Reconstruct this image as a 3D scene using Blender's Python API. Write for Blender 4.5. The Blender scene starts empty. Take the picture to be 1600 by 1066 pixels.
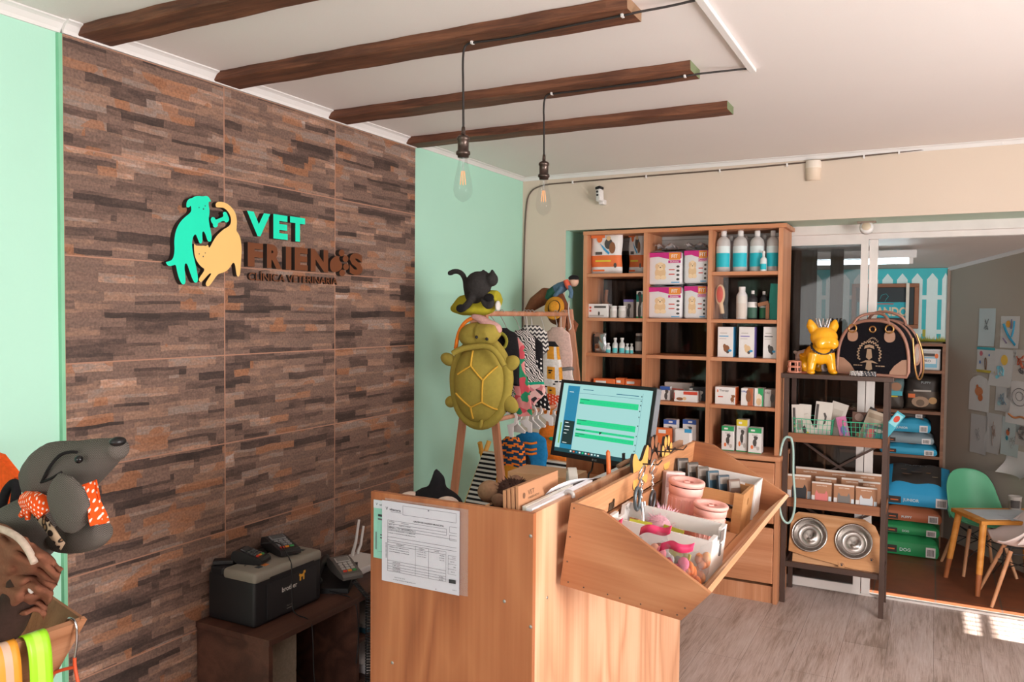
import bpy, bmesh, math, random
from mathutils import Matrix, Vector, Euler
PI=math.pi
R_=math.radians
sc=bpy.context.scene
COL=sc.collection
random.seed(11)

# ---------------------------------------------------------------- camera
FPX=1250.4; CX,CY=800.0,533.0
XC=Vector((0.88498569,0.02491346,-0.46495123))   # world axes seen in camera axes (right, down, forward)
YC=Vector((0.46552049,-0.02688416,0.88462869))
ZC=Vector((0.00953934,-0.99932805,-0.03538983))
EYE=Vector((2.24,0.0,1.54))
cam=bpy.data.objects.new('camera',bpy.data.cameras.new('camera')); COL.objects.link(cam)
cam.data.sensor_width=36.0; cam.data.lens=FPX/1600*36; cam.data.clip_start=0.05; cam.data.clip_end=60
cam.matrix_world=Matrix(((XC.x,-XC.y,-XC.z,EYE.x),(YC.x,-YC.y,-YC.z,EYE.y),(ZC.x,-ZC.y,-ZC.z,EYE.z),(0,0,0,1)))
sc.camera=cam
def at(px,py,axis,val):
    """the point of the plane axis=val that the photograph shows at pixel (px,py)"""
    v=Vector((px-CX,py-CY,FPX)); d=Vector((XC.dot(v),YC.dot(v),ZC.dot(v)))
    i='xyz'.index(axis); t=(val-EYE[i])/d[i]
    return EYE+d*t

# ---------------------------------------------------------------- light
sc.view_settings.view_transform='Standard'; sc.view_settings.look='None'
sc.view_settings.gamma=1.0; sc.view_settings.use_curve_mapping=False
sc.view_settings.exposure=0.35
w=bpy.data.worlds.new('World'); sc.world=w; w.use_nodes=True
bg=w.node_tree.nodes['Background']; bg.inputs[0].default_value=(0.86,0.93,1.0,1); bg.inputs[1].default_value=1.0
def area(name,loc,target,sx,sy,power,col=(1,1,1)):
    l=bpy.data.lights.new(name,'AREA'); l.shape='RECTANGLE'; l.size=sx; l.size_y=sy; l.energy=power; l.color=col
    o=bpy.data.objects.new(name,l); COL.objects.link(o); o.location=loc
    o.rotation_euler=(Vector(target)-Vector(loc)).to_track_quat('-Z','Y').to_euler(); return o
area('daylight_fill_right',(4.5,1.6,1.4),(0.5,2.4,2.25),2.4,1.6,172,(1,0.97,0.95))  # area lamp added inside the closed right wall, for daylight from that side
area('daylight_fill_front',(1.9,-2.3,1.4),(1.6,2.5,2.3),3.0,1.7,50,(1,0.97,0.95))  # added lamp behind the camera, standing in for daylight from the front
area('fill_backroom',(3.1,6.2,1.75),(1.9,5.4,0.9),0.9,0.3,75,(1,0.97,0.94))  # fill lamp added to brighten the back room, no window there
sun=bpy.data.objects.new('sun',bpy.data.lights.new('sun','SUN')); COL.objects.link(sun)
sun.data.energy=24.0; sun.data.angle=R_(0.6); sun.data.color=(1,0.95,0.88)
SUN_DIR=Vector((-0.80,0.0,-0.60)).normalized()
sun.rotation_euler=SUN_DIR.to_track_quat('-Z','Y').to_euler()

# ---------------------------------------------------------------- materials
def s2l(c):
    if isinstance(c,str):
        c=c.lstrip('#'); c=tuple(int(c[i:i+2],16)/255 for i in (0,2,4))
    return tuple((x/12.92 if x<=0.04045 else ((x+0.055)/1.055)**2.4) for x in c)+(1.0,)
class NT:
    def __init__(s,name):
        s.m=bpy.data.materials.new(name); s.m.use_nodes=True; s.t=s.m.node_tree
        s.b=s.t.nodes['Principled BSDF']
    def n(s,typ,**kw):
        nd=s.t.nodes.new(typ)
        for k,v in kw.items():
            if k.startswith('_'): setattr(nd,k[1:],v)
            else:
                key=int(k[1:]) if k[0]=='i' and k[1:].isdigit() else k.replace('__',' ')
                nd.inputs[key].default_value=v
        return nd
    def l(s,a,b): s.t.links.new(a,b)
    def coord(s,scale=(1,1,1),rot=(0,0,0),loc=(0,0,0),kind='Object'):
        tc=s.n('ShaderNodeTexCoord'); mp=s.n('ShaderNodeMapping'); s.l(tc.outputs[kind],mp.inputs[0])
        mp.inputs['Scale'].default_value=scale; mp.inputs['Rotation'].default_value=rot; mp.inputs['Location'].default_value=loc
        return mp.outputs[0]
    def ramp(s,fac,stops,interp='LINEAR'):
        r=s.n('ShaderNodeValToRGB'); r.color_ramp.interpolation=interp
        e=r.color_ramp.elements
        while len(e)<len(stops): e.new(0.5)
        for el,(p,c) in zip(e,stops): el.position=p; el.color=s2l(c)
        s.l(fac,r.inputs[0]); return r.outputs[0]
    def mix(s,a,b,fac,mode='MIX'):
        m=s.n('ShaderNodeMix',_data_type='RGBA',_blend_type=mode)
        for sock,v in ((m.inputs[0],fac),(m.inputs[6],a),(m.inputs[7],b)):
            if hasattr(v,'is_output'): s.l(v,sock)
            else: sock.default_value=v if not isinstance(v,str) else s2l(v)
        return m.outputs[2]
    def math(s,op,a,b=0.0):
        m=s.n('ShaderNodeMath',_operation=op)
        for sock,v in ((m.inputs[0],a),(m.inputs[1],b)):
            if hasattr(v,'is_output'): s.l(v,sock)
            else: sock.default_value=v
        return m.outputs[0]
    def bump(s,h,strength=0.2,dist=0.01):
        b=s.n('ShaderNodeBump'); b.inputs['Strength'].default_value=strength; b.inputs['Distance'].default_value=dist
        s.l(h,b.inputs['Height']); s.l(b.outputs[0],s.b.inputs['Normal'])
    def fin(s,color,rough=0.5,metal=0.0,spec=0.5):
        if hasattr(color,'is_output'): s.l(color,s.b.inputs['Base Color'])
        else: s.b.inputs['Base Color'].default_value=s2l(color)
        s.b.inputs['Roughness'].default_value=rough; s.b.inputs['Metallic'].default_value=metal
        s.b.inputs['Specular IOR Level'].default_value=spec
        return s.m
MC={}
def mat(c,rough=0.5,metal=0.0,var=0.06,spec=0.4,scale=12.0,bump=0.0):
    """plain procedural material: a colour with a faint noise over it"""
    key=(c,rough,metal,var,spec,scale,bump)
    if key in MC: return MC[key]
    n=NT('mat_'+str(c).strip('#')+'_%d'%len(MC)); base=s2l(c)
    no=n.n('ShaderNodeTexNoise'); n.l(n.coord(),no.inputs['Vector']); no.inputs['Scale'].default_value=scale; no.inputs['Detail'].default_value=3
    lo=tuple(max(0,x*(1-2*var)) for x in base[:3])+(1,); hi=tuple(min(1,x*(1+2*var)) for x in base[:3])+(1,)
    col=n.mix(lo,hi,no.outputs[0])
    if bump: n.bump(no.outputs[0],bump,0.004)
    MC[key]=n.fin(col,rough,metal,spec); return MC[key]
def fabric(c,scale=90.0,var=0.14,bump=0.35,rough=0.95):
    return mat(c,rough,0,var,0.15,scale,bump)
def emit(c,st):
    n=NT('emit_%s'%len(MC)); MC[('e',c,st)]=n.m
    n.b.inputs['Base Color'].default_value=(0.01,0.01,0.012,1); n.b.inputs['Emission Color'].default_value=s2l(c); n.b.inputs['Emission Strength'].default_value=st
    return n.m
def glass(name,c='#ffffff',rough=0.02,alpha=0.12,ior=1.45):
    n=NT(name); t=n.t
    n.b.inputs['Base Color'].default_value=s2l(c); n.b.inputs['Roughness'].default_value=rough
    n.b.inputs['Alpha'].default_value=alpha; n.b.inputs['Specular IOR Level'].default_value=0.7; n.b.inputs['IOR'].default_value=ior
    return n.m
def wood(name,c1,c2,c3,axis='z',scale=1.0,rough=0.5,rings=7.0,bump=0.08,stretch=0.06,contrast=1.0,rot=(0,0,0)):
    """grain running along an axis: stretched noise turned into bands, plus fine fibres"""
    n=NT(name); sx=[scale]*3; sx['xyz'.index(axis)]=scale*stretch
    fx=[scale*60]*3; fx['xyz'.index(axis)]=scale*1.5
    a=n.n('ShaderNodeTexNoise'); n.l(n.coord(tuple(sx),rot),a.inputs['Vector']); a.inputs['Scale'].default_value=4; a.inputs['Detail'].default_value=2
    a.inputs['Distortion'].default_value=0.4
    band=n.math('FRACT',n.math('MULTIPLY',a.outputs[0],rings))
    tri=n.math('ABSOLUTE',n.math('SUBTRACT',n.math('MULTIPLY',band,2.0),1.0))
    f=n.n('ShaderNodeTexNoise'); n.l(n.coord(tuple(fx)),f.inputs['Vector']); f.inputs['Scale'].default_value=2; f.inputs['Detail'].default_value=4
    k=n.math('ADD',n.math('MULTIPLY',tri,0.55*contrast),n.math('MULTIPLY',f.outputs[0],0.6))
    col=n.ramp(k,[(0.15,c1),(0.5,c2),(0.9,c3)])
    if bump: n.bump(f.outputs[0],bump,0.003)
    return n.fin(col,rough,0,0.35)

# ---------------------------------------------------------------- mesh builder
I4=Matrix.Identity(4)
def T3(x,y,z): return Matrix.Translation((x,y,z))
def RX(a): return Matrix.Rotation(R_(a),4,'X')
def RY(a): return Matrix.Rotation(R_(a),4,'Y')
def RZ(a): return Matrix.Rotation(R_(a),4,'Z')
def SC(x,y,z): return Matrix.Diagonal((x,y,z,1))
def frame(o,x,y):
    """matrix with origin o, x axis x, y axis y"""
    x=Vector(x).normalized(); y=Vector(y); y=(y-x*y.dot(x)).normalized(); z=x.cross(y)
    return Matrix(((x.x,y.x,z.x,o[0]),(x.y,y.y,z.y,o[1]),(x.z,y.z,z.z,o[2]),(0,0,0,1)))
TXT={}
def text_geo(s,bold=0.0,ext=0.0,sp=1.0):
    k=(s,bold,ext,sp)
    if k in TXT: return TXT[k]
    c=bpy.data.curves.new('t','FONT'); c.body=s; c.size=1; c.offset=bold; c.extrude=ext; c.align_x='CENTER'; c.align_y='CENTER'
    c.resolution_u=3; c.space_character=sp
    if ext: c.bevel_depth=0.0
    o=bpy.data.objects.new('t',c); COL.objects.link(o); dg=bpy.context.evaluated_depsgraph_get(); dg.update()
    me=bpy.data.meshes.new_from_object(o.evaluated_get(dg))
    vs=[v.co.copy() for v in me.vertices]; fs=[tuple(p.vertices) for p in me.polygons]
    bpy.data.objects.remove(o); bpy.data.curves.remove(c); bpy.data.meshes.remove(me)
    TXT[k]=(vs,fs); return TXT[k]
class MB:
    def __init__(s): s.v=[]; s.f=[]; s.m=[]; s.s=[]
    def add(s,vs,fs,m=0,M=None,smooth=False):
        b=len(s.v); s.v+= [ (M@Vector(v)) if M is not None else Vector(v) for v in vs]
        for f in fs: s.f.append(tuple(i+b for i in f)); s.m.append(m); s.s.append(smooth)
        return s
    def bm(s,bm,m=0,M=None,smooth=False):
        bm.verts.index_update(); s.add([v.co.copy() for v in bm.verts],[tuple(v.index for v in f.verts) for f in bm.faces],m,M,smooth); bm.free(); return s
    def box(s,x0,x1,y0,y1,z0,z1,m=0,M=None,bev=0.0,seg=2):
        if bev>0:
            b=bmesh.new(); bmesh.ops.create_cube(b,size=1)
            bmesh.ops.transform(b,matrix=T3((x0+x1)/2,(y0+y1)/2,(z0+z1)/2)@SC(abs(x1-x0),abs(y1-y0),abs(z1-z0)),verts=b.verts)
            bmesh.ops.bevel(b,geom=list(b.edges),offset=bev,segments=seg,affect='EDGES',profile=0.5)
            return s.bm(b,m,M,seg>2)
        v=[(x,y,z) for x in (x0,x1) for y in (y0,y1) for z in (z0,z1)]
        return s.add(v,[(0,1,3,2),(4,6,7,5),(0,4,5,1),(2,3,7,6),(0,2,6,4),(1,5,7,3)],m,M)
    def bar(s,p0,p1,w,h,m=0,up=(0,0,1),bev=0.0):
        p0=Vector(p0);p1=Vector(p1);d=p1-p0; M=frame(p0,d,Vector(up).cross(d) if abs(d.normalized().dot(Vector(up)))<0.99 else (1,0,0))
        return s.box(0,d.length,-w/2,w/2,-h/2,h/2,m,M,bev)
    def cyl(s,p0,p1,r0,r1=None,n=16,m=0,smooth=True):
        return s.tube([p0,p1],[r0,r0 if r1 is None else r1],n,m,smooth)
    def tube(s,pts,r,n=8,m=0,smooth=True,closed=False,cap=True,M=None):
        pts=[Vector(p) for p in pts]; k=len(pts); rr=list(r) if isinstance(r,(list,tuple)) else [r]*k
        if len(rr)!=k:
            q=len(rr)-1; rr=[rr[min(q-1,int(i/(k-1)*q))]*(1-(i/(k-1)*q-min(q-1,int(i/(k-1)*q))))+rr[min(q,min(q-1,int(i/(k-1)*q))+1)]*(i/(k-1)*q-min(q-1,int(i/(k-1)*q))) for i in range(k)] if q>0 else rr*k
        vs=[];fs=[];prev=None
        for i,p in enumerate(pts):
            if closed: t=(pts[(i+1)%k]-pts[i-1])
            else: t=(pts[min(i+1,k-1)]-pts[max(i-1,0)])
            t=t.normalized() if t.length>1e-9 else Vector((0,0,1))
            if prev is None:
                a=Vector((0,0,1)) if abs(t.z)<0.9 else Vector((1,0,0)); u=t.cross(a).normalized()
            else:
                u=(prev-t*prev.dot(t)); u=u.normalized() if u.length>1e-6 else t.orthogonal().normalized()
            prev=u; w_=t.cross(u)
            for j in range(n):
                a=2*PI*j/n; vs.append(p+(u*math.cos(a)+w_*math.sin(a))*rr[i])
        for i in range(k if closed else k-1):
            i2=(i+1)%k
            for j in range(n): fs.append((i*n+j,i*n+(j+1)%n,i2*n+(j+1)%n,i2*n+j))
        b0=len(s.f); s.add(vs,fs,m,M,smooth)
        if cap and not closed: s.add(vs[:n],[tuple(range(n))[::-1]],m,M); s.add(vs[-n:],[tuple(range(n))],m,M)
        return s
    def lathe(s,prof,M=None,n=24,m=0,smooth=True):
        vs=[];fs=[]
        for r,z in prof:
            for j in range(n):
                a=2*PI*j/n; vs.append((r*math.cos(a),r*math.sin(a),z))
        for i in range(len(prof)-1):
            for j in range(n): fs.append((i*n+j,i*n+(j+1)%n,(i+1)*n+(j+1)%n,(i+1)*n+j))
        return s.add(vs,fs,m,M,smooth)
    def prism(s,poly,d0,d1,M=None,m=0,m2=None):
        """2-D outline (x,y) extruded along local z from d0 to d1; m2 = material of the d1 face"""
        k=len(poly); area=sum(poly[i][0]*poly[(i+1)%k][1]-poly[(i+1)%k][0]*poly[i][1] for i in range(k))
        if area<0: poly=poly[::-1]
        v=[(x,y,d0) for x,y in poly]+[(x,y,d1) for x,y in poly]
        s.add(v,[tuple(range(k))[::-1]]+[(i,(i+1)%k,k+(i+1)%k,k+i) for i in range(k)],m,M)
        return s.add(v[k:],[tuple(range(k))],m if m2 is None else m2,M)
    def ell(s,c,r,M=None,m=0,nu=20,nv=12,smooth=True):
        r=(r,r,r) if not isinstance(r,(tuple,list)) else r; vs=[];fs=[]
        for i in range(nv+1):
            th=PI*i/nv
            for j in range(nu):
                a=2*PI*j/nu; vs.append((c[0]+r[0]*math.sin(th)*math.cos(a),c[1]+r[1]*math.sin(th)*math.sin(a),c[2]+r[2]*math.cos(th)))
        for i in range(nv):
            for j in range(nu): fs.append((i*nu+j,(i+1)*nu+j,(i+1)*nu+(j+1)%nu,i*nu+(j+1)%nu))
        return s.add(vs,fs,m,M,smooth)
    def grid(s,fn,nu,nv,m=0,M=None,smooth=True,mf=None):
        vs=[fn(i/nu,j/nv) for i in range(nu+1) for j in range(nv+1)]
        fs=[(i*(nv+1)+j,(i+1)*(nv+1)+j,(i+1)*(nv+1)+j+1,i*(nv+1)+j+1) for i in range(nu) for j in range(nv)]
        if mf is None: return s.add(vs,fs,m,M,smooth)
        b=len(s.v); s.add(vs,fs,m,M,smooth)
        for k in range(len(fs)): s.m[len(s.m)-len(fs)+k]=mf((k//nv+0.5)/nu,(k%nv+0.5)/nv)
        return s
    def quad(s,a,b,c,d,m=0,M=None): return s.add([a,b,c,d],[(0,1,2,3)],m,M)
    def rect(s,x0,x1,y0,y1,z,m=0,M=None): return s.quad((x0,y0,z),(x1,y0,z),(x1,y1,z),(x0,y1,z),m,M)
    def text(s,t,size,M,m=0,bold=0.0,ext=0.0,wid=None,sp=1.0):
        vs,fs=text_geo(t,bold,ext/size if size else 0,sp)
        if not vs: return s
        xs=[v.x for v in vs]; ys=[v.y for v in vs]; cx=(min(xs)+max(xs))/2; cy=(min(ys)+max(ys))/2
        k=size; kx=size if wid is None else wid/max(1e-6,(max(xs)-min(xs)))
        return s.add([((v.x-cx)*kx,(v.y-cy)*k,v.z*size) for v in vs],fs,m,M)
def circ(r,n=24,cx=0,cy=0,sx=1,sy=1,a0=0.0): return [(cx+r*sx*math.cos(a0+2*PI*i/n),cy+r*sy*math.sin(a0+2*PI*i/n)) for i in range(n)]
def rrect(x0,x1,y0,y1,r,n=5):
    p=[]
    for cx,cy,a in ((x1-r,y0+r,-90),(x1-r,y1-r,0),(x0+r,y1-r,90),(x0+r,y0+r,180)):
        for i in range(n+1): t=R_(a+90*i/n); p.append((cx+r*math.cos(t),cy+r*math.sin(t)))
    return p
def smooth_poly(pts,it=2):
    for _ in range(it):
        q=[]
        for i in range(len(pts)):
            a=pts[i]; b=pts[(i+1)%len(pts)]
            q+= [(a[0]*.75+b[0]*.25,a[1]*.75+b[1]*.25),(a[0]*.25+b[0]*.75,a[1]*.25+b[1]*.75)]
        pts=q
    return pts
def smooth_path(pts,it=2):
    pts=[Vector(p) for p in pts]
    for _ in range(it):
        q=[pts[0]]
        for a,b in zip(pts,pts[1:]): q+=[a*.75+b*.25,a*.25+b*.75]
        pts=q+[pts[-1]]
    return pts
def tag(o,label,cat,group=None,kind=None):
    o['label']=label; o['category']=cat
    if group: o['group']=group
    if kind: o['kind']=kind
    return o
def thing(name,label,cat,loc=(0,0,0),rz=0.0,group=None,M=None):
    o=bpy.data.objects.new(name,None); COL.objects.link(o); o.empty_display_size=0.05
    o.matrix_world=M if M is not None else T3(*loc)@RZ(rz)
    bpy.context.view_layer.update()
    return tag(o,label,cat,group)
def build(name,mb,mats,parent=None,world=False,origin=True,flip=False,sub=0,solid=0.0,label=None):
    """one mesh object; world=True: vertices were given in world space"""
    vs=mb.v; loc=None
    if parent is not None and world:
        inv=PW(parent).inverted(); vs=[inv@v for v in vs]
    elif parent is None and origin:
        lo=[min(v[i] for v in vs) for i in range(3)]; hi=[max(v[i] for v in vs) for i in range(3)]
        loc=Vector(((lo[0]+hi[0])/2,(lo[1]+hi[1])/2,lo[2])); vs=[v-loc for v in vs]
    me=bpy.data.meshes.new(name); me.from_pydata([tuple(v) for v in vs],[],mb.f)
    if not isinstance(mats,(list,tuple)): mats=[mats]
    for m in mats: me.materials.append(m)
    me.polygons.foreach_set('material_index',mb.m); me.polygons.foreach_set('use_smooth',mb.s)
    b=bmesh.new(); b.from_mesh(me)
    if flip is not None: bmesh.ops.recalc_face_normals(b,faces=b.faces)
    b.to_mesh(me); b.free(); me.update()
    o=bpy.data.objects.new(name,me); COL.objects.link(o)
    if loc is not None: o.location=loc
    if parent is not None: o.parent=parent
    if solid: md=o.modifiers.new('s','SOLIDIFY'); md.thickness=solid; md.offset=0
    if sub: md=o.modifiers.new('d','SUBSURF'); md.levels=sub; md.render_levels=sub
    if label: o['label']=label
    return o
def PW(o):
    M=o.matrix_basis.copy()
    while o.parent: o=o.parent; M=o.matrix_basis@M
    return M
def struct(name,mb,mats):
    o=build(name,mb,mats,origin=False); o['kind']='structure'; return o
def copy_tree(o,parent=None):
    c=o.copy(); COL.objects.link(c); c.parent=parent
    for ch in list(o.children): copy_tree(ch,c)
    return c
# ---------------------------------------------------------------- room materials
def m_paint(name,c,var=0.03,rough=0.6):
    n=NT(name); no=n.n('ShaderNodeTexNoise'); n.l(n.coord(),no.inputs['Vector']); no.inputs['Scale'].default_value=1.6; no.inputs['Detail'].default_value=4
    f=n.n('ShaderNodeTexNoise'); n.l(n.coord(),f.inputs['Vector']); f.inputs['Scale'].default_value=160; f.inputs['Detail'].default_value=2
    b=s2l(c)[:3]; lo=tuple(x*(1-var*2) for x in b)+(1,); hi=tuple(min(1,x*(1+var*2)) for x in b)+(1,)
    n.bump(f.outputs[0],0.12,0.002)
    return n.fin(n.mix(lo,hi,no.outputs[0]),rough,0,0.3)
M_MINT=m_paint('mint_paint','#abd9c5'); M_BEIGE=m_paint('beige_paint','#cdbcac'); M_CEIL=m_paint('ceiling_paint','#e2dbd8',0.02)
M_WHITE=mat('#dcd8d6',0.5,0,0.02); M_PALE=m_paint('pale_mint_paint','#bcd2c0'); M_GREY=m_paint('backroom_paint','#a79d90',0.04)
M_ALU=mat('#d6cfcb',0.35,0.0,0.05)
def m_stone():
    n=NT('ledger_stone_tile'); tc=n.n('ShaderNodeTexCoord'); sp=n.n('ShaderNodeSeparateXYZ'); n.l(tc.outputs['Object'],sp.inputs[0])
    y,z=sp.outputs[1],sp.outputs[2]
    # each tile repeats the same printed picture with its own shift
    ty=n.math('DIVIDE',n.math('SUBTRACT',y,1.458),0.5955); tz=n.math('DIVIDE',n.math('SUBTRACT',2.33,z),0.3175)
    iy=n.math('FLOOR',ty); iz=n.math('FLOOR',tz); fy=n.math('FRACT',ty); fz=n.math('FRACT',tz)
    cb=n.n('ShaderNodeCombineXYZ'); n.l(y,cb.inputs[0]); n.l(z,cb.inputs[1])
    off=n.n('ShaderNodeCombineXYZ'); n.l(n.math('ADD',n.math('MULTIPLY',iy,0.713),n.math('MULTIPLY',iz,0.371)),off.inputs[0]); n.l(n.math('MULTIPLY',iz,0.0),off.inputs[1])
    ad=n.n('ShaderNodeVectorMath',_operation='ADD'); n.l(cb.outputs[0],ad.inputs[0]); n.l(off.outputs[0],ad.inputs[1])
    wn=n.n('ShaderNodeTexNoise'); n.l(ad.outputs[0],wn.inputs['Vector']); wn.inputs['Scale'].default_value=9; wn.inputs['Detail'].default_value=3
    ws=n.n('ShaderNodeVectorMath',_operation='MULTIPLY'); sb=n.n('ShaderNodeVectorMath',_operation='SUBTRACT'); n.l(wn.outputs['Color'],sb.inputs[0]); sb.inputs[1].default_value=(0.5,0.5,0.5)
    n.l(sb.outputs[0],ws.inputs[0]); ws.inputs[1].default_value=(0.02,0.016,0)
    ad2=n.n('ShaderNodeVectorMath',_operation='ADD'); n.l(ad.outputs[0],ad2.inputs[0]); n.l(ws.outputs[0],ad2.inputs[1])
    def brick(w,h,off_,sq,shift):
        mp=n.n('ShaderNodeMapping'); n.l(ad2.outputs[0],mp.inputs[0]); mp.inputs['Location'].default_value=(shift,0.003*shift,0)
        b=n.n('ShaderNodeTexBrick',_offset=off_,_offset_frequency=2,_squash=sq,_squash_frequency=3); n.l(mp.outputs[0],b.inputs['Vector'])
        b.inputs['Color1'].default_value=(0,0,0,1); b.inputs['Color2'].default_value=(1,1,1,1); b.inputs['Mortar'].default_value=(0.1,0.1,0.1,1)
        b.inputs['Scale'].default_value=1; b.inputs['Mortar Size'].default_value=0.0; b.inputs['Bias'].default_value=0
        b.inputs['Brick Width'].default_value=w; b.inputs['Row Height'].default_value=h; return b.outputs['Color']
    a=brick(0.20,0.027,0.37,0.62,0.0); b2=brick(0.33,0.027,0.63,1.5,3.3)
    g=n.math('ADD',n.math('MULTIPLY',a,0.62),n.math('MULTIPLY',b2,0.38))
    gr=n.n('ShaderNodeTexNoise'); mpg=n.n('ShaderNodeMapping'); n.l(ad.outputs[0],mpg.inputs[0]); mpg.inputs['Scale'].default_value=(12,45,1); n.l(mpg.outputs[0],gr.inputs['Vector']); gr.inputs['Scale'].default_value=1.3; gr.inputs['Detail'].default_value=6; gr.inputs['Roughness'].default_value=0.7
    big=n.n('ShaderNodeTexNoise'); n.l(ad.outputs[0],big.inputs['Vector']); big.inputs['Scale'].default_value=7; big.inputs['Detail'].default_value=2
    g=n.math('ADD',g,n.math('ADD',n.math('MULTIPLY',n.math('SUBTRACT',gr.outputs[0],0.5),0.46),n.math('MULTIPLY',n.math('SUBTRACT',big.outputs[0],0.5),0.25)))
    col=n.ramp(g,[(0.0,'#3a2d28'),(0.22,'#57443d'),(0.40,'#86695c'),(0.54,'#775f54'),(0.68,'#9f7a66'),(0.80,'#928077'),(0.92,'#ba8d74'),(1.0,'#b8a59c')])
    rust=n.n('ShaderNodeTexNoise'); n.l(ad2.outputs[0],rust.inputs['Vector']); rust.inputs['Scale'].default_value=5; rust.inputs['Detail'].default_value=1
    col=n.mix(col,'#a2663f',n.math('MULTIPLY',n.math('GREATER_THAN',n.math('ADD',n.math('MULTIPLY',a,0.5),n.math('MULTIPLY',rust.outputs[0],1.0)),0.98),0.6))
    fine=n.n('ShaderNodeTexNoise'); n.l(ad.outputs[0],fine.inputs['Vector']); fine.inputs['Scale'].default_value=130; fine.inputs['Detail'].default_value=3
    col=n.mix(col,n.ramp(fine.outputs[0],[(0.3,'#8a8a8a'),(0.7,'#ffffff')]),0.55,'MULTIPLY')
    ey=n.math('MINIMUM',fy,n.math('SUBTRACT',1.0,fy)); ez=n.math('MINIMUM',fz,n.math('SUBTRACT',1.0,fz))
    line=n.math('MAXIMUM',n.math('LESS_THAN',ey,0.0042),n.math('LESS_THAN',ez,0.0068))
    col=n.mix(col,'#a57964',line)
    n.bump(n.math('SUBTRACT',n.math('ADD',g,n.math('MULTIPLY',fine.outputs[0],0.3)),n.math('MULTIPLY',line,0.8)),0.25,0.004)
    return n.fin(col,0.62,0,0.35)
M_STONE=m_stone()
def m_laminate():
    n=NT('grey_washed_laminate'); tc=n.coord(rot=(0,0,PI/2))
    b=n.n('ShaderNodeTexBrick',_offset=0.37,_offset_frequency=2); n.l(tc,b.inputs['Vector'])
    for k,v in (('Color1',(0,0,0,1)),('Color2',(1,1,1,1)),('Mortar',(0.5,0.5,0.5,1))): b.inputs[k].default_value=v
    b.inputs['Scale'].default_value=1; b.inputs['Mortar Size'].default_value=0.0012; b.inputs['Brick Width'].default_value=1.2; b.inputs['Row Height'].default_value=0.19
    ft=n.n('ShaderNodeTexNoise'); n.l(n.coord((26,2.2,1)),ft.inputs['Vector']); ft.inputs['Scale'].default_value=1.5; ft.inputs['Detail'].default_value=8; ft.inputs['Roughness'].default_value=0.75; ft.inputs['Distortion'].default_value=0.5
    f2=n.n('ShaderNodeTexNoise'); n.l(n.coord((150,5,1)),f2.inputs['Vector']); f2.inputs['Scale'].default_value=1.5; f2.inputs['Detail'].default_value=4
    big=n.n('ShaderNodeTexNoise'); n.l(n.coord((5,1.2,1)),big.inputs['Vector']); big.inputs['Scale'].default_value=1.2; big.inputs['Detail'].default_value=3
    k=n.math('ADD',n.math('ADD',n.math('MULTIPLY',ft.outputs[0],0.7),n.math('MULTIPLY',f2.outputs[0],0.35)),n.math('ADD',n.math('MULTIPLY',b.outputs['Color'],0.12),n.math('MULTIPLY',n.math('SUBTRACT',big.outputs[0],0.5),0.45)))
    col=n.ramp(k,[(0.30,'#79655b'),(0.48,'#9c887d'),(0.62,'#bdaaa2'),(0.85,'#d3c6c2')])
    col=n.mix(col,'#6f6159',n.math('MULTIPLY',b.outputs['Fac'],0.6))
    n.bump(ft.outputs[0],0.08,0.002)
    return n.fin(col,0.42,0,0.4)
M_FLOOR=m_laminate()
def m_terracotta():
    n=NT('terracotta_tile'); b=n.n('ShaderNodeTexBrick',_offset=0.0,_offset_frequency=2); n.l(n.coord(loc=(0.19,0.02,0)),b.inputs['Vector'])
    for k,v in (('Color1',(0,0,0,1)),('Color2',(1,1,1,1)),('Mortar',(0.5,0.5,0.5,1))): b.inputs[k].default_value=v
    b.inputs['Scale'].default_value=1; b.inputs['Mortar Size'].default_value=0.004; b.inputs['Brick Width'].default_value=0.31; b.inputs['Row Height'].default_value=0.62
    no=n.n('ShaderNodeTexNoise'); n.l(n.coord(),no.inputs['Vector']); no.inputs['Scale'].default_value=9; no.inputs['Detail'].default_value=4
    col=n.ramp(n.math('ADD',n.math('MULTIPLY',b.outputs['Color'],0.3),n.math('MULTIPLY',no.outputs[0],0.7)),[(0.25,'#6b3b26'),(0.75,'#8d5236')])
    return n.fin(n.mix(col,'#5f5148',b.outputs['Fac']),0.45,0,0.4)
M_TERRA=m_terracotta()
def m_beam():
    n=NT('stained_beam_wood'); a=n.n('ShaderNodeTexNoise'); n.l(n.coord((2.5,40,40)),a.inputs['Vector']); a.inputs['Scale'].default_value=1.2; a.inputs['Detail'].default_value=6; a.inputs['Roughness'].default_value=0.7; a.inputs['Distortion'].default_value=0.8
    b=n.n('ShaderNodeTexNoise'); n.l(n.coord((3,8,8)),b.inputs['Vector']); b.inputs['Scale'].default_value=1.5
    col=n.ramp(n.math('ADD',n.math('MULTIPLY',a.outputs[0],0.8),n.math('MULTIPLY',b.outputs[0],0.4)),[(0.35,'#33201a'),(0.58,'#5e3a2a'),(0.8,'#80523a')])
    n.bump(a.outputs[0],0.5,0.004)
    return n.fin(col,0.6,0,0.3)
M_BEAM=m_beam()
M_PLY=wood('plywood_dim','#7f482b','#985a38','#a86a44','z',0.75,0.42,7.0,0.05,0.22,1.0)  # counter plywood, the dimmer light on the front put into its colour
M_PLYY=wood('plywood_lit','#b47c5a','#ca9470','#d8a987','z',0.9,0.42,6.0,0.05,0.25,1.2,(R_(38),0,0))  # same plywood made lighter, light from the right put into its colour
M_PLYB=wood('bin_plywood','#835034','#9e6542','#b07a55','x',0.9,0.45,6.0,0.05,0.25,0.9)
M_SLAT=wood('bin_slat_wood','#a8724b','#c58c62','#d6a47c','y',1.2,0.45,7.0,0.05,0.10,1.0)
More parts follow.
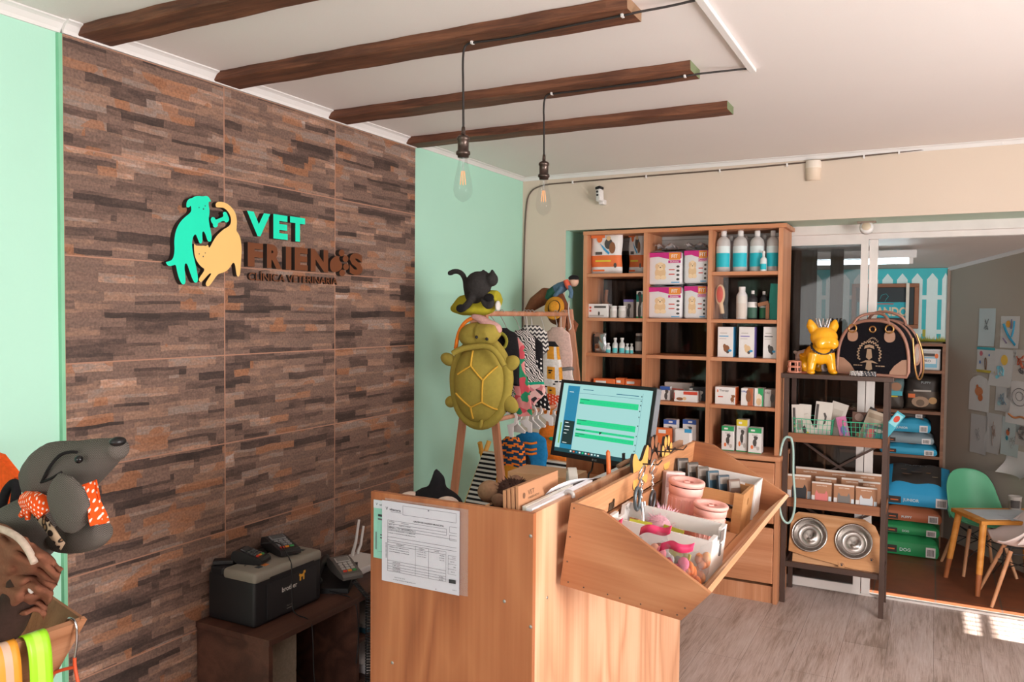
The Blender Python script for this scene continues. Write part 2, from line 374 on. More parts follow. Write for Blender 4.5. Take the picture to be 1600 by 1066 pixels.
M_EDGE=wood('raw_ply_edge','#b88a62','#cf9f78','#e0bd9a','y',1.0,0.6,9.0,0.1)
M_PINE=wood('pine_upright','#b07552','#c38762','#d39e7c','z',1.4,0.45,6.0,0.05,0.05,0.7)
M_PINEX=wood('pine_board','#ae704c','#c2845f','#d29b78','x',1.4,0.45,6.0,0.05,0.05,0.7)
M_DARKW=wood('dark_brown_desk','#3a241d','#4a2f26','#5c3c30','y',1.5,0.45,5.0,0.05,0.06)
M_RACKW=wood('rack_shelf_wood','#7a4c33','#8f5c40','#a36f50','x',1.5,0.5,5.0,0.05,0.06)
M_RACK=mat('#4f3d36',0.45,0.2,0.06)
M_BLACK=mat('#1c1b1d',0.45); M_SOFTBLACK=mat('#29272a',0.7); M_CHROME=mat('#c9c9cb',0.16,1.0,0.04); M_GOLD=mat('#c79a63',0.3,0.9,0.05)
M_PAPER=mat('#dfdde0',0.75,0,0.02); M_KRAFT=mat('#b98e6b',0.8,0,0.06); M_INK=mat('#3a383c',0.7); M_GREYINK=mat('#8a868a',0.7)
M_CLEAR=glass('clear_plastic','#c4c4c8',0.06,0.12)

# ---------------------------------------------------------------- room shell
CEIL=2.368; BW=4.41; BWB=4.71; LINT=2.035
b=MB(); b.box(-0.1,4.6,-2.5,4.78,-0.06,0); struct('floor',b,M_FLOOR)
b=MB(); b.box(-0.1,4.7,4.78,6.6,-0.06,0); struct('floor_backroom',b,M_TERRA)
b=MB(); b.box(-0.1,4.7,-2.6,BWB,CEIL,CEIL+0.06); struct('ceiling',b,M_CEIL)
b=MB(); b.box(-0.14,-0.012,-2.6,BWB,0,CEIL); struct('wall_left',b,M_MINT)
b=MB(); b.box(-0.012,0,1.458,3.237,0,2.331); struct('wall_left_tiles',b,M_STONE)
b=MB(); b.box(-0.012,0.002,1.447,1.458,0,2.331); struct('trim_1',b,mat('#7fbf9a',0.5))
b=MB()
b.box(-0.02,0.28,BW,BWB,0,CEIL); b.box(0.28,4.7,BW,BWB,LINT,CEIL)
b.quad((0.2805,BW,0),(0.2805,BWB,0),(0.2805,BWB,LINT),(0.2805,BW,LINT),1)
b.quad((0.28,BW,LINT-.0005),(4.6,BW,LINT-.0005),(4.6,BWB,LINT-.0005),(0.28,BWB,LINT-.0005),2)
struct('wall_back',b,[M_BEIGE,M_MINT,M_PALE])
# right wall with a small barred sun window and an added blank board behind the lamp; front wall with another
def wall_holes(mb,axis,v0,v1,u0,u1,z1,holes):
    us=sorted({u0,u1}|{h[0] for h in holes}|{h[1] for h in holes}); zs=sorted({0.0,z1}|{h[2] for h in holes}|{h[3] for h in holes})
    for a,c in zip(us,us[1:]):
        for p,q in zip(zs,zs[1:]):
            if any(h[0]<=a+1e-6 and c<=h[1]+1e-6 and h[2]<=p+1e-6 and q<=h[3]+1e-6 for h in holes): continue
            if axis=='x': mb.box(v0,v1,a,c,p,q)
            else: mb.box(a,c,v0,v1,p,q)
SW=(4.44,4.755,1.30,1.72)      # sun window in the right wall: y0,y1,z0,z1
b=MB(); wall_holes(b,'x',4.6,4.72,-2.6,4.80,CEIL,[SW]); struct('wall_right',b,M_BEIGE)
b=MB()
for yy in (4.50,4.565,4.63,4.695): b.box(4.63,4.66,yy-0.006,yy+0.006,SW[2],SW[3])
for zz in (1.60,): b.box(4.63,4.66,SW[0],SW[1],zz-0.014,zz+0.014)
struct('window_1',b,M_WHITE)
b=MB(); b.box(4.585,4.6,0.3,2.9,0.6,2.3); struct('added_board_right',b,M_WHITE)  # opaque white board added behind the right lamp, no opening
b=MB(); b.box(-0.14,4.7,-2.6,-2.5,0,CEIL); struct('wall_front',b,M_BEIGE)
b=MB(); b.box(0.3,3.6,-2.5,-2.485,0.6,2.3); struct('added_board_front',b,M_WHITE)  # blank board added behind the front lamp, the wall stays closed
def cornice(name,p0,p1,nrm,h=0.032,d=0.03):
    """small cove moulding from p0 to p1, against a wall whose inside normal is nrm"""
    prof=[(0,0),(0,-h),(0.006,-h),(0.010,-h*.72),(d*.62,-h*.3),(d*.8,-h*.2),(d,-h*.12),(d,0)]
    p0=Vector(p0);p1=Vector(p1);d_=p1-p0; x=Vector(nrm).normalized(); z=d_.normalized(); up=Vector((0,0,1))
    M=Matrix(((x.x,up.x,z.x,p0.x),(x.y,up.y,z.y,p0.y),(x.z,up.z,z.z,p0.z),(0,0,0,1)))
    b=MB(); b.prism(prof,0,d_.length,M); struct(name,b,M_WHITE)
cornice('trim_2',(0,1.458,CEIL),(0,3.24,CEIL),(1,0,0),0.036,0.034)
cornice('trim_3',(-0.012,3.24,CEIL),(-0.012,BW,CEIL),(1,0,0),0.022,0.03)
cornice('trim_4',(-0.012,-2.5,CEIL),(-0.012,1.458,CEIL),(1,0,0),0.034,0.034)
cornice('trim_5',(-0.012,BW,CEIL),(4.6,BW,CEIL),(0,-1,0),0.022,0.028)

# back room: sloping ceiling, picture wall, slanting drawings wall
def zc(y): return 2.09-(y-4.75)*0.1323
b=MB(); v=[(-0.1,BWB,zc(BWB)),(4.7,BWB,zc(BWB)),(4.7,6.6,zc(6.6)),(-0.1,6.6,zc(6.6))]
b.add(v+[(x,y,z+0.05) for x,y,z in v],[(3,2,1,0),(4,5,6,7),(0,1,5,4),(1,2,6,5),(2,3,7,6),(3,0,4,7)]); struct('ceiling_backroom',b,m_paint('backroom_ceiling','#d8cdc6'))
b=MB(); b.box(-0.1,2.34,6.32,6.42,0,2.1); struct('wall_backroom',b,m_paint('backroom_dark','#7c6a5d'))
WD=Vector((2.716-2.333,5.739-6.323,0)).normalized(); WN=Vector((-(-WD.y),-WD.x,0)); WN=Vector((WD.y,-WD.x,0))   # inside normal faces the room
if WN.y>0: WN=-WN
WA=Vector((2.333,6.323,0))
def dw(s,z,off=0.0): return WA+WD*s+WN*off+Vector((0,0,z))     # a point on the drawings wall
b=MB(); p,q=dw(-0.05,0),dw(1.72,0); o=-WN*0.1
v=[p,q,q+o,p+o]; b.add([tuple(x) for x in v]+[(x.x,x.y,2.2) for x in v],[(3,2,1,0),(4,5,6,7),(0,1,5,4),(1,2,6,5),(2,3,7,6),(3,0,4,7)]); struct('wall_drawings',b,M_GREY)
b=MB(); p=dw(0,zc(6.323)-0.012,0.006); q=dw(1.72,zc(dw(1.72,0).y)-0.012,0.006); b.bar(p,q,0.012,0.024); struct('trim_6',b,M_WHITE)
b=MB(); b.bar(dw(0.008,0,0.008),dw(0.008,1.87,0.008),0.018,0.018,up=(1,0,0)); struct('trim_7',b,mat('#8b7768',0.5))
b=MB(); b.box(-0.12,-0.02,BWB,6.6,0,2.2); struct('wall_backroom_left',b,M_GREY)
# aluminium sliding door in the opening
b=MB(); b.box(0.28,4.6,4.71,4.80,1.985,2.045,bev=0.004); b.box(0.28,4.6,4.735,4.76,1.955,1.985); b.box(0.28,4.6,4.775,4.80,1.955,1.985); struct('trim_8',b,M_ALU)
b=MB(); b.box(1.55,4.6,4.765,4.80,0.0005,0.012); struct('trim_9',b,M_ALU)
t=bpy.data.objects.new('door_1',None); COL.objects.link(t); t['kind']='structure'
b=MB(); b.box(1.885,1.922,4.735,4.76,0.012,1.955); b.box(0.30,0.34,4.735,4.76,0.012,1.955); b.box(1.08,1.12,4.735,4.76,0.012,1.955); b.box(0.34,1.885,4.735,4.76,0.012,0.06); b.box(0.34,1.885,4.735,4.76,1.93,1.955)
o=build('door_frame',b,M_ALU,t)
b=MB(); b.box(1.925,1.968,4.755,4.80,0.012,1.955,bev=0.003); o=build('door_post',b,M_ALU,t)
M_TINT=glass('tinted_pane','#1d1713',0.03,0.50)
b=MB(); b.box(0.34,1.885,4.744,4.750,0.06,1.93); o=build('door_pane',b,M_TINT,t)
for nm,x0,x1 in (('window_4',0.42,0.45),('window_5',0.62,0.66),):
    b=MB(); b.box(x0,x1,4.82,4.85,0,1.98); struct(nm,b,mat('#6b5c50',0.5))
M_CURT=fabric('#4a3a32')
def curtain(x0,x1,label,k):
    b=MB()
    def f(u,v):
        x=x0+(x1-x0)*u; return (x,4.92+0.02*math.sin(u*(x1-x0)*90+k)+0.006*math.sin(v*6+u*20),0.05+1.87*v)
    b.grid(f,max(12,int((x1-x0)*80)),8); o=build('curtain',b,M_CURT,solid=0.004); tag(o,label,'curtain',group='dark curtains behind the door glass')
curtain(0.30,1.10,'long dark curtain added for the dimness behind the glass, seen between the pine shelves',0.0)  # curtain put in to darken the view behind the shelves
curtain(1.12,1.64,'dark curtain panel behind the door glass beside the end of the pine shelving',1.0)
curtain(1.71,1.78,'narrow dark curtain strip behind the door glass above the yellow figurine',2.0)

# ---------------------------------------------------------------- ceiling beams, trunking, pendant lamps
BZ=2.336
for y0,y1,x1,lab in ((1.50,1.612,1.515,'dark stained ceiling beam at the tile corner, first of the four'),
        (2.004,2.124,1.515,'dark stained ceiling beam carrying the cord of the larger-looking pendant bulb'),
        (2.60,2.722,1.52,'dark stained ceiling beam carrying the cord of the farther pendant bulb'),
        (3.15,3.258,1.515,'slim dark ceiling beam with greenish cut end, farthest of the four')):
    b=MB(); n=26
    def sec(i):
        x=0.001+(x1-0.001)*i/n; r=lambda a:0.0025*math.sin(i*a+y0*9)
        return [(x,y0+r(1.7),CEIL-0.0005),(x,y0+r(1.3),BZ+0.003+r(2.1)*.6),(x,y0+0.005,BZ+r(.9)*.5),(x,y1-0.005,BZ+r(1.1)*.5),(x,y1+r(1.9),BZ+0.003),(x,y1+r(.7),CEIL-0.0005)]
    vs=[];fs=[]
    for i in range(n+1): vs+=sec(i)
    for i in range(n):
        for j in range(6): fs.append((i*6+j,i*6+(j+1)%6,(i+1)*6+(j+1)%6,(i+1)*6+j))
    b.add(vs,fs); b.add(vs[:6],[(0,1,2,3,4,5)]); b.add(vs[-6:],[(5,4,3,2,1,0)],1)
    o=build('ceiling_beam',b,[M_BEAM,mat('#6f7a58' if y0>2.5 else '#8a6a50',0.7)]); tag(o,lab,'beam','dark ceiling beams',kind='thing')
b=MB(); b.box(1.672,1.694,0.9,2.785,CEIL-0.014,CEIL-0.0005,bev=0.002); o=build('cable_trunking',b,M_WHITE); tag(o,'straight white plastic cable duct running along the ceiling','cable duct')
M_CORD=mat('#2a2422',0.7); M_BRASS=mat('#5c4f49',0.32,0.85,0.1); M_BULB=glass('bulb_glass','#6a6a68',0.01,0.10); M_FIL=emit('#ffa868',1.1)
def pendant(hx,hy,zs,path,label):
    """hx,hy where the cord drops; zs = top of the socket"""
    t=thing('pendant_lamp',label,'lamp',(hx,hy,zs-0.20),group='bare bulb pendants')
    b=MB(); top=[Vector((hx,hy,zs+0.012)),Vector((hx-0.002,hy,zs+0.15)),Vector((hx-0.004,hy,BZ-0.06)),Vector((hx-0.001,hy,BZ-0.015)),Vector((hx+0.012,hy,BZ-0.004))]
    b.tube(smooth_path(top+[Vector(p) for p in path],2),0.0034,8); build('cord',b,M_CORD,t,world=True)
    for p in (path[0],path[3]):
        b=MB(); b.box(p[0]-.003,p[0]+.003,p[1]-.007,p[1]+.007,p[2]-.004,p[2]+.004); build('cable_clip',b,M_WHITE,t,world=True)
    M=T3(hx,hy,zs)
    b=MB(); b.lathe([(0,0.012),(0.005,0.012),(0.006,0.0),(0.006,-0.012),(0.014,-0.014),(0.019,-0.019),(0.0195,-0.026),(0.0165,-0.028),(0.0165,-0.058),(0.0205,-0.060),(0.0215,-0.066),(0.0205,-0.070),(0.017,-0.071),(0.0165,-0.078),(0,-0.078)],M,24); build('socket',b,M_BRASS,t,world=True)
    b=MB(); b.lathe([(0.0125,-0.078),(0.014,-0.09),(0.019,-0.115),(0.0255,-0.145),(0.0285,-0.165),(0.0285,-0.178),(0.024,-0.193),(0.015,-0.203),(0.006,-0.208),(0,-0.210)],M,28); bu=build('bulb',b,M_BULB,t,world=True)
    b=MB(); b.cyl((hx,hy,zs-0.078),(hx,hy,zs-0.118),0.0045,0.003,10)
    build('stem',b,M_CLEAR,bu,world=True)
    b=MB()
    for k in range(4):
        a=k*PI/2+.5; b.cyl((hx+.004*math.cos(a),hy+.004*math.sin(a),zs-0.118),(hx+.008*math.cos(a),hy+.008*math.sin(a),zs-0.158),0.0013,n=6)
    build('filament',b,M_FIL,bu,world=True)
p1=at(724,205,'y',2.052); pendant(p1.x,2.052,p1.z,[(p1.x+0.03,2.05,BZ-.004),(1.15,2.062,BZ-.005),(1.30,2.047,BZ-.005),(1.49,2.04,BZ-.005),(1.53,2.05,BZ+.002),(1.60,2.075,CEIL-.020),(1.671,2.09,CEIL-.010)],'bare filament bulb pendant hanging nearer the camera, in front of the second beam')
p1=at(850,247,'y',2.652); pendant(p1.x,2.652,p1.z,[(p1.x+0.03,2.65,BZ-.004),(1.15,2.655,BZ-.005),(1.35,2.648,BZ-.005),(1.49,2.645,BZ-.005),(1.53,2.66,BZ+.002),(1.60,2.70,CEIL-.020),(1.671,2.74,CEIL-.010)],'bare filament bulb pendant farther away, in front of the beige wall corner')

# ---------------------------------------------------------------- things on the back wall
b=MB(); pts=[at(x,y,'y',BW-.006) for x,y in ((1640,214),(1400,238),(1240,256),(1130,266),(1010,275),(880,286),(846,289),(826,300),(821,330),(818,420),(816,560))]
b.tube(smooth_path(pts,2),0.0042,6)
t=thing('wall_cable','dark electrical cable clipped under the ceiling along the beige wall','cable',tuple(pts[-1])); build('cable',b,mat('#5a4a40',0.6),t,world=True)
for x,y in ((1567,222),(1405,238),(1350,245),(1230,258),(1125,267),(1010,276),(895,285)):
    p=at(x,y,'y',BW-.006); b=MB(); b.box(p.x-.004,p.x+.004,BW-.013,BW-.0005,p.z-.009,p.z+.009); build('cable_clip',b,M_WHITE,t,world=True)
p=at(937,304,'y',BW-.06); M=T3(p.x,p.y,p.z)@RZ(-18)@RX(-8)@RY(-10)
t=thing('security_camera','small white security camera with two lenses on the beige wall','camera',(p.x,BW,p.z-.05))
b=MB(); b.box(-.017,.017,-.02,.02,-.042,.03,0,M,0.008,3); build('body',b,M_WHITE,t,world=True)
b=MB(); b.box(-.018,.018,-.021,.021,.03,.046,0,M,0.006,3); build('top_cap',b,M_BLACK,t,world=True)
for z in (-.008,.012):
    b=MB(); b.lathe([(0,0),(.0065,0),(.0065,.004),(.004,.0055),(0,.0055)],M@T3(0,-.02,z)@RX(90),14); build('lens',b,M_BLACK,t,world=True)
b=MB(); b.box(p.x-.012,p.x+.022,BW-.05,BW-.0005,p.z-.055,p.z-.025,bev=.006); build('bracket',b,M_WHITE,t,world=True)
p=at(1270,266,'y',BW-.02); t=thing('motion_sensor','small cream wall sensor box high above the doorway','sensor',(p.x,BW,p.z-.05))
b=MB(); b.lathe([(0,.05),(.036,.05),(.038,.02),(.036,-.05),(0,-.05)],T3(p.x,BW,p.z)@SC(1,.9,1),20); build('housing',b,mat('#d8c4b0',0.5),t,world=True)
b=MB(); b.lathe([(.0385,.012),(.0385,.046),(.037,.05)],T3(p.x,BW,p.z)@SC(1,.95,1),20); build('cap',b,mat('#e6d9cc',0.4),t,world=True)
t=thing('spot_lamp','small round white spot lamp hanging from the door head','lamp',tuple(at(1354,352,'y',4.58)))
p=at(1354,356,'y',4.58)
b=MB(); b.box(p.x-.045,p.x+.045,4.56,4.60,LINT-.010,LINT-.001); b.cyl((p.x,4.58,LINT-.008),(p.x,4.58,p.z+.02),.006,n=10); build('bracket',b,mat('#8a7668',0.4,0.4),t,world=True)
b=MB(); b.lathe([(0,.02),(.028,.02),(.034,.01),(.034,-.012),(.029,-.02),(0,-.02)],T3(p.x,4.58,p.z)@RX(75),26); build('head',b,M_WHITE,t,world=True)
b=MB(); b.lathe([(0,.023),(.020,.023),(.022,.0205)],T3(p.x,4.58,p.z)@RX(75),26); build('lens',b,mat('#cdb9a2',0.4),t,world=True)
# ---------------------------------------------------------------- reception counter
DX0,DX1,DY0,DY1,DZ=1.006,1.459,1.597,2.81,1.09
t=thing('reception_counter','tall plywood reception counter with papers pinned to its front panel','counter',(1.23,2.2,0))
b=MB(); b.box(DX0,DX1,DY0,DY0+.015,0,DZ); build('front_panel',b,M_PLY,t,world=True)
b=MB(); b.box(DX1-.014,DX1,DY0+.015,DY1,0,DZ); build('side_panel',b,M_PLYY,t,world=True)
b=MB(); b.box(DX0+.005,DX1-.014,DY1-.015,DY1,0,DZ-.02); build('end_panel',b,M_PLY,t,world=True)
b=MB(); b.box(DX0+.004,DX1-.014,DY0+.015,DY1-.015,.915,.935); build('worktop',b,M_SLAT,t,world=True)
b=MB(); b.box(DX0+.01,DX1-.014,DY0+.015,DY1-.015,.40,.418); build('lower_shelf',b,M_SLAT,t,world=True)
M_SCREW=mat('#9a948c',0.35,0.7)
for px,py,ax,v in ((829,838,'y',DY0),(788,940,'y',DY0),(829,980,'y',DY0),(613,1036,'y',DY0),(855,934,'x',DX1)):
    p=at(px,py,ax,v); b=MB(); b.lathe([(0,.0012),(.003,.0012),(.0042,0)],(T3(*p)@(RX(90) if ax=='y' else RY(90))),12); build('screw',b,M_SCREW,t,world=True)

# ---------------------------------------------------------------- display bin hung on the counter
BA=R_(6.0); BO=Vector((1.471,1.72,.895)); BU=Vector((math.cos(BA),0,-math.sin(BA))); BV=Vector((math.sin(BA),0,math.cos(BA)))
BINM=Matrix(((BU.x,0,BV.x,BO.x),(0,1,0,BO.y),(BU.z,0,BV.z,BO.z),(0,0,0,1)))    # local: x=u outwards, y=along the counter, z=v up
BL_=1.08
t=thing('display_bin','long plywood display bin with sloping ends hung on the side of the counter','display bin',M=BINM)
prof=[(0,0),(.295,0),(.351,.077),(.083,.199),(.005,.2007)]
PB=Matrix(((1,0,0,0),(0,0,1,0),(0,1,0,0),(0,0,0,1)))     # profile (u,v) -> (u,w,v)
b=MB(); b.prism(prof,0,.012,PB); build('end_panel',b,M_PLYB,t)
b=MB(); b.prism(prof,BL_-.012,BL_,PB); build('end_panel',b,M_PLYB,t)
for z0,z1 in ((.131,.1995),(.058,.118),(.012,.046)):
    b=MB(); b.box(.006,.016,.012,BL_-.012,z0,z1); build('back_slat',b,M_SLAT,t)
b=MB(); b.box(.004,.262,.012,BL_-.012,0,.011); build('bottom_board',b,M_SLAT,t)
b=MB(); b.box(.266,.296,.012,BL_-.012,.0005,.0115); build('bottom_board',b,M_SLAT,t)
b=MB(); b.prism([(.284,.0115),(.296,.001),(.351,.077),(.341,.082)],.012,BL_-.012,PB); build('lip_board',b,M_EDGE,t)
for w_ in (.10,.55,1.0):
    b=MB(); b.box(-.010,.006,w_-.02,w_+.02,.10,.19); build('hanging_bracket',b,M_DARKW,t)
M_NAIL=mat('#4a3a30',0.5)
b=MB()
for u,v in ((.02,.012),(.06,.010),(.12,.010),(.15,.010),(.20,.010),(.25,.010),(.285,.010),(.30,.03),(.012,.06),(.012,.12),(.014,.19)):
    b.lathe([(0,.0006),(.0018,.0006),(.002,0)],T3(u,-.0001,v)@RX(90),8)
build('nails',b,M_NAIL,t)
b=MB(); b.box(.0165,.0185,.235,.262,.132,.152); b.box(.0165,.0195,.262,.270,.132,.158); build('latch',b,mat('#5a4632',0.4,0.6),t)

# ---------------------------------------------------------------- pine shelving in the doorway
SY0,SY1=4.412,4.69; ZT=2.025
XS=[(.394,.417),(.766,.788),(1.136,1.158),(1.508,1.531)]
ROWS=[1.775,1.515,1.306,1.045]
t=thing('shelving_unit','tall pine shelving with three columns filled with pet products','shelves',(0.96,4.55,.79))
for i,(a,c) in enumerate(XS):
    b=MB(); b.box(a,c,SY0,SY1,.792,ZT-.0225); build('side_panel' if i in (0,3) else 'divider',b,M_PINE,t,world=True)
b=MB(); b.box(.392,1.548,SY0-.004,SY1,ZT-.022,ZT,bev=.002); build('top_panel',b,M_PINEX,t,world=True)
for ci in range(3):
    for z in ROWS:
        if ci==1 and z==1.775: continue
        b=MB(); b.box(XS[ci][1],XS[ci+1][0],SY0+.004,SY1,z-.02,z,bev=.002); build('shelf',b,M_PINEX,t,world=True)
t=thing('base_cabinet','low pine cabinet with drawer fronts under the product shelves','cabinet',(0.96,4.53,0))
b=MB(); b.box(.372,1.548,4.365,SY1,.765,.791,bev=.003); build('top',b,M_PINEX,t,world=True)
b=MB(); b.box(.378,.40,4.38,SY1,0,.765); b.box(1.52,1.542,4.38,SY1,0,.765); b.box(.40,1.52,4.392,SY1-.02,0.0,.09); b.box(.40,1.52,SY1-.012,SY1,.09,.765); build('carcass',b,M_PINE,t,world=True)
for x0,x1 in ((.405,.775),(.78,1.148),(1.153,1.517)):
    b=MB(); b.box(x0,x1,4.376,4.40,.43,.755,bev=.004); build('drawer_front',b,M_PINEX,t,world=True)
    b=MB(); b.box(x0,x1,4.376,4.40,.108,.405,bev=.004); build('drawer_front',b,M_PINEX,t,world=True)

# ---------------------------------------------------------------- brown folding rack
t=thing('folding_rack','dark brown four-tier rack with pet figurines and a bag on top','rack',(1.80,4.57,0))
FX0,FX1,FY0,FY1=1.559,2.041,4.45,4.715
for x in (FX0,FX1):
    for y in (FY0,FY1):
        b=MB(); b.box(x-.012,x+.012,y-.011,y+.011,0,1.208); build('post',b,M_RACK,t,world=True)
b=MB(); b.box(1.527,2.075,FY0-.018,FY1+.012,1.208,1.232,bev=.002); build('top_shelf',b,M_RACK,t,world=True)
for z in (.868,.520):
    b=MB(); b.box(FX0+.012,FX1-.012,FY0-.004,FY0+.012,z,z+.048,bev=.002); build('shelf_rail',b,M_RACKW,t,world=True)
    b=MB(); b.box(FX0+.0125,FX1-.0125,FY0+.012,FY1,z+.004,z+.016); build('shelf',b,M_RACKW,t,world=True)
    b=MB(); b.box(FX1-.010,FX1+.010,FY0+.011,FY1-.011,z,z+.048); build('side_rail',b,M_RACKW,t,world=True)
b=MB(); b.box(FX0+.012,FX1-.012,FY0-.002,FY0+.012,.195,.222); build('lower_rail',b,M_RACK,t,world=True)
b=MB(); b.box(FX0+.012,FX1-.012,FY1-.006,FY1+.008,.195,.222); build('lower_rail',b,M_RACK,t,world=True)
for x in (FX0,FX1):
    b=MB(); b.box(x-.008,x+.008,FY0+.011,FY1-.011,.195,.222); build('lower_rail',b,M_RACK,t,world=True)
for z0,z1 in ((.56,.86),(.24,.50)):
    for s in (0,1):
        b=MB(); xa,xb=(FX0+.015,FX1-.015) if s else (FX1-.015,FX0+.015); yy=FY1-.004+.006*s
        b.bar((xa,yy,z0),(xb,yy,z1),.012,.010,up=(0,1,0)); build('cross_brace',b,M_RACK,t,world=True)

# ---------------------------------------------------------------- low dark table with the printer
t=thing('low_table','low dark brown table against the stone tile wall under the printer','table',(0.17,2.4,0))
b=MB(); b.box(.003,.346,1.918,2.95,.438,.460,bev=.0015); build('tabletop',b,M_DARKW,t,world=True)
for y in (1.922,2.372,2.93):
    b=MB(); b.box(.006,.340,y,y+.018,0,.438); build('side_panel',b,M_DARKW,t,world=True)
for z in (.13,.29):
    b=MB(); b.box(.006,.335,2.39,2.93,z-.016,z); build('shelf',b,M_DARKW,t,world=True)
# ---------------------------------------------------------------- helpers for packaged goods
def pxr(x0,x1,yt,yb,Y):
    a=at(x0,yb,'y',Y); c=at(x1,yt,'y',Y); xm=(x0+x1)/2
    return a.x,c.x,at(xm,yb,'y',Y).z,at(xm,yt,'y',Y).z
def prints(mb,w,h,y,pr,mats,base=0):
    """flat printing on a face at local y (facing -y): r rectangle, e ellipse, t text, p polygon; in 0..1 face units"""
    k=0
    for p in pr:
        k+=1; yy=y-0.0004-0.00004*k; c=p[5] if p[0]=='t' else p[-1]
        if c not in mats: mats.append(c)
        m=mats.index(c); F=Matrix(((1,0,0,0),(0,0,-1,yy),(0,1,0,0),(0,0,0,1)))
        X=lambda u:(u-0.5)*w
        if p[0]=='r': mb.rect(X(p[1]),X(p[2]),p[3]*h,p[4]*h,0,m,F)
        elif p[0]=='e':
            pts=circ(1,14); mb.add([(X(p[1])+a*p[3]*w,p[2]*h+b_*p[4]*h,0) for a,b_ in pts],[tuple(range(14))],m,F)
        elif p[0]=='p': mb.add([(X(a),b_*h,0) for a,b_ in p[1]],[tuple(range(len(p[1])))],m,F)
        elif p[0]=='t': mb.text(p[1],p[4]*h,F@T3(X(p[2]),p[3]*h,0),m,bold=0.015,wid=(p[6]*w if len(p)>6 else None))
def L(c): return mat(c,0.55,0,0.03)
def carton(name,label,cat,x0,x1,z0,z1,Y,d,base,pr=(),group=None,rz=0.0,bev=0.0015,parent=None,tilt=0.0,extra=None):
    """printed box standing on z0, its front face at depth Y"""
    w_=x1-x0; h=z1-z0; mb=MB(); mats=[base]
    mb.box(-w_/2,w_/2,0,d,0,h,0,None,bev)
    prints(mb,w_,h,0,pr,mats)
    if extra: extra(mb,mats,w_,d,h)
    M=T3((x0+x1)/2,Y,z0)@RZ(rz)@RX(tilt)
    o=build(name,mb,mats,origin=False); o.matrix_world=M
    tag(o,label,cat,group); return o
def cpx(name,label,cat,px,z0,Y,d,base,pr=(),group=None,**kw):
    x0,x1,_,z1=pxr(px[0],px[1],px[2],px[3],Y); return carton(name,label,cat,x0,x1,z0,z1,Y,d,base,pr,group,**kw)
def dogpic(u,v,s,c,c2=None,asp=1.0):
    """little sitting dog made of flat shapes"""
    c2=c2 or c
    return [('e',u,v,.10*s,.16*s*asp,c),('e',u+.05*s,v+.20*s*asp,.085*s,.10*s*asp,c),('e',u-.02*s,v+.24*s*asp,.035*s,.06*s*asp,c2),('e',u+.125*s,v+.22*s*asp,.03*s,.06*s*asp,c2),('r',u-.03*s,u+.0*s,v-.22*s*asp,v,c),('r',u+.05*s,u+.08*s,v-.22*s*asp,v,c)]
def pillow(name,label,cat,x0,x1,z0,z1,Y,d,mats,mf,group=None,pr=(),rz=0,tilt=0,crimp=0.012):
    """filled bag standing on z0: two bulging sheets closed at a flat seam"""
    w_=x1-x0;h=z1-z0; mb=MB(); mats=list(mats); rnd=random.Random(int(x0*1e4+z0*777))
    a=[rnd.uniform(0,6) for _ in range(4)]
    def prof(u,v): return max(0.0,(1-abs(2*u-1)**4))**.5*max(0.0,1-abs(2*v-1)**6)**.5
    def f(sg):
        def g(u,v):
            return ((u-.5)*w_+0.003*math.sin(v*9+a[0]),sg*(d/2*prof(u,v)+0.0008)+0.0025*math.sin(u*11+v*13+a[1])*prof(u,v),h*v)
        return g
    mb.grid(f(-1),16,18,0,None,True,mf); mb.grid(f(1),16,18,0,None,True,mf)
    prints(mb,w_,h,-d/2-0.003,pr,mats)
    o=build(name,mb,mats,origin=False); o.matrix_world=T3((x0+x1)/2,Y,z0)@RZ(rz)@RX(tilt); return tag(o,label,cat,group)
def bottle(name,label,cat,x,y,z,r,h,body,cap,lab=None,lv=(.15,.6),group=None,neck=.3,capr=.45,flat=1.0,band=None,shoulder=.72):
    t=thing(name,label,cat,(x,y,z),0,group); S_=SC(1,flat,1)
    b=MB(); hn=h*shoulder; b.lathe([(0,0),(r*.92,0),(r,r*.1),(r,hn*.9),(r*.93,hn*1.02),(r*.7,hn*1.1),(r*neck,hn*1.16),(r*neck,h*.88)],S_,24); build('body',b,body,t)
    b=MB(); b.lathe([(0,h),(r*capr*.9,h),(r*capr,h*.985),(r*capr,h*.87),(0,h*.87)],S_,18); build('cap',b,cap,t)
    if lab:
        b=MB(); ms=[lab]
        def g(u,v):
            a=-PI/2+(u-.5)*2.4; return (1.012*r*math.cos(a),1.012*r*math.sin(a)*flat,h*(lv[0]+(lv[1]-lv[0])*v))
        if band: ms.append(band); b.grid(g,12,6,0,None,True,lambda u,v:1 if v<.62 else 0)
        else: b.grid(g,12,3,0)
        build('label',b,ms,t,flip=None)
    return t
def blob(name,mb,m,parent=None,world=False,voxel=0.006,smooth=6,origin=True):
    """melt overlapping shapes into one continuous skin"""
    o=build(name,mb,m,parent=parent,world=world,origin=origin)
    r=o.modifiers.new('r','REMESH'); r.mode='VOXEL'; r.voxel_size=voxel
    s=o.modifiers.new('s','SMOOTH'); s.iterations=smooth; s.factor=.5
    dg=bpy.context.evaluated_depsgraph_get(); dg.update(); me=bpy.data.meshes.new_from_object(o.evaluated_get(dg))
    for p in me.polygons: p.use_smooth=True
    o.modifiers.clear(); old=o.data; o.data=me; bpy.data.meshes.remove(old)
    if not me.materials: me.materials.append(m)
    return o
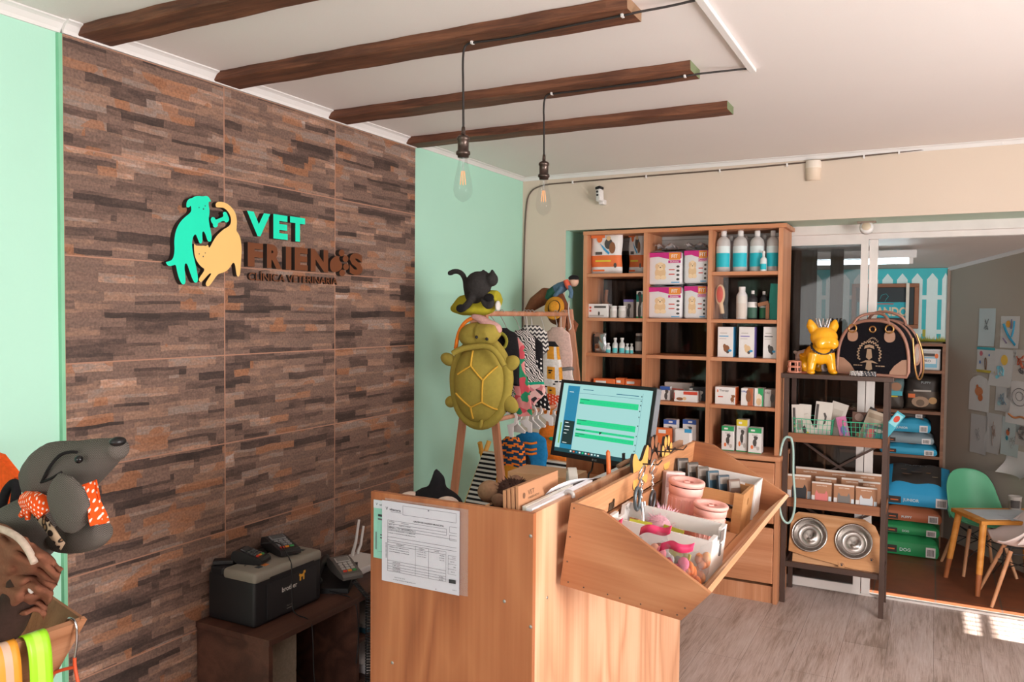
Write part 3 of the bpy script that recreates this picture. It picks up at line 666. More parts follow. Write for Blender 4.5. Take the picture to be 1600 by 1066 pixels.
# ---------------------------------------------------------------- goods on the pine shelves
WHT=L('#e2dddb'); ORG=L('#e0713a'); TEAL=L('#1fb3bf'); DKG=L('#4d4744'); BLU=L('#3556a0'); GRN=L('#2f9a5e'); YEL=L('#d8c23a'); PNK=L('#c22b7c'); PUR=L('#7a6bb0'); RED=L('#c8452f'); BRN=L('#8a5a3c'); TAN=L('#d9b78e'); GRYL=L('#b9b1ac'); LBL=L('#3c98c8'); SIL=mat('#b9bcc0',0.25,0.8,0.1)
GR='pet products on the pine shelves'
x0,x1,_,z1=pxr(921,970,363,427,4.46)
pad=[('r',.05,.5,.86,.93,ORG),('e',.33,.84,.09,.09,ORG),('e',.62,.72,.13,.13,DKG),('e',.62,.85,.07,.06,TAN),('e',.74,.62,.10,.14,BRN),('p',[(.34,.74),(.66,.50),(.62,.46),(.46,.58)],LBL),('r',.2,.42,.46,.53,DKG),('r',.2,.7,.29,.33,YEL),('e',.84,.2,.05,.06,DKG),('r',.12,.5,.06,.1,ORG)]  # the pale blue polygon is a painted shine on the bag
mfpad=lambda u,v:1 if .17<v<.46 else 0
pillow('pee_pad_bag','white and orange training pad bag at the top left of the pine shelving','bag',x0,x1,1.7755,z1,4.49,.06,[WHT,ORG],mfpad,'training pad bags',pad)
x0,x1,_,z1=pxr(984,1016,362,427,4.60)
pillow('pee_pad_bag','second orange training pad bag half hidden by the first divider','bag',x0,x1-.03,1.7755,z1,4.585,.05,[WHT,ORG],mfpad,'training pad bags',pad)
z=1.5155
cpx('carton','flat white medicine carton at the left of the second shelf','box',(919,950,475,494),z,4.45,.07,WHT,[('r',.06,.16,.66,.8,RED),('r',.06,.16,.42,.56,RED),('r',.3,.9,.7,.85,DKG),('r',.05,.8,.08,.2,GRYL),('e',.55,.3,.05,.15,DKG)],GR)
for k,(a,c,lab) in enumerate(((952.5,963.5,'left one of two small white jars beside the white carton'),(965.5,977,'right one of two small white jars, in front of a grey carton'))):
    x0,x1,_,z1=pxr(a,c,478,494,4.46); bottle('jar',lab,'jar',(x0+x1)/2,4.47,z,(x1-x0)/2,z1-z,mat('#d9d4d0',0.4),M_WHITE,L('#c7c0bb'),(.1,.6),GR,neck=.85,capr=1.0,shoulder=.8)
cpx('carton','small grey carton with purple top behind the white jars','box',(974,990,468,494),z,4.53,.05,GRYL,[('r',0,1,.86,1,PUR)]+dogpic(.5,.3,1.6,DKG),GR)
cpx('carton','narrow white carton with dark green top beside the first divider','box',(994,1004.5,455,494),z,4.47,.05,WHT,[('r',0,1,.60,.88,L('#1c7f74')),('r',0,1,0,.06,GRN),('e',.5,.88,.3,.1,L('#3b3a3c'))]+dogpic(.5,.25,2.4,DKG,asp=.8),GR)
x0,x1,_,z1=pxr(934,957,437,494,4.60)
t=thing('bagged_brush','bristle brush in a clear bag standing behind the small white carton','brush',((x0+x1)/2,4.61,z)); 
b=MB(); b.ell((0,0,.055),(.03,.014,.05)); b.tube([(0,0,.09),(.006,0,.17)],.011,10); build('brush',b,BRN,t)
b=MB(); b.grid(lambda u,v:((u-.5)*(x1-x0),-.016-.004*math.sin(u*9+v*5),.002+v*(z1-z)*.98),8,8); build('bag',b,M_CLEAR,t,flip=None)
z=1.3065
x0,x1,_,z1=pxr(926,949,520,551,4.46)
t_='silver foil treat pouch standing at the left of the third shelf'
pillow('foil_pouch',t_,'pouch',x0,x1,z,z1,4.47,.03,[SIL],lambda u,v:0,GR,[('r',.1,.5,.45,.8,DKG),('e',.35,.3,.18,.1,BRN)],rz=-25)
x0,x1,_,z1=pxr(918,936,522,551,4.50)
for k in range(2): pillow('foil_pouch',('dark foil pouch leaning behind the silver pouch','pale foil pouch pressed against the left shelf panel')[k],'pouch',x0-.005+.0*k,x1-.02*k,z,z1-.01*k,4.53+.045*k,.025,[(L('#43525a'),L('#8d9296'))[k]],lambda u,v:0,GR,rz=-30)
for k,(a,c,yt) in enumerate(((946,954,536),(956.5,965,528),(967,976,528),(976.5,983,537),(983.5,989.5,537))):
    x0,x1,_,z1=pxr(a,c,yt,551,4.47); bottle('vial',('first','second','third','fourth','last')[k]+' small white vial in the row of five on the third shelf','bottle',(x0+x1)/2,4.475,z,(x1-x0)/2*.97,z1-z,mat('#c8c9c8',0.3),M_WHITE,L('#d8d8d4'),(.04,.5),'white vials',band=L('#57b9bd'),neck=.5,capr=.62,shoulder=.62)
x0,x1,_,z1=pxr(992,1003,521,551,4.49); bottle('jar','dark jar with white label at the right of the third shelf','jar',(x0+x1)/2,4.50,z,(x1-x0)/2,z1-z,L('#3c3634'),GRYL,L('#c9c3be'),(.15,.6),GR,neck=.8,capr=.9,shoulder=.8)
z=1.0455
for k,(a,c,yt,lab) in enumerate(((927,960,592,'long orange carton above the top of the monitor'),(961.5,975,591,'narrow orange carton in the middle of three above the monitor'),(976.5,1001,593,'orange carton touching the first divider above the monitor'))):
    cpx('carton',lab,'box',(a,c,yt,627),z,4.47+.01*k,.06,ORG,[('r',.1,.6,.75,.88,WHT),('r',.65,.9,.3,.6,WHT)],'orange cartons')
# puppy pad packs, two by two
M_PACK=mat('#d9d6d8',0.28,0,0.03); MAG=L('#c0267a')
def pack(px,z0,zt,Y,label,ang=False):
    x0,x1,_,_=pxr(px[0],px[1],440,490,Y); w_=x1-x0;h=zt-z0
    pr=[('p',[(0,.99),(1,.99),(1,.80),(.62,.78),(.3,.86),(0,.84)],MAG),('r',.62,.97,.76,.98,L('#e08a3a')),('t','FIT',.79,.87,.15,WHT),('r',.6,.98,.66,.74,MAG),('t','Dummies',.79,.70,.07,WHT)]
    pr+=[('e',.36,.36,.17,.20,TAN),('e',.36,.56,.14,.13,L('#e6cba6')),('e',.25,.56,.05,.09,TAN),('e',.47,.56,.05,.09,TAN),('e',.36,.53,.025,.02,DKG),('e',.31,.58,.012,.014,DKG),('e',.41,.58,.012,.014,DKG),('e',.28,.22,.09,.07,L('#e6cba6')),('e',.46,.22,.09,.07,L('#e6cba6'))]
    pr+=[('r',.62,.80,.44,.47,RED),('r',.62,.80,.30,.33,RED)]+[('e',.9,v,.05,.035,DKG) for v in (.55,.42,.29,.16)]+[('r',.7,.95,.05,.08,LBL)]
    mb=MB(); mats=[M_PACK]; d=.16
    mb.box(-w_/2,w_/2,0,d,0,h,0,None,.014,3)
    prints(mb,w_*.97,h,0,pr,mats)
    F=[('r',.1,.3,.6,.98,MAG)]
    mb.grid(lambda u,v:((u-.5)*w_*.96,d*.1+v*d*.8,h+.004+.012*math.sin(u*7)*math.sin(v*5)),6,5,0)
    o=build('puppy_pad_pack',mb,mats,origin=False); o.matrix_world=T3((x0+x1)/2,Y,z0); return tag(o,label,'pack','puppy pad packs')
pack((1012,1066,445,497),1.5155,1.695,4.455,'wide puppy pad pack with magenta top, lower left of four')
pack((1068,1105,443,497),1.5155,1.70,4.455,'narrow puppy pad pack with magenta top, lower right of four')
pack((1012,1065,392,445),1.709,1.893,4.455,'wide puppy pad pack stacked on the lower left pack, torn wrap on top')
pack((1067,1106,388,442),1.714,1.90,4.455,'narrow puppy pad pack stacked on the lower right pack')
for px,py,lab in ((1040,388,'crumpled clear wrap lying on the upper left pad pack'),(1086,384,'crumpled clear wrap lying on the upper right pad pack')):
    p=at(px,py,'y',4.50); b=MB(); zb=1.918
    b.grid(lambda u,v:(p.x+(u-.5)*.12,4.48+v*.10,zb+.028*abs(math.sin(u*5+1))*abs(math.sin(v*4+.5))+.006*math.sin(u*23+v*17)),10,8); o=build('plastic_wrap',b,mat('#c9c5c6',0.25),flip=None); tag(o,lab,'wrap')
z=1.0455
cpx('carton','long pale grey carton standing at the back of the fourth shelf','box',(1038,1081,598,626),z,4.60,.05,GRYL,[('r',.1,.7,.55,.62,RED)],GR)
cpx('carton','small white and navy carton just right of the monitor','box',(1031,1047,604,627),z,4.48,.04,WHT,[('r',0,1,.72,1,BLU)]+dogpic(.6,.3,1.6,DKG),GR)
cpx('carton','low white carton with red band on the middle fourth shelf','box',(1053,1090,611,628),z,4.445,.05,WHT,[('r',.4,1,.66,.94,RED),('e',.25,.25,.15,.14,BRN),('e',.45,.3,.08,.16,TAN),('r',0,.03,.2,.8,RED)],GR)
cpx('carton','dark carton with dog picture beside the second divider, middle column','box',(1077,1103,605,627),z,4.53,.04,L('#3a3b42'),[('r',0,.2,.4,.9,WHT)]+dogpic(.6,.3,1.5,WHT),GR)
z=.7915
for a,c,lab in ((1036,1057,'white carton with navy top behind the far end of the display bin'),(1066,1088,'second white carton with navy top beside the second divider')):
    cpx('carton',lab,'box',(a,c,656,712),z,4.46+.04*(a>1050),.06,WHT,[('r',0,1,.82,1,BLU),('r',.4,.7,.88,.95,WHT),('t','Osteo',.5,.72,.07,DKG)]+dogpic(.5,.55,1.3,DKG,asp=.5),GR)
x0,x1,_,_=pxr(1020,1049,675,700,4.42); carton('carton','flat orange carton lying in front of the navy-topped cartons','box',x0,x1,z,z+.10,4.42,.03,ORG,[('r',.3,.7,.7,.9,WHT)],GR)
x0,x1,_,_=pxr(1053,1081,675,700,4.42); carton('carton','white rounded carton lying between the two navy-topped cartons','box',x0,x1,z,z+.105,4.415,.03,WHT,[('r',.6,1,.8,1,LBL)],GR,bev=.012)
# right column
M_PET=glass('translucent_bottle','#d9d6d4',0.12,0.72); 
z=1.7755
for k,(a,c) in enumerate(((1117,1141),(1143,1168),(1169.5,1194),(1195.5,1217))):
    x0,x1,_,z1=pxr(a,c,360,421,4.47)
    bottle('disinfectant_bottle',('first','second','third','last')[k]+' large clear bottle with turquoise label in the front row of the top shelf','bottle',(x0+x1)/2,4.495,z,(x1-x0)/2*.97,z1-z,M_PET,M_WHITE,L('#d3dedf'),(.12,.62),'large clear bottles',neck=.36,capr=.4,band=L('#22b4c4'),shoulder=.74)
for k,(px,) in enumerate(((1140,),(1163,),(1193,))):
    p=at(px,400,'y',4.60); bottle('disinfectant_bottle',('left','middle','right')[k]+' clear bottle of the back row, only its white cap showing','bottle',p.x,4.615,z,.034,.212,M_PET,M_WHITE,None,(.1,.6),'large clear bottles',neck=.36,capr=.4,shoulder=.74)
x0,x1,_,z1=pxr(1187,1198,392,421,4.43); t=bottle('spray_bottle','tiny turquoise and white spray bottle in front of the large bottles','bottle',(x0+x1)/2,4.44,z,(x1-x0)/2,(z1-z),mat('#d8dcdc',0.35),M_WHITE,L('#d3dedf'),(.08,.5),GR,band=L('#22b4c4'),neck=.4,capr=.5,shoulder=.6)
z=1.5155
x0,x1,_,z1=pxr(1115,1139,430,496,4.47)
t=thing('bagged_brush','oval wooden pet brush hanging in a clear bag at the second divider','brush',((x0+x1)/2,4.48,z))
b=MB(); b.ell((-.008,0,.135),(.027,.012,.058)); b.tube([(-.003,0,.085),(.006,0,.03)],.012,10); build('brush',b,TAN,t)
b=MB(); b.ell((-.008,-.010,.137),(.018,.006,.046)); build('bristles',b,RED,t)
b=MB(); b.grid(lambda u,v:((u-.5)*(x1-x0),-.02-.006*math.sin(u*PI)-.004*math.sin(u*9+v*15),.001+v*(z1-z)*.98),10,12); build('bag',b,M_CLEAR,t,flip=None)
x0,x1,_,z1=pxr(1149,1167,448,496,4.46); bottle('shampoo_bottle','white shampoo bottle with ribbed white cap on the second shelf','bottle',(x0+x1)/2,4.48,z,(x1-x0)/2,z1-z,mat('#dcd8d8',0.3),M_WHITE,L('#d5cfc8'),(.05,.72),GR,neck=.6,capr=.62,band=L('#cfc3ba'),shoulder=.74)
b=MB(); o=None
x0,x1,_,z1=pxr(1167,1183,454,496,4.48); bottle('shampoo_bottle','black and white shampoo bottle in the middle of the second shelf','bottle',(x0+x1)/2,4.50,z,(x1-x0)/2,z1-z,L('#2b2a2c'),WHT,WHT,(.05,.6),GR,neck=.4,capr=.35,band=L('#3b5f50'))
x0,x1,_,z1=pxr(1185,1200,455,496,4.50); bottle('shampoo_bottle','black bottle with dog label beside the teal brush card','bottle',(x0+x1)/2,4.52,z,(x1-x0)/2,z1-z,L('#2b2a2c'),WHT,WHT,(.05,.6),GR,neck=.4,capr=.35,band=L('#2f6a48'))
x0,x1,_,z1=pxr(1198,1216,442,497,4.46)
t=thing('carded_brush','wooden slicker brush on a teal card at the right end of the second shelf','brush',((x0+x1)/2,4.49,z))
b=MB(); b.box(-.03,.03,0,.006,0,z1-z-.004,0,RY(4)); build('card',b,L('#1b8f80'),t)
b=MB(); b.box(-.055,.0,-.03,-.004,.085,.105,0,T3(0,0,0)@RY(-14)); b.box(-.036,-.018,-.02,-.006,0.002,.09); build('brush',b,BRN,t)
z=1.3065
for a,c,col,lab,pc in ((1121,1146,LBL,'white box with tabby cat picture and blue side',BRN),(1154,1179,PUR,'white box with pale animal picture and purple side',TAN),(1192,1214,L('#4b4a4e'),'white box with small dark dog picture',DKG)):
    sd=[0]
    def ex(mb,mats,w_,d,h,col=col):
        mats.append(col); m=len(mats)-1; mb.quad((w_/2+.0004,.001,0),(w_/2+.0004,d,0),(w_/2+.0004,d,h),(w_/2+.0004,.001,h),m)
    cpx('product_box',lab+' on the third shelf, right column','box',(a,c,511,557),z,4.455,.075,WHT,[('r',.15,.6,.78,.81,GRYL),('r',.1,.7,.68,.71,col),('r',.1,.55,.6,.62,GRYL),('e',.58,.28,.2,.12,pc),('e',.45,.36,.1,.08,pc),('e',.66,.17,.1,.05,DKG),('e',.8,.22,.12,.04,LBL)],'white animal picture boxes',extra=ex)
z=1.0455
cpx('product_box','white tablet box with small brown dog and orange side, fourth shelf','box',(1117,1149,605,632),z,4.45,.09,WHT,[('t','Therapy',.45,.78,.16,DKG),('r',.1,.16,.68,.84,ORG),('r',.15,.4,.4,.46,RED)]+dogpic(.86,.3,.9,BRN),'dog tablet boxes',extra=lambda mb,mats,w_,d,h:(mats.append(ORG),mb.quad((w_/2+.0004,.001,0),(w_/2+.0004,d,0),(w_/2+.0004,d,h),(w_/2+.0004,.001,h),len(mats)-1)))
cpx('product_box','box with large orange brown dog, second of the fourth shelf row','box',(1157.5,1177,607,632),z,4.45,.08,WHT,[('r',.55,1,0,1,L('#b5603a')),('e',.62,.5,.22,.3,BRN),('e',.6,.78,.16,.14,BRN),('t','6.8kg',.25,.8,.14,BLU)],'dog tablet boxes')
cpx('product_box','box with white terrier and green corner, third of the fourth shelf row','box',(1178.5,1193,607,633),z,4.45,.08,WHT,[('r',.4,1,.6,1,GRN),('e',.5,.45,.3,.25,L('#e6d6c2')),('e',.5,.25,.3,.2,L('#d9b78e')),('r',.85,1,0,.6,GRN)],'dog tablet boxes')
cpx('product_box','greyish box with dark brown dog at the end of the fourth shelf row','box',(1194,1212,609,633),z,4.45,.08,GRYL,[('r',.6,1,0,1,L('#6d5a50')),('e',.72,.5,.2,.25,DKG),('t','12kg',.28,.8,.13,DKG)],'dog tablet boxes')
z=.7915
for a,c,yt,yb,Y,top,lab in ((1127,1147,666,701,4.44,GRN,'white pet medicine box with green top, left of three near the ledge'),(1150,1168,656,701,4.445,YEL,'tall white pet medicine box with yellow top between two green-topped ones'),(1168.5,1190,669,704,4.425,GRN,'white pet medicine box with green top, right of three near the ledge')):
    cpx('medicine_box',lab,'box',(a,c,yt,yb+10),z,Y,.06,WHT,[('r',0,1,.80,1,top),('r',.2,.5,.86,.93,WHT),('t','Ocnodin',.5,.72,.06,DKG),('r',0,1,0,.03,GRN)]+dogpic(.5,.42,1.5,DKG,asp=.6)+[('e',.3,.24,.1,.08,ORG),('e',.75,.2,.12,.08,GRYL)],'dog medicine boxes')
# ---------------------------------------------------------------- on the rack
RT=1.2325
def bulldog(name,label,loc,rz,s,m,crown=True):
    """glossy French bulldog figurine, faces local +x"""
    t=thing(name,label,"figurine",loc,rz)
    b=MB(); S=SC(s,s,s)
    b.ell((-.02,0,.135),(.105,.062,.062),S); b.ell((.065,0,.135),(.062,.068,.075),S); b.ell((-.085,0,.125),(.05,.055,.058),S)
    b.tube([(.075,0,.16),(.105,0,.21)],[.062*1,.06],14,M=S)
    b.ell((.125,0,.250),(.075,.090,.072),S); b.ell((.165,0,.222),(.052,.078,.050),S); b.ell((.195,.0,.222),(.028,.03,.024),S)
    b.ell((.175,.042,.212),(.038,.036,.040),S); b.ell((.175,-.042,.212),(.038,.036,.040),S)
    for sy in (1,-1):
        b.tube([(.085,sy*.050,.14),(.09,sy*.066,.07),(.095,sy*.074,.012)],[.042,.030,.025],12,M=S); b.ell((.108,sy*.076,.014),(.036,.027,.015),S)
        b.tube([(-.085,sy*.042,.12),(-.10,sy*.048,.07),(-.09,sy*.05,.012)],[.045,.028,.022],12,M=S); b.ell((-.078,sy*.05,.013),(.032,.023,.013),S)
        b.tube([(.10,sy*.058,.292),(.098,sy*.080,.335),(.095,sy*.088,.372)],[.034,.032,.009],10,M=S)
    b.ell((-.135,0,.165),(.018,.014,.016),S)
    blob('body',b,m,t,voxel=.0055*s,smooth=5,origin=False)
    b=MB(); b.tube([(.092+.064*math.cos(a)*.55-.0,.070*math.sin(a),.185-.045*math.cos(a)) for a in [2*PI*i/28 for i in range(28)]],.008,8,closed=True,M=S); c=build('collar',b,M_SOFTBLACK,t)
    b=MB()
    for i in range(16):
        a=2*PI*i/16; b.ell((.092+.070*math.cos(a)*.55,.078*math.sin(a),.185-.049*math.cos(a)),.0035,S,nu=8,nv=5)
    build('studs',b,M_CHROME,c)
    if crown:
        b=MB(); n=40
        for i in range(10):
            a0=2*PI*i/10; 
            for k in (0,1): b.tube([(.105+.034*math.cos(a0+k*.62),.034*math.sin(a0+k*.62),.312),(.105+.046*math.cos(a0+.31),.046*math.sin(a0+.31),.372)],.0030,5,M=S)
            b.ell((.105+.047*math.cos(a0+.31),.047*math.sin(a0+.31),.374),.0050,S,nu=8,nv=5)
        b.tube([(.105+.034*math.cos(2*PI*i/24),.034*math.sin(2*PI*i/24),.314) for i in range(24)],.003,6,closed=True,M=S)
        build('crown',b,M_CHROME,t)
    return t
M_YDOG=mat('#f6ac1c',0.12,0,0.02,0.6); M_PALEDOG=mat('#c9b3a8',0.35,0,0.03)
p=at(1283,587,'y',4.52)
bulldog('bulldog_figurine','glossy yellow bulldog figurine with studded collar and crown on the rack',(p.x-.028,4.535,RT),-62,.775,M_YDOG)
bulldog('bulldog_figurine','pale pinkish bulldog figurine standing behind the yellow one',(p.x-.075,4.69,RT),2,.62,M_PALEDOG,False)
# muzzle
p=at(1237,576,'y',4.46); t=thing('pet_muzzle','small coral and clear plastic pet muzzle at the left end of the rack top','muzzle',(p.x+.012,4.475,RT))
b=MB()
for k,z in enumerate((.006,.034,.062)): b.tube([((.034-.002*k)*math.cos(a),.028*math.sin(a),z) for a in [2*PI*i/20 for i in range(20)]],.005,6,closed=True)
for i in range(5):
    a=2*PI*i/5+.3; b.tube([(.034*math.cos(a),.028*math.sin(a),.006),(.030*math.cos(a),.028*math.sin(a),.062)],.005,6)
build('cage',b,mat('#cf8a72',0.3),t)
b=MB(); b.box(.03,.10,-.004,.004,.001,.010); build('strap',b,mat('#c96a4a',0.6),t)
# beaded collars
for px,lab,c1 in ((1338,'white beaded collar coiled in front of the black bag','#c9c4c4'),(1358,'grey beaded collar beside the white one in front of the black bag','#55565c')):
    p=at(px,586,'y',4.45); b=MB()
    for r_ in (0,1,2):
        for i in range(22):
            a=2*PI*i/22+.14*r_; b.ell((p.x+.030*math.cos(a),4.4515+.0125*math.sin(a),RT+.005+.0085*r_),.0046,nu=7,nv=5,m=(i+r_)%2)
    o=build('beaded_collar',b,[mat(c1,0.2),M_CHROME if r_ else M_BLACK]); tag(o,lab,'collar')
# carrier bag
BGM=T3(at(1372,590,'y',4.575).x,4.575,RT)@RZ(-17)
t=thing('carrier_bag','black velvet dome-shaped pet carrier bag with gold trim on the rack','bag',M=BGM)
M_VELV=fabric('#17151a',150,0.2,0.3); M_TRIM=mat('#a07464',0.42,0.15,0.06); M_TRIML=mat('#b08a76',0.4,0.1,0.06)
W2,HB,D2=.178,.285,.088
def dome(n=22,sx=1.0,sz=1.0):
    pts=[]
    for i in range(n+1):
        a=PI*i/n; x=math.cos(a); z=math.sin(a)
        pts.append((W2*sx*(abs(x)**.8)*(1 if x>0 else -1),HB*sz*(.13+.87*z**.72) if z>0.02 else .03))
    return [(W2*.96*sx,0.0)]+pts+[(-W2*.96*sx,0.0)]
FM=Matrix(((1,0,0,0),(0,0,1,0),(0,1,0,0),(0,0,0,1)))
b=MB(); b.prism(dome(),-D2,D2,FM); o=build('body',b,M_VELV,t)
for yy in (-D2,D2):
    b=MB(); b.tube([(x,yy,max(z,.006)) for x,z in dome()],.0085,8,closed=True); build('piping',b,M_TRIM,t)
b=MB(); b.tube([(x*1.012,0,z*1.015+.003) for x,z in dome()[1:-1]],.006,6); build('zip',b,M_TRIM,t)
for sx in (-1,1):
    pts=[(sx*W2*.99,.004)]+[(sx*(W2*.99-.115*math.sin(a)),.004+.12*(1-math.cos(a))*.0+.115*math.cos(a)*0) for a in (0,)]
    q=[(sx*W2*.985,.004),(sx*W2*.985,.092),(sx*W2*.82,.088),(sx*W2*.62,.058),(sx*W2*.50,.026),(sx*W2*.48,.004)]
    b=MB(); b.prism(q,-D2-.003,-D2,FM); build('corner_patch',b,M_TRIML,t)
for x in (-.10,.085):
    b=MB(); b.prism(rrect(x-.026,x+.026,.175,.235,.024),-D2-.006,-D2,FM); g=build('handle_tab',b,M_TRIML,t)
    b=MB(); b.tube([(x+.020*math.cos(a),-D2-.008,.243+.020*math.sin(a)) for a in [2*PI*i/18 for i in range(18)]],.0045,6,closed=True); build('ring',b,M_GOLD,g)
b=MB(); b.tube([(.0+.015*math.cos(a),-D2-.003,.240+.015*math.sin(a)) for a in [2*PI*i/18 for i in range(18)]],.004,6,closed=True); build('eyelet',b,M_GOLD,t)
for sy in (-1,1):
    b=MB(); b.tube(smooth_path([(-.10,sy*(D2+.006),.262),(-.075,sy*.075,.310),(.0,sy*.055,.325),(.06,sy*.075,.312),(.085,sy*(D2+.006),.262)] if sy<0 else [(-.10,D2+.004,.25),(-.07,.07,.325),(.03,.05,.335),(.10,.07,.30),(.10,D2+.004,.25)],2),.0075,8); build('handle',b,M_TRIM,t)
# embroidered crest, end window and chain
b=MB(); Fm=Matrix(((.86,0,0,-.015),(0,0,-1,-D2-.0015),(0,.86,0,.112),(0,0,0,1)))
for k in range(34):
    a=PI*1.15-PI*1.3*k/33; r=.062+.006*(k%2)
    b.add([(r*math.cos(a)+c*.0055,r*1.15*math.sin(a)+s_*.0055,0) for c,s_ in circ(1,7)],[tuple(range(7))],0,Fm)
for q in ([(-.03,.03),(-.026,.05),(0,.058),(.026,.05),(.03,.03),(.018,.036),(0,.040),(-.018,.036)],[(-.018,-.02),(-.012,.03),(.012,.03),(.018,-.02),(0,-.035)],[(-.055,-.055),(-.02,-.038),(.02,-.038),(.055,-.055),(.02,-.05),(-.02,-.05)],[(-.014,-.05),(.014,-.05),(.02,-.09),(0,-.10),(-.02,-.09)]): b.add([(x,y,0) for x,y in q],[tuple(range(len(q)))],0,Fm)
for x in (-.075,-.06,-.045,.045,.06,.075,-.085,.085): b.rect(x-.006,x+.006,-.072,-.066,0,0,Fm)
for k in range(9): b.tube([(-.026+.0065*k,-D2-.003,.112+.062+.018*math.sin(k*PI/8)),(-.024+.0065*k,-D2-.003,.112+.07+.018*math.sin(k*PI/8))],.002,5)
build('crest',b,mat('#a58a72',0.6),t,flip=None)
b=MB(); b.add([(W2*.97+.0125,.055*math.cos(a)*.75,.115+.05*math.sin(a)) for a in [2*PI*i/20 for i in range(20)]],[tuple(range(20))]); b.tube([(W2*.97+.014,.055*math.cos(a)*.75,.115+.05*math.sin(a)) for a in [2*PI*i/20 for i in range(20)]],.006,6,1,closed=True); build('side_window',b,[mat('#a79a94',0.5),M_TRIML],t,flip=None)
b=MB(); b.tube(smooth_path([(W2+.01,-D2*.8,.20),(W2+.02,-D2*.75,.05),(W2+.03,-.03,-.02),(W2+.03,.04,.02),(W2+.02,.06,.12),(W2-.01,.04,.22)],2),.005,6); build('chain',b,M_GOLD,t)

# wire baskets
M_WIRE=mat('#3fb98d',0.35)
def basket(x0,x1,y0,y1,z0,h,label,tp=.012):
    t=thing('wire_basket',label,'basket',((x0+x1)/2,(y0+y1)/2,z0),0,'green wire baskets'); b=MB()
    def ring(z,e): return [(x0-e,y0-e,z),(x1+e,y0-e,z),(x1+e,y1+e,z),(x0-e,y1+e,z)]
    for k in range(5):
        z=z0+.003+(h-.003)*k/4; e=-tp*(1-k/4); q=ring(z,e)
        for i in range(4): b.tube([q[i],q[(i+1)%4]],.0022 if k in (0,4) else .0013,6)
    nx=9
    for i in range(nx+1):
        u=i/nx
        for a,c in ((0,1),(3,2)):
            lo=Vector(ring(z0+.003,-tp)[a]).lerp(Vector(ring(z0+.003,-tp)[c]),u); hi=Vector(ring(z0+h,0)[a]).lerp(Vector(ring(z0+h,0)[c]),u); b.tube([lo,hi],.0013,5)
        if i<6:
            u=i/5
            for a,c in ((0,3),(1,2)):
                lo=Vector(ring(z0+.003,-tp)[a]).lerp(Vector(ring(z0+.003,-tp)[c]),u); hi=Vector(ring(z0+h,0)[a]).lerp(Vector(ring(z0+h,0)[c]),u); b.tube([lo,hi],.0013,5)
    for i in range(8):
        u=i/7; lo=ring(z0+.003,-tp); b.tube([Vector(lo[0]).lerp(Vector(lo[1]),u),Vector(lo[3]).lerp(Vector(lo[2]),u)],.0013,5)
    build('wire_mesh',b,M_WIRE,t,world=True); return t
RB=.8845
bx0,bx1=at(1236,660,'y',4.48).x,at(1303,660,'y',4.48).x
basket(bx0+.01,bx1-.008,4.475,4.66,RB,.105,'green wire basket of white carded items, left on the second tier')
cx0,cx1=at(1314,660,'y',4.48).x,at(1383,660,'y',4.48).x
basket(cx0+.006,cx1-.012,4.475,4.66,RB,.105,'green wire basket of mixed toys, right on the second tier')
def card(name,label,x,y,z,w_,h,rz,tx,base,pr,cat='packet',group=None,ry=0,th=.004):
    mb=MB(); mats=[base]; mb.box(-w_/2,w_/2,0,th,0,h,0); prints(mb,w_,h,0,pr,mats); o=build(name,mb,mats,origin=False); o.matrix_world=T3(x,y,z)@RZ(rz)@RX(tx)@RY(ry); return tag(o,label,cat,group)
CWH=L('#d3cbc2')
for k,(px,yy,h,rz,tx,ry,pr,lab) in enumerate((
    (1248,4.515,.17,4,-8,-3,[('r',.08,.3,.1,.9,DKG),('r',.4,.9,.2,.5,L('#8d877d')),('e',.2,.3,.08,.05,YEL)],'narrow white and black carded packet at the left edge of the left basket'),
    (1256,4.545,.17,6,-8,2,[('r',.08,.28,.1,.92,DKG),('r',.4,.9,.3,.6,GRYL)],'second white and black carded packet in the left basket'),
    (1267,4.50,.13,-4,-22,-24,[('r',.1,.4,.05,.9,DKG),('e',.4,.2,.12,.07,YEL)],'small tilted packet with yellow mark in the left basket'),
    (1283,4.54,.19,3,-12,4,[('r',.04,.2,.25,.92,DKG),('p',[(.55,.35),(.68,.4),(.72,.6),(.6,.7),(.5,.68),(.6,.55)],DKG),('r',.25,.95,.1,.2,GRYL)],'large white card with black hook shape in the left basket'),
    (1297,4.585,.19,-8,-10,14,[('r',.2,.8,.3,.8,L('#c2b8ac'))],'plain cream card leaning at the back of the left basket'))):
    p=at(px,660,'y',yy); card('carded_packet',lab,p.x,yy,RB+.006,.062 if k<3 else .085,h,rz,tx,CWH,pr,group='carded packets in the left basket',ry=ry)
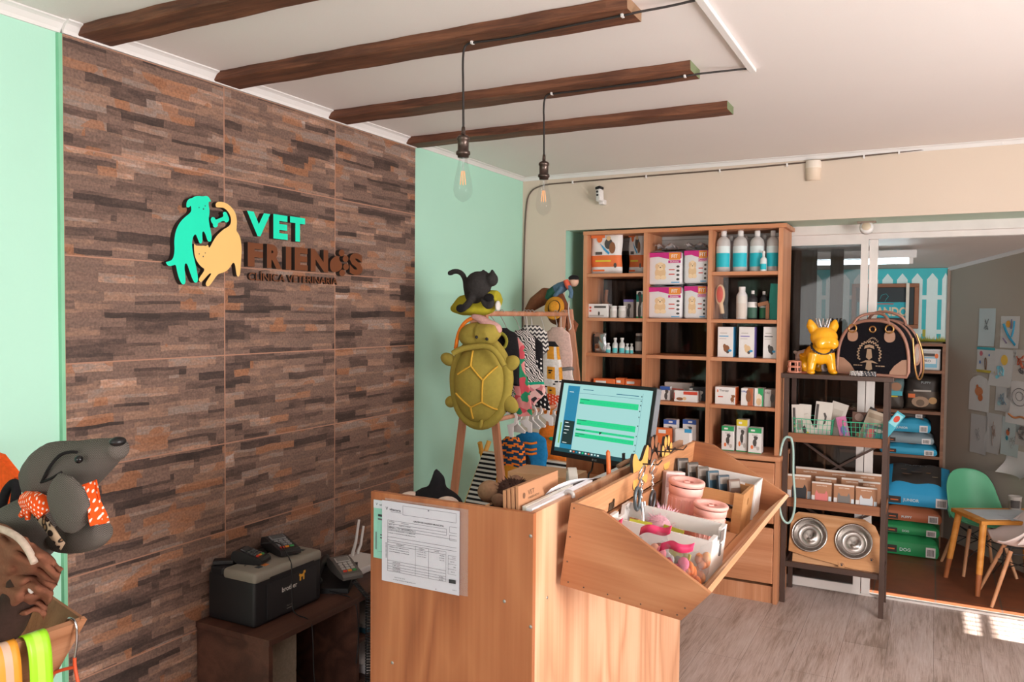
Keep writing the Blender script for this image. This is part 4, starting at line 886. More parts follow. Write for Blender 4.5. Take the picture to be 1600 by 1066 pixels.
for k,(px,yy,w_,h,rz,tx,ry,c,pr,lab) in enumerate((
    (1322,4.53,.05,.12,10,-10,-12,'#c0709a',[('e',.5,.7,.35,.2,L('#d86a9a')),('e',.5,.4,.3,.2,PUR)],'pink and purple toy packet in the right basket'),
    (1337,4.555,.035,.19,0,-12,26,'#2a2526',[('r',.2,.8,.1,.2,L('#b8906a'))],'slim black packet leaning diagonally in the right basket'),
    (1354,4.53,.085,.165,4,-16,18,'#b9a895',[('r',.1,.9,.75,.9,L('#a08c78'))],'kraft coloured card leaning in the right basket'),
    (1349,4.60,.11,.14,0,-6,0,'#6a4a3c',[('e',.3,.8,.2,.15,L('#a08478'))],'dark brown packet at the back of the right basket'),
    (1372,4.50,.045,.19,0,-10,34,'#48a9bd',[('r',.1,.9,.6,.95,L('#8fd0da')),('e',.5,.8,.3,.1,RED)],'turquoise packet sticking out of the right basket to the right'),
    (1366,4.488,.10,.085,0,-5,10,'#5d6a70',[('r',.1,.4,.2,.8,L('#c05a5a')),('r',.5,.9,.1,.6,L('#3fa7b0')),('e',.6,.75,.2,.12,WHT)],'multicoloured packet pressed against the front of the right basket'))):
    p=at(px,660,'y',yy); card('toy_packet',lab,p.x,yy,RB+.006,w_,h,rz,tx,L(c),pr,group='packets in the right basket',ry=ry,th=.008)
# kraft bandana cards, three rows
KR=L('#a9795a')
def bandana(px,yt,yb,Y,w_,pic,lab,rz=0):
    p=at(px,yb,'y',Y); zt=at(px,yt,'y',Y).z; z0=.5365; h=zt-z0
    pr=[('r',0,1,.93,1,L('#d8cfc8')),None]; pr[-1]=('t','HAPPY PAWS',.5,.85,.07,L('#e6d8c8'))
    if pic: pr+=[('r',0,.16,0,.42,L('#d8d2d0')),('r',.86,1,0,.42,L('#c9d3dc')),('p',[(.2,.05),(.8,.05),(.82,.5),(.74,.66),(.66,.52),(.34,.52),(.24,.66),(.18,.5)],pic)]
    return card('bandana_card',lab,p.x,Y,z0,w_,h,rz,-4,KR,pr,'card','kraft pet accessory cards',th=.012)
for px,yt,lab in ((1264,731,'back row kraft card at the left of the third tier'),(1309,736,'back row kraft card in the middle of the third tier'),(1354,740,'back row kraft card at the right of the third tier')): bandana(px,yt,800,4.66,.15,None,lab)
for px,yt,lab in ((1289,746,'middle row kraft card behind the pink one'),(1330,748,'middle row kraft card behind the grey one'),(1357,753,'middle row kraft card behind the white one')): bandana(px,yt,800,4.575,.105,None,lab)
bandana(1248,742,784,4.50,.118,L('#29282b'),'front kraft card holding a black item, beside the left rack post',6)
bandana(1283,754,788,4.475,.098,L('#d87a78'),'front kraft card holding a pink item')
bandana(1318,758,792,4.475,.098,L('#77726f'),'front kraft card holding a grey item')
bandana(1353,762,797,4.475,.100,L('#c4c9cf'),'front kraft card holding a white item with orange spots')
# raised feeder leaning on the lower rail
FDM=T3(at(1301,900,'y',4.50).x,4.475,.2235)@RX(-24)
t=thing('raised_feeder','wooden pet feeder board with two steel bowls leaning on the rack','pet feeder',M=FDM)
M_FEED=wood('feeder_wood','#b07a4e','#c48e60','#d4a47a','x',1.6,0.45,5.0,0.05,0.08)
def keyhole(out,holes):
    """outline with round holes, each joined to its nearest outline vertex by a slit"""
    for cx,cz,r in holes:
        i=min(range(len(out)),key=lambda k:(out[k][0]-cx)**2+(out[k][1]-cz)**2); p=out[i]; a0=math.atan2(p[1]-cz,p[0]-cx)
        ring=[(cx+r*math.cos(a0-2*PI*k/36),cz+r*math.sin(a0-2*PI*k/36)) for k in range(37)]
        out=out[:i+1]+ring+out[i:]
    return out
fo=[(-.225,.05),(-.12,.03),(.10,.0),(.225,.0),(.225,.17),(.195,.235),(.14,.265),(-.19,.265),(-.225,.235)]
b=MB(); b.prism(keyhole(fo,[(-.125,.148,.085),(.095,.142,.085)]),0,.018,FM); build('board',b,M_FEED,t)
b=MB(); b.prism([(-.205,.0),(.19,.0),(.19,.026),(.0,.034),(-.205,.06)],.024,.04,FM); build('stand_panel',b,M_FEED,t)
for x,z in ((.185,.06),(.045,.014)):
    b=MB(); b.prism(rrect(x-.016,x+.016,z-.013,z+.013,.004),-.004,-.0003,FM); g=build('paw_tag',b,M_FEED,t); b=MB()
    for dx,dz,r in ((0,-.002,.005),(-.006,.004,.002),(-.002,.007,.002),(.003,.007,.002),(.007,.004,.002)): b.add([(x+dx+r*math.cos(a),-.0046,z+dz+r*math.sin(a)) for a in [2*PI*i/9 for i in range(9)]],[tuple(range(9))])
    build('paw_print',b,M_INK,g,flip=None)
for x,z,lab in ((-.125,.148,'left'),(.095,.142,'right')):
    b=MB(); b.lathe([(.083,.0),(.092,-.003),(.093,-.006),(.088,-.008),(.084,-.005),(.080,.018),(.070,.045),(.058,.056),(.054,.058),(.030,.058),(.027,.054),(0,.054)],T3(x,-.001,z)@RX(-90),36); build('bowl',b,mat('#b9b4b0',0.27,1.0,0.05),t,flip=None,solid=.0012)
# leash hanging from the left post
t_=[at(x,y,'y',Y) for x,y,Y in ((1236,684,4.432),(1240,700,4.428),(1239,740,4.43),(1243,780,4.428),(1240,806,4.428),(1232,820,4.426),(1222,812,4.424),(1217,790,4.423),(1216,750,4.425),(1219,705,4.43),(1226,682,4.432),(1236,684,4.432))]
b=MB(); b.tube(smooth_path(t_,3),.0062,8); o=build('leash','' or b,mat('#a9c9c3',0.45)); tag(o,'pale turquoise leash looped over the left post of the rack','leash')
# ---------------------------------------------------------------- back room
t=thing('tube_light','fluorescent tube lamp fixed under the sloping ceiling of the back room','lamp',(1.76,5.6,1.88))
b=MB(); b.box(1.38,2.14,5.575,5.625,1.905,1.955,bev=.004); build('housing',b,M_WHITE,t,world=True)
b=MB(); b.cyl((1.41,5.59,1.885),(2.10,5.59,1.885),.015,n=12); build('tube',b,emit('#d8f4ff',14.0),t,world=True)
for x in (1.40,2.11):
    b=MB(); b.box(x-.012,x+.012,5.57,5.61,1.868,1.906); build('holder',b,M_WHITE,t,world=True)
# picket fence mural
b=MB(); Y=6.316; ms=[mat('#3fb3b8',0.6,0,.05),mat('#cfe0dd',0.6,0,.03),mat('#a8a23c',0.7),mat('#59b8b6',.6)]
b.box(1.30,2.331,Y,6.3195,1.364,1.878,0); F=Matrix(((1,0,0,0),(0,0,-1,Y-.0006),(0,1,0,0),(0,0,0,1)))
b.rect(1.30,2.331,1.66,1.69,.0001,1,F); b.rect(1.30,2.331,1.42,1.45,.0001,1,F)
for k in range(11):
    x=1.345+.0945*k
    if x>2.33: break
    xr=min(x+.068,2.331); b.add([(x,1.385,.0004),(xr,1.385,.0004),(xr,1.80,.0004),((x+xr)/2,1.845,.0004),(x,1.80,.0004)],[(0,1,2,3,4)],1,F)
rnd=random.Random(5)
for k in range(150):
    x=1.30+1.03*k/150; h=rnd.uniform(.02,.05); b.add([(x,1.364,.0007),(x+.012,1.364,.0007),(x+.006+rnd.uniform(-.004,.004),1.364+h,.0007)],[(0,1,2)],2,F)
for k in range(9):
    for z0,h in ((1.40,.05),): 
        x=1.42+.0945*k; b.rect(x,x+.02,z0,z0+h,.0003,2,F)
o=build('fence_mural',b,ms); tag(o,'turquoise picture panel of a white picket fence on the back room wall','wall picture')
# chalkboard sign
t=thing('chalkboard_sign','brown framed chalkboard sign with ANDO lettering in front of the fence picture','sign',(1.93,6.30,1.45))
b=MB(); b.prism(rrect(1.72,2.145,1.465,1.765,.012),0,.012,Matrix(((1,0,0,0),(0,0,1,6.296),(0,1,0,0),(0,0,0,1)))); build('board',b,mat('#2c3133',0.6),t,world=True)
b=MB()
for a,c,d,e in ((1.715,2.15,1.745,1.772),(1.715,2.15,1.455,1.482),(1.715,1.742,1.482,1.745),(2.12,2.15,1.482,1.745)): b.box(a,c,6.283,6.296,d,e,bev=.003)
build('frame',b,mat('#8c5535',0.5),t,world=True)
F=Matrix(((1,0,0,0),(0,0,-1,6.2945),(0,1,0,0),(0,0,0,1)))
b=MB(); b.rect(1.75,2.07,1.53,1.64,0,0,F); tq=at(1393,487,'y',6.29); b.text('ANDO',.085,F@T3(tq.x,tq.z,.0006),1,.03,wid=at(1417,487,'y',6.29).x-at(1368,487,'y',6.29).x); b.rect(1.82,1.99,1.625,1.631,.0004,2,F)
b.tube([(x,6.2935,z) for x,z in ((1.90,1.66),(1.91,1.69),(1.94,1.70),(1.955,1.68),(1.94,1.66),(1.93,1.635),(2.03,1.64),(2.03,1.61))],.002,5,3)
build('lettering',b,[mat('#2fa4b0',0.6),mat('#d9c2a0',0.6),RED,mat('#3fa0a0',.6)],t,world=True,flip=None)
b=MB(); b.box(2.068,2.088,6.270,6.2825,1.46,1.775); build('strap',b,mat('#d8cfc0',0.6),t,world=True)
t_=MB(); t_.box(1.99,2.13,6.20,6.27,1.364,1.40,bev=.004); o=build('white_box',t_,L('#cfcac6')); tag(o,'flat white box lying on top of the back room shelf below the chalkboard','box')
# shelf
t=thing('stock_shelf','brown wooden stock shelf holding pet food bags in the back room','shelves',(1.96,6.15,0))
M_BS=wood('stock_shelf_wood','#6b4632','#7c533c','#8d6349','x',1.4,0.5,5.0,0.05,0.08)
for x in (1.58,2.30):
    b=MB(); b.box(x,x+.02,6.0,6.315,0,1.362); build('side_panel',b,M_BS,t,world=True)
for z in (1.362,1.182,.906,.608,.06):
    b=MB(); b.box(1.60,2.30,6.005,6.315,z-.02,z) if z<1.3 else b.box(1.58,2.32,5.995,6.315,z-.018,z); build('shelf',b,M_BS,t,world=True)
b=MB(); b.box(1.60,2.30,6.300,6.315,.06,1.342); build('back_panel',b,mat('#4a3428',0.6),t,world=True)
# goods
x0,x1,_,z1=pxr(1433,1473,546,580,6.02)
o=carton('storage_tub','white storage tub with printed label on the top shelf of the stock shelf','tub',x0,x1-.01,1.1825,z1,6.03,.2,L('#c9c7c4'),[('r',.0,1,.92,1,L('#dedcda')),('r',.08,.85,.12,.62,L('#7fb6cc')),('r',.1,.8,.30,.56,WHT),('t','PRO',.42,.43,.16,DKG),('r',.1,.75,.66,.8,DKG),('e',.82,.68,.08,.12,ORG)],bev=.006)
def foodbag(name,label,x0,x1,z0,z1,Y,d,c1,c2,pr=(),group='pet food bags',rz=0,tilt=0): return pillow(name,label,'bag',x0,x1,z0,z1,Y,d,[c1,c2],lambda u,v:1 if v>.55 else 0,group,pr,rz,tilt)
DB=L('#3a332f'); 
x0,x1,_,z1=pxr(1413,1471,588,643,6.08)
foodbag('pet_food_bag','large dark brown food bag standing on the second shelf of the stock shelf',x0,x1-.005,.9065,z1,6.13,.14,L('#574a40'),DB,[('e',.45,.25,.25,.16,L('#a2836a')),('e',.8,.3,.12,.1,L('#b48a5a')),('e',.45,.22,.12,.1,L('#6f5a48')),('r',.25,.75,.55,.6,L('#b5aca2')),('t','PUPPY',.6,.82,.09,L('#9aa2a4')),('r',.1,.3,.36,.48,ORG)])
x0,x1,_,z1=pxr(1380,1412,592,643,6.06)
foodbag('pet_food_bag','smaller teal and brown food bag left of the large dark bag on the stock shelf',x0+.01,x1,.9065,z1,6.10,.10,L('#4e4640'),L('#6f8a8c'),[('e',.6,.75,.3,.14,L('#a87a5e')),('r',.1,.95,.45,.6,L('#4fb0bf')),('r',.2,.7,.4,.44,YEL)])
def flatbag(label,x0,x1,y0,y1,z0,h,c1,c2,side,txt=None,group='pet food bags lying in a pile',seed=1,pic=False,rise=0.0):
    """full bag lying flat: rounded slab with a printed front edge and a picture on top"""
    mb=MB(); mats=[c1,c2,side]; rnd=random.Random(seed)
    nx,ny=16,12
    def top(u,v): 
        e=min(u,1-u,v,1-v); return h*(.62+.38*min(1,e*5)**.6)+rise*v+.006*math.sin(u*14+seed)*math.sin(v*9)
    mb.grid(lambda u,v:(x0+(x1-x0)*u,y0+(y1-y0)*v,z0+top(u,v)),nx,ny,0,None,True,lambda u,v:1 if .15<u<.85 and .15<v<.9 else 0)
    per=[(u/20,0) for u in range(20)]+[(1,v/14) for v in range(14)]+[(1-u/20,1) for u in range(20)]+[(0,1-v/14) for v in range(14)]
    vs=[];n=len(per)
    for k in range(4):
        for u,v in per:
            t0=top(u,v); zz=z0+.002+(t0-.002)*k/3; bl=.012*math.sin(PI*k/3); cx,cy=u-.5,v-.5
            vs.append((x0+(x1-x0)*u+(bl if u==1 else -bl if u==0 else 0),y0+(y1-y0)*v-(bl if v==0 else -bl if v==1 else 0),zz))
    mb.add(vs,[(k*n+i,k*n+(i+1)%n,(k+1)*n+(i+1)%n,(k+1)*n+i) for k in range(3) for i in range(n)],0,None,True)
    mb.add(vs[:n],[tuple(range(n))[::-1]],0)
    pr=[('r',.08,.28,.2,.75,DB),('r',.12,.24,.4,.5,ORG),('r',.80,.97,.1,.85,WHT)]+[('r',.82+.012*k,.825+.012*k+.004*(k%2),.2,.7,DKG) for k in range(11)]
    if txt: pr+=[('t',txt,.45,.5,.36,L('#d5e4e6'),.2,0)][:0]+[('t',txt,.43,.48,.34,L('#d5e4e6'))]
    w_=x1-x0; q=[]; k0=len(mb.v); prints(mb,w_,h*.62,0,pr,mats); M=T3((x0+x1)/2,y0-.0125,z0)
    for i in range(k0,len(mb.v)): mb.v[i]=M@mb.v[i]
    if pic:
        for u,v,r,c in ((.35,.45,.10,'#8d6b55'),(.5,.5,.12,'#5e4c40'),(.68,.55,.05,'#c58a4a'),(.78,.4,.06,'#b09a7a'),(.3,.62,.06,'#9c7a62')):
            mats.append(L(c)); mb.add([(x0+(x1-x0)*(u+r*math.cos(a)*.8),y0+(y1-y0)*(v+r*math.sin(a)),z0+top(u,v)+.004) for a in [2*PI*i/14 for i in range(14)]],[tuple(range(14))],len(mats)-1)
        mats.append(L('#9aa2a4')); mb.text('PUPPY',.05,T3((x0+x1)/2,y0+(y1-y0)*.78,z0+top(.5,.78)+.004),len(mats)-1,.02)
    o=build('pet_food_bag',mb,mats,flip=None); return tag(o,label,'bag',group)
CYA=L('#3ba3c9'); CG=L('#2c9458'); CO=L('#b56a48'); CD=L('#2f9fd0')
g='blue food bags on the stock shelf'
z=.6085
for k,(h,lab) in enumerate(((.075,'lowest of the three blue food bags lying on the stock shelf'),(.075,'middle one of the three blue food bags lying on the stock shelf'),(.095,'uppermost of the three blue food bags lying on the stock shelf'))):
    flatbag(lab,1.95,2.275-.02*k,6.0,6.28,z,h,CYA if k!=1 else L('#8b9aa0'),L('#8d8078'),CYA,'JUNIOR' if k==2 else None,g,k+3); z+=h+.001
flatbag('dark food bag lying on top of the blue bags on the stock shelf',1.96,2.20,6.02,6.28,z+.0,.05,DB,L('#7a5a48'),DB,None,g,9)
z=.002; g='pet food bags piled on the back room floor'
for k,(x1,h,c,lab,tx) in enumerate(((2.30,.135,CG,'lowest green food bag of the pile on the terracotta floor','DOG'),(2.30,.085,CG,'second green food bag from the floor, under the orange one','DOG'),(2.31,.10,CO,'orange food bag in the pile, directly under the blue one','PUPPY'),(2.36,.125,CD,'big dark and blue food bag on top of the pile on the terracotta floor','JUNIOR'))):
    flatbag(lab,1.98,x1,5.70,5.985,z,h,c,DB if k==3 else L('#4c4038'),c,tx,g,k+20,k==3,.13 if k==3 else 0.0); z+=h+.001
# drawings on the slanting wall
CREAM='#c4c0bb'
def drawing(px,py,px2,py2,label,shape,base=CREAM,seed=0,lean=0.0,round_=False,curl=.012):
    def ww(x,y):
        v=Vector((x-CX,y-CY,FPX)); d=Vector((XC.dot(v),YC.dot(v),ZC.dot(v))); k=(WA-EYE).dot(WN)/d.dot(WN); q=EYE+d*k; return (q-WA).dot(WD),q.z
    s0,z1=ww(px,py); s1,z0=ww(px2,py2); w_=s1-s0; h=z1-z0; sc_=(s0+s1)/2
    mb=MB(); mats=[mat(base,0.8,0,.02)]; rnd=random.Random(seed)
    def f(u,v):
        off=.003+curl*max(0,.45-v)*((u-.4)**2*3+.2); return ((u-.5)*w_+lean*(v-.5)*h,-off,v*h)
    if round_:
        mb.grid(lambda u,v:((u-.5)*w_*min(1,math.sqrt(max(0.02,1-max(0,(v-.72)/.28)**2))),-.003-curl*max(0,.4-v)*.6,v*h),8,14)
    else: mb.grid(f,8,8)
    k=0
    for it in shape:
        k+=1; c=it[-1]; mats.append(mat(c,0.8)); m=len(mats)-1; y=-.0045-.0002*k-curl*.12*(1 if it[0]!='x' else 0)
        if it[0]=='l':
            pts=[((u-.5)*w_*.94,y,v*h) for u,v in it[1]]; mb.tube(smooth_path(pts,2),it[2],5,m)
        elif it[0]=='e': mb.add([((it[1]-.5+it[3]*math.cos(a))*w_,y,(it[2]+it[4]*math.sin(a))*h) for a in [2*PI*i/16 for i in range(16)]],[tuple(range(16))],m)
        elif it[0]=='r': mb.quad(((it[1]-.5)*w_,y,it[3]*h),((it[2]-.5)*w_,y,it[3]*h),((it[2]-.5)*w_,y,it[4]*h),((it[1]-.5)*w_,y,it[4]*h),m)
    o=build('childs_drawing',mb,mats,origin=False,flip=None)
    q=dw(sc_,z0); M=Matrix(((WD.x,-WN.x,0,q.x),(WD.y,-WN.y,0,q.y),(0,0,1,q.z),(0,0,0,1))); o.matrix_world=M
    tag(o,label,'drawing','drawings taped to the grey wall')
def scribble(seed,cx,cy,r,n=14):
    rd=random.Random(seed); return [(cx+rd.uniform(-r,r),cy+rd.uniform(-r,r)) for _ in range(n)]
PEN='#5a5656'
drawing(1531,482,1555,542,'tall pale sheet with a grey horned animal, topmost at the left',[('l',scribble(1,.5,.55,.16),.0016,'#7d8484'),('l',[(.4,.7),(.45,.62),(.5,.6),(.55,.62),(.62,.72)],.0018,PEN)],'#b9c3c2',1)
drawing(1565,494,1593,545,'sheet with bold blue and orange paint strokes',[('l',[(.15,.75),(.4,.4),(.85,.1)],.008,'#2f82a0'),('l',[(.75,.85),(.72,.55),(.62,.35)],.006,'#2f82a0'),('e',.42,.75,.12,.11,'#d99a3a'),('l',[(.6,.9),(.58,.6)],.003,'#6a6a90'),('l',[(.15,.3),(.35,.15)],.005,'#7a6a80')],CREAM,2)
drawing(1528,542,1555,584,'sheet with blue top, yellow ground and a brown figure',[('r',0,1,.9,1,'#3fa0a8'),('r',0,1,0,.1,'#b8a440'),('l',[(.5,.12),(.45,.5),(.52,.62),(.58,.4),(.55,.12)],.003,'#6a5040'),('e',.25,.75,.09,.1,'#c06a70'),('e',.2,.4,.05,.07,'#5a78b0'),('e',.7,.7,.04,.05,'#5a78b0')],CREAM,3)
drawing(1550,545,1584,607,'slanted sheet with yellow and pale blue scribbles',[('e',.6,.72,.15,.14,'#d9b04a'),('l',scribble(4,.45,.4,.2),.002,'#6fb0c0'),('e',.35,.5,.08,.05,'#7fc4d0'),('e',.3,.25,.07,.05,'#7fc4d0')],CREAM,4,.18)
drawing(1584,546,1612,598,'sheet with a red and black animal drawing cut by the frame edge',[('l',scribble(5,.45,.6,.25),.003,'#a8543a'),('l',scribble(6,.5,.3,.2),.002,PEN)],'#b8afa6',5)
drawing(1516,585,1546,645,'rounded white cut-out with an orange fox',[('e',.5,.55,.2,.13,'#c07a50'),('e',.58,.38,.12,.1,'#b86a40'),('e',.42,.68,.06,.06,'#b86a40')],CREAM,6,0,True)
drawing(1557,600,1579,645,'small sheet with blue and grey scribbles beneath the slanted one',[('l',scribble(7,.5,.5,.3,20),.002,'#70808a'),('e',.3,.3,.15,.1,'#9cc0c0')],'#b5b2ae',7)
drawing(1574,590,1615,668,'large rounded sheet with an outlined animal and orange base',[('l',[(.5+.3*math.cos(a),.6+.2*math.sin(a)) for a in [k*.6 for k in range(12)]],.0016,PEN),('l',[(.5+.15*math.cos(a),.62+.1*math.sin(a)) for a in [k*.6 for k in range(12)]],.0014,PEN),('l',[(.1,.2),(.35,.12),(.6,.2),(.9,.1)],.006,'#c07a4a')],'#cac4c0',8,.1,True)
drawing(1518,646,1542,712,'plain sheet with a faint grey sketch, lowest at the left',[('l',scribble(9,.5,.5,.22),.001,'#8f8b88')],'#b2aeaa',9)
drawing(1541,644,1564,712,'sheet with a thin brown figure, second in the lowest row',[('l',scribble(10,.5,.55,.2),.0012,'#8a7468'),('l',[(.5,.2),(.45,.5),(.55,.8)],.0015,'#8a7468')],'#b4b0ac',10,.08)
drawing(1566,650,1592,716,'sheet with a small orange and blue bird figure',[('e',.4,.6,.10,.08,'#b8653f'),('e',.35,.45,.07,.06,'#3a8a98'),('e',.45,.68,.05,.05,PEN),('l',scribble(11,.7,.4,.2),.001,'#8f8b88')],'#aeb6b4',11)
drawing(1588,655,1612,700,'dark scribbled sheet at the frame edge beside the bird drawing',[('l',scribble(13,.5,.5,.35,22),.004,'#6a625e')],'#a8a09a',13)
drawing(1572,700,1620,752,'curled white sheet peeling off the wall, lowest at the right',[],'#c8c2bf',12,.3,False,.16)
# children's table, cup and chairs
TT=T3(2.60,5.30,0)@RZ(28)
t=thing('kids_table','small orange wooden children table with tapered legs','table',M=TT)
M_OR=wood('orange_wood','#c07a30','#d08a3c','#dc9a4c','x',2,0.45,4.0,0.05,0.1); M_TIP=mat('#a8653c',0.5)
b=MB(); b.box(-.19,.26,-.155,.155,.395,.417,bev=.004); build('tabletop',b,M_OR,t)
for sx,sy in ((-1,-1),(-1,1),(1,-1),(1,1)):
    x=-.16 if sx<0 else .23; g0=Vector((x,sy*.12,.395)); g1=Vector((x+sx*.045,sy*.16,0)); mid=g0.lerp(g1,.70)
    b=MB(); b.cyl(g0,mid,.019,.0165,14); lg=build('leg',b,M_OR,t); b=MB(); b.cyl(mid,g1,.0155,.0125,14); build('leg_tip',b,M_TIP,lg)
b=MB(); b.box(-.14,.20,-.12,.11,.4172,.4190); o=build('paper_sheet',b,mat('#c3cad0',.7)); o.matrix_world=TT@o.matrix_basis; tag(o,'pale blue-grey paper sheet lying on the orange children table','paper')
b=MB(); b.box(-.02,.22,-.145,-.02,.4194,.4204); o=build('paper_sheet',b,mat('#b9bfc6',.7)); o.matrix_world=TT@o.matrix_basis; tag(o,'second paper sheet overlapping the first at the near edge of the children table','paper')
p=TT@Vector((.17,.125,.4172)); t=thing('pencil_cup','white cup with a dark picture standing on the children table','cup',tuple(p))
b=MB(); b.lathe([(0,0),(.030,0),(.034,.07),(.036,.078),(.034,.078),(.031,.006),(0,.006)],None,22); build('cup_body',b,L('#b9b2ab'),t,flip=None)
b=MB(); b.grid(lambda u,v:(.0340*(1+.05*v)*math.cos(-2.3+1.4*u),.0340*(1+.05*v)*math.sin(-2.3+1.4*u),.012+.045*v),8,2); build('picture',b,DKG,t,flip=None)
def shell_chair(name,label,loc,rz,c,s=1.0,H=.30):
    """moulded shell chair on wooden dowel legs; sits facing local -y"""
    t=thing(name,label,'chair',loc,rz,'moulded children chairs')
    def f(u,v):
        x=(u-.5)*2
        if v<.5:
            k=v/.5; y=-.155+.26*k; z=H+.012-.03*math.sin(k*PI*.9)+.03*abs(x)**2.2*(1-.3*k)+(.085*abs(x)**3*max(0,k-.3) if s>.9 else .20*abs(x)**2.5*max(0,k-.15))-.018*max(0,.25-k)*4*.6; w_=.155+.015*math.sin(k*PI)
        else:
            k=(v-.5)/.5; y=.105+.075*k+.03*math.sin(k*PI/2)-(.10 if s>.9 else .17)*abs(x)**2*(1-.5*k); z=H-.0+.285*k**1.05; w_=.17-.035*k-.03*max(0,k-.8)*3
            z-=.02*abs(x)**3*k*2
        return (x*w_*s,y*s,z if v<.5 else H+(z-H))
    b=MB(); b.grid(f,14,22); build('seat_shell',b,mat(c,0.4,0,.02),t,solid=.008,sub=1,flip=None)
    M_LEG=wood('leg_wood_'+name+str(rz),'#b07a55','#c08a63','#cf9c76','z',2,0.5,4,0.05,0.1)
    for sx in (-1,1):
        for sy in (-1,1):
            b=MB(); b.cyl((sx*.085*s,sy*.075*s+.01,H-.035),(sx*.15,sy*.15,0),.0115,.009,12); build('leg',b,M_LEG,t)
    b=MB()
    for sx in (-1,1):
        b.tube([(sx*.085*s,-.065*s,H-.05),(sx*.085*s,.085*s,H-.05)],.004,6); b.tube([(sx*.10*s,-.095*s,H*.62),(-sx*.10*s,.10*s,H*.62)],.003,6); b.tube([(sx*.085*s,-.065*s,H-.05),(-sx*.12*s,-.12*s,H*.35)],.003,6); b.tube([(sx*.085*s,.085*s,H-.05),(-sx*.12*s,.12*s,H*.35)],.003,6)
        b.cyl((sx*.085*s,-.065*s,H-.05),(sx*.085*s,-.065*s,H-.016),.006,n=8); b.cyl((sx*.085*s,.085*s,H-.05),(sx*.085*s,.085*s,H-.016),.006,n=8)
    build('brace',b,M_BLACK,t); return t
shell_chair('shell_chair','mint green moulded chair tucked behind the orange children table',(2.52,5.60,0),22,'#5fae86',1.0)
shell_chair('shell_chair','white moulded chair at the right edge facing the children table',(2.68,5.075,0),-82,'#d3c8c5',.82,.325)
# ---------------------------------------------------------------- sign on the stone wall
SG=lambda x,y,d=0.022: at(240+x/4.7059,280+y/4.7059,'x',d)
TEALS=mat('#0fdcb4',0.45,0,0.02); CATY=mat('#e9bb72',0.5,0,0.02); LBR=mat('#69391c',0.55,0,0.06); SIDE=mat('#2a211d',0.6)
t=thing('shop_sign','raised VET FRIENDS sign with green dog and yellow cat on the stone wall','sign',(0.0,2.3,1.55))
WF=Matrix(((0,0,1,0.0),(1,0,0,0),(0,1,0,0),(0,0,0,1)))    # local x->world y, y->world z, z->world x
def cut(name,pts,m,th=.022,it=2):
    q=[SG(x,y,th) for x,y in pts]; poly=smooth_poly([(p.y,p.z) for p in q],it)
    b=MB(); b.prism(poly,.0005,th,WF,1,0); return build(name,b,[m,SIDE],t,world=True)
dog=[(240,205),(243,165),(262,143),(282,140),(300,128),(330,122),(360,128),(378,122),(400,126),(416,148),(424,167),(406,163),(404,190),(412,225),(410,260),(405,290),(410,330),(420,380),(429,430),(422,458),(405,462),(393,445),(380,400),(366,380),(356,395),(361,445),(354,473),(337,473),(325,440),(310,402),(295,415),(285,445),(282,490),(290,550),(305,610),(318,670),(327,730),(323,760),(302,763),(285,735),(262,670),(247,622),(231,618),(227,650),(232,700),(236,750),(229,775),(207,773),(188,735),(172,680),(164,626),(140,636),(115,641),(97,628),(88,608),(110,606),(135,595),(148,570),(155,520),(151,460),(158,400),(175,350),(200,310),(235,275),(262,255),(279,235),(275,192),(262,207),(250,208)]
cat_=[(299,472),(312,490),(330,489),(350,491),(370,488),(386,493),(400,478),(406,507),(417,497),(430,470),(460,420),(490,390),(520,365),(550,350),(566,330),(571,300),(563,265),(545,235),(520,212),(490,208),(464,209),(454,195),(460,173),(480,165),(515,169),(550,185),(580,215),(603,250),(613,300),(611,350),(608,383),(625,400),(640,440),(648,500),(646,560),(641,640),(636,702),(625,719),(611,712),(605,670),(598,622),(584,612),(570,635),(550,665),(520,685),(480,695),(460,715),(430,760),(406,789),(387,787),(382,765),(400,735),(426,697),(417,690),(395,710),(365,745),(348,759),(333,749),(335,728),(355,700),(379,663),(350,645),(325,615),(305,575),(298,530),(297,490)]
bone=[(419,292),(431,277),(450,283),(456,300),(480,290),(509,279),(514,265),(507,250),(522,238),(539,247),(546,268),(557,290),(549,314),(531,320),(519,306),(495,313),(471,326),(473,346),(455,358),(438,351),(437,329),(424,316)]
dg=cut('dog_cutout',dog,TEALS); ct=cut('cat_cutout',cat_,CATY,.020); cut('bone_cutout',bone,TEALS)
for par,pts,th in ((dg,((333,209,3.2),(378,197,3.2),(366,220,4)),.022),(ct,((334,550,3.2),(379,543,3.2),(364,569,4)),.020)):
    b=MB()
    for x,y,r in pts:
        p=SG(x,y,th); b.add([(th+.0006,p.y+r*.00062*math.cos(a),p.z+r*.00075*math.sin(a)) for a in [2*PI*i/10 for i in range(10)]],[tuple(range(10))])
    build('face_marks',b,M_INK,par,world=True,flip=None)
def wtext(name,s,x0,x1,y0,y1,m,th,bold):
    """y0/y1: top and bottom in the middle of the word"""
    a=SG(x0,(y0+y1)/2,th); c=SG(x1,(y0+y1)/2,th); xm=(x0+x1)/2; hi=SG(xm,y0,th).z; lo=SG(xm,y1,th).z
    vs,_=text_geo(s,bold,.0); ys=[v.y for v in vs]; k=(hi-lo)/(max(ys)-min(ys))
    b=MB(); vs,fs=text_geo(s,bold,th/2/k); xs=[v.x for v in vs]; cx=(min(xs)+max(xs))/2; cy=(min(ys)+max(ys))/2; kx=(c.y-a.y)/(max(xs)-min(xs))
    V=[WF@Vector(((v.x-cx)*kx+(a.y+c.y)/2,(v.y-cy)*k+(hi+lo)/2,th/2+.0006+v.z*k)) for v in vs]
    b.add(V,fs); 
    for i,f in enumerate(fs):
        if not all(V[j].x>th-.0005 for j in f): b.m[i]=1
    return build(name,b,[m,SIDE],t,world=True)
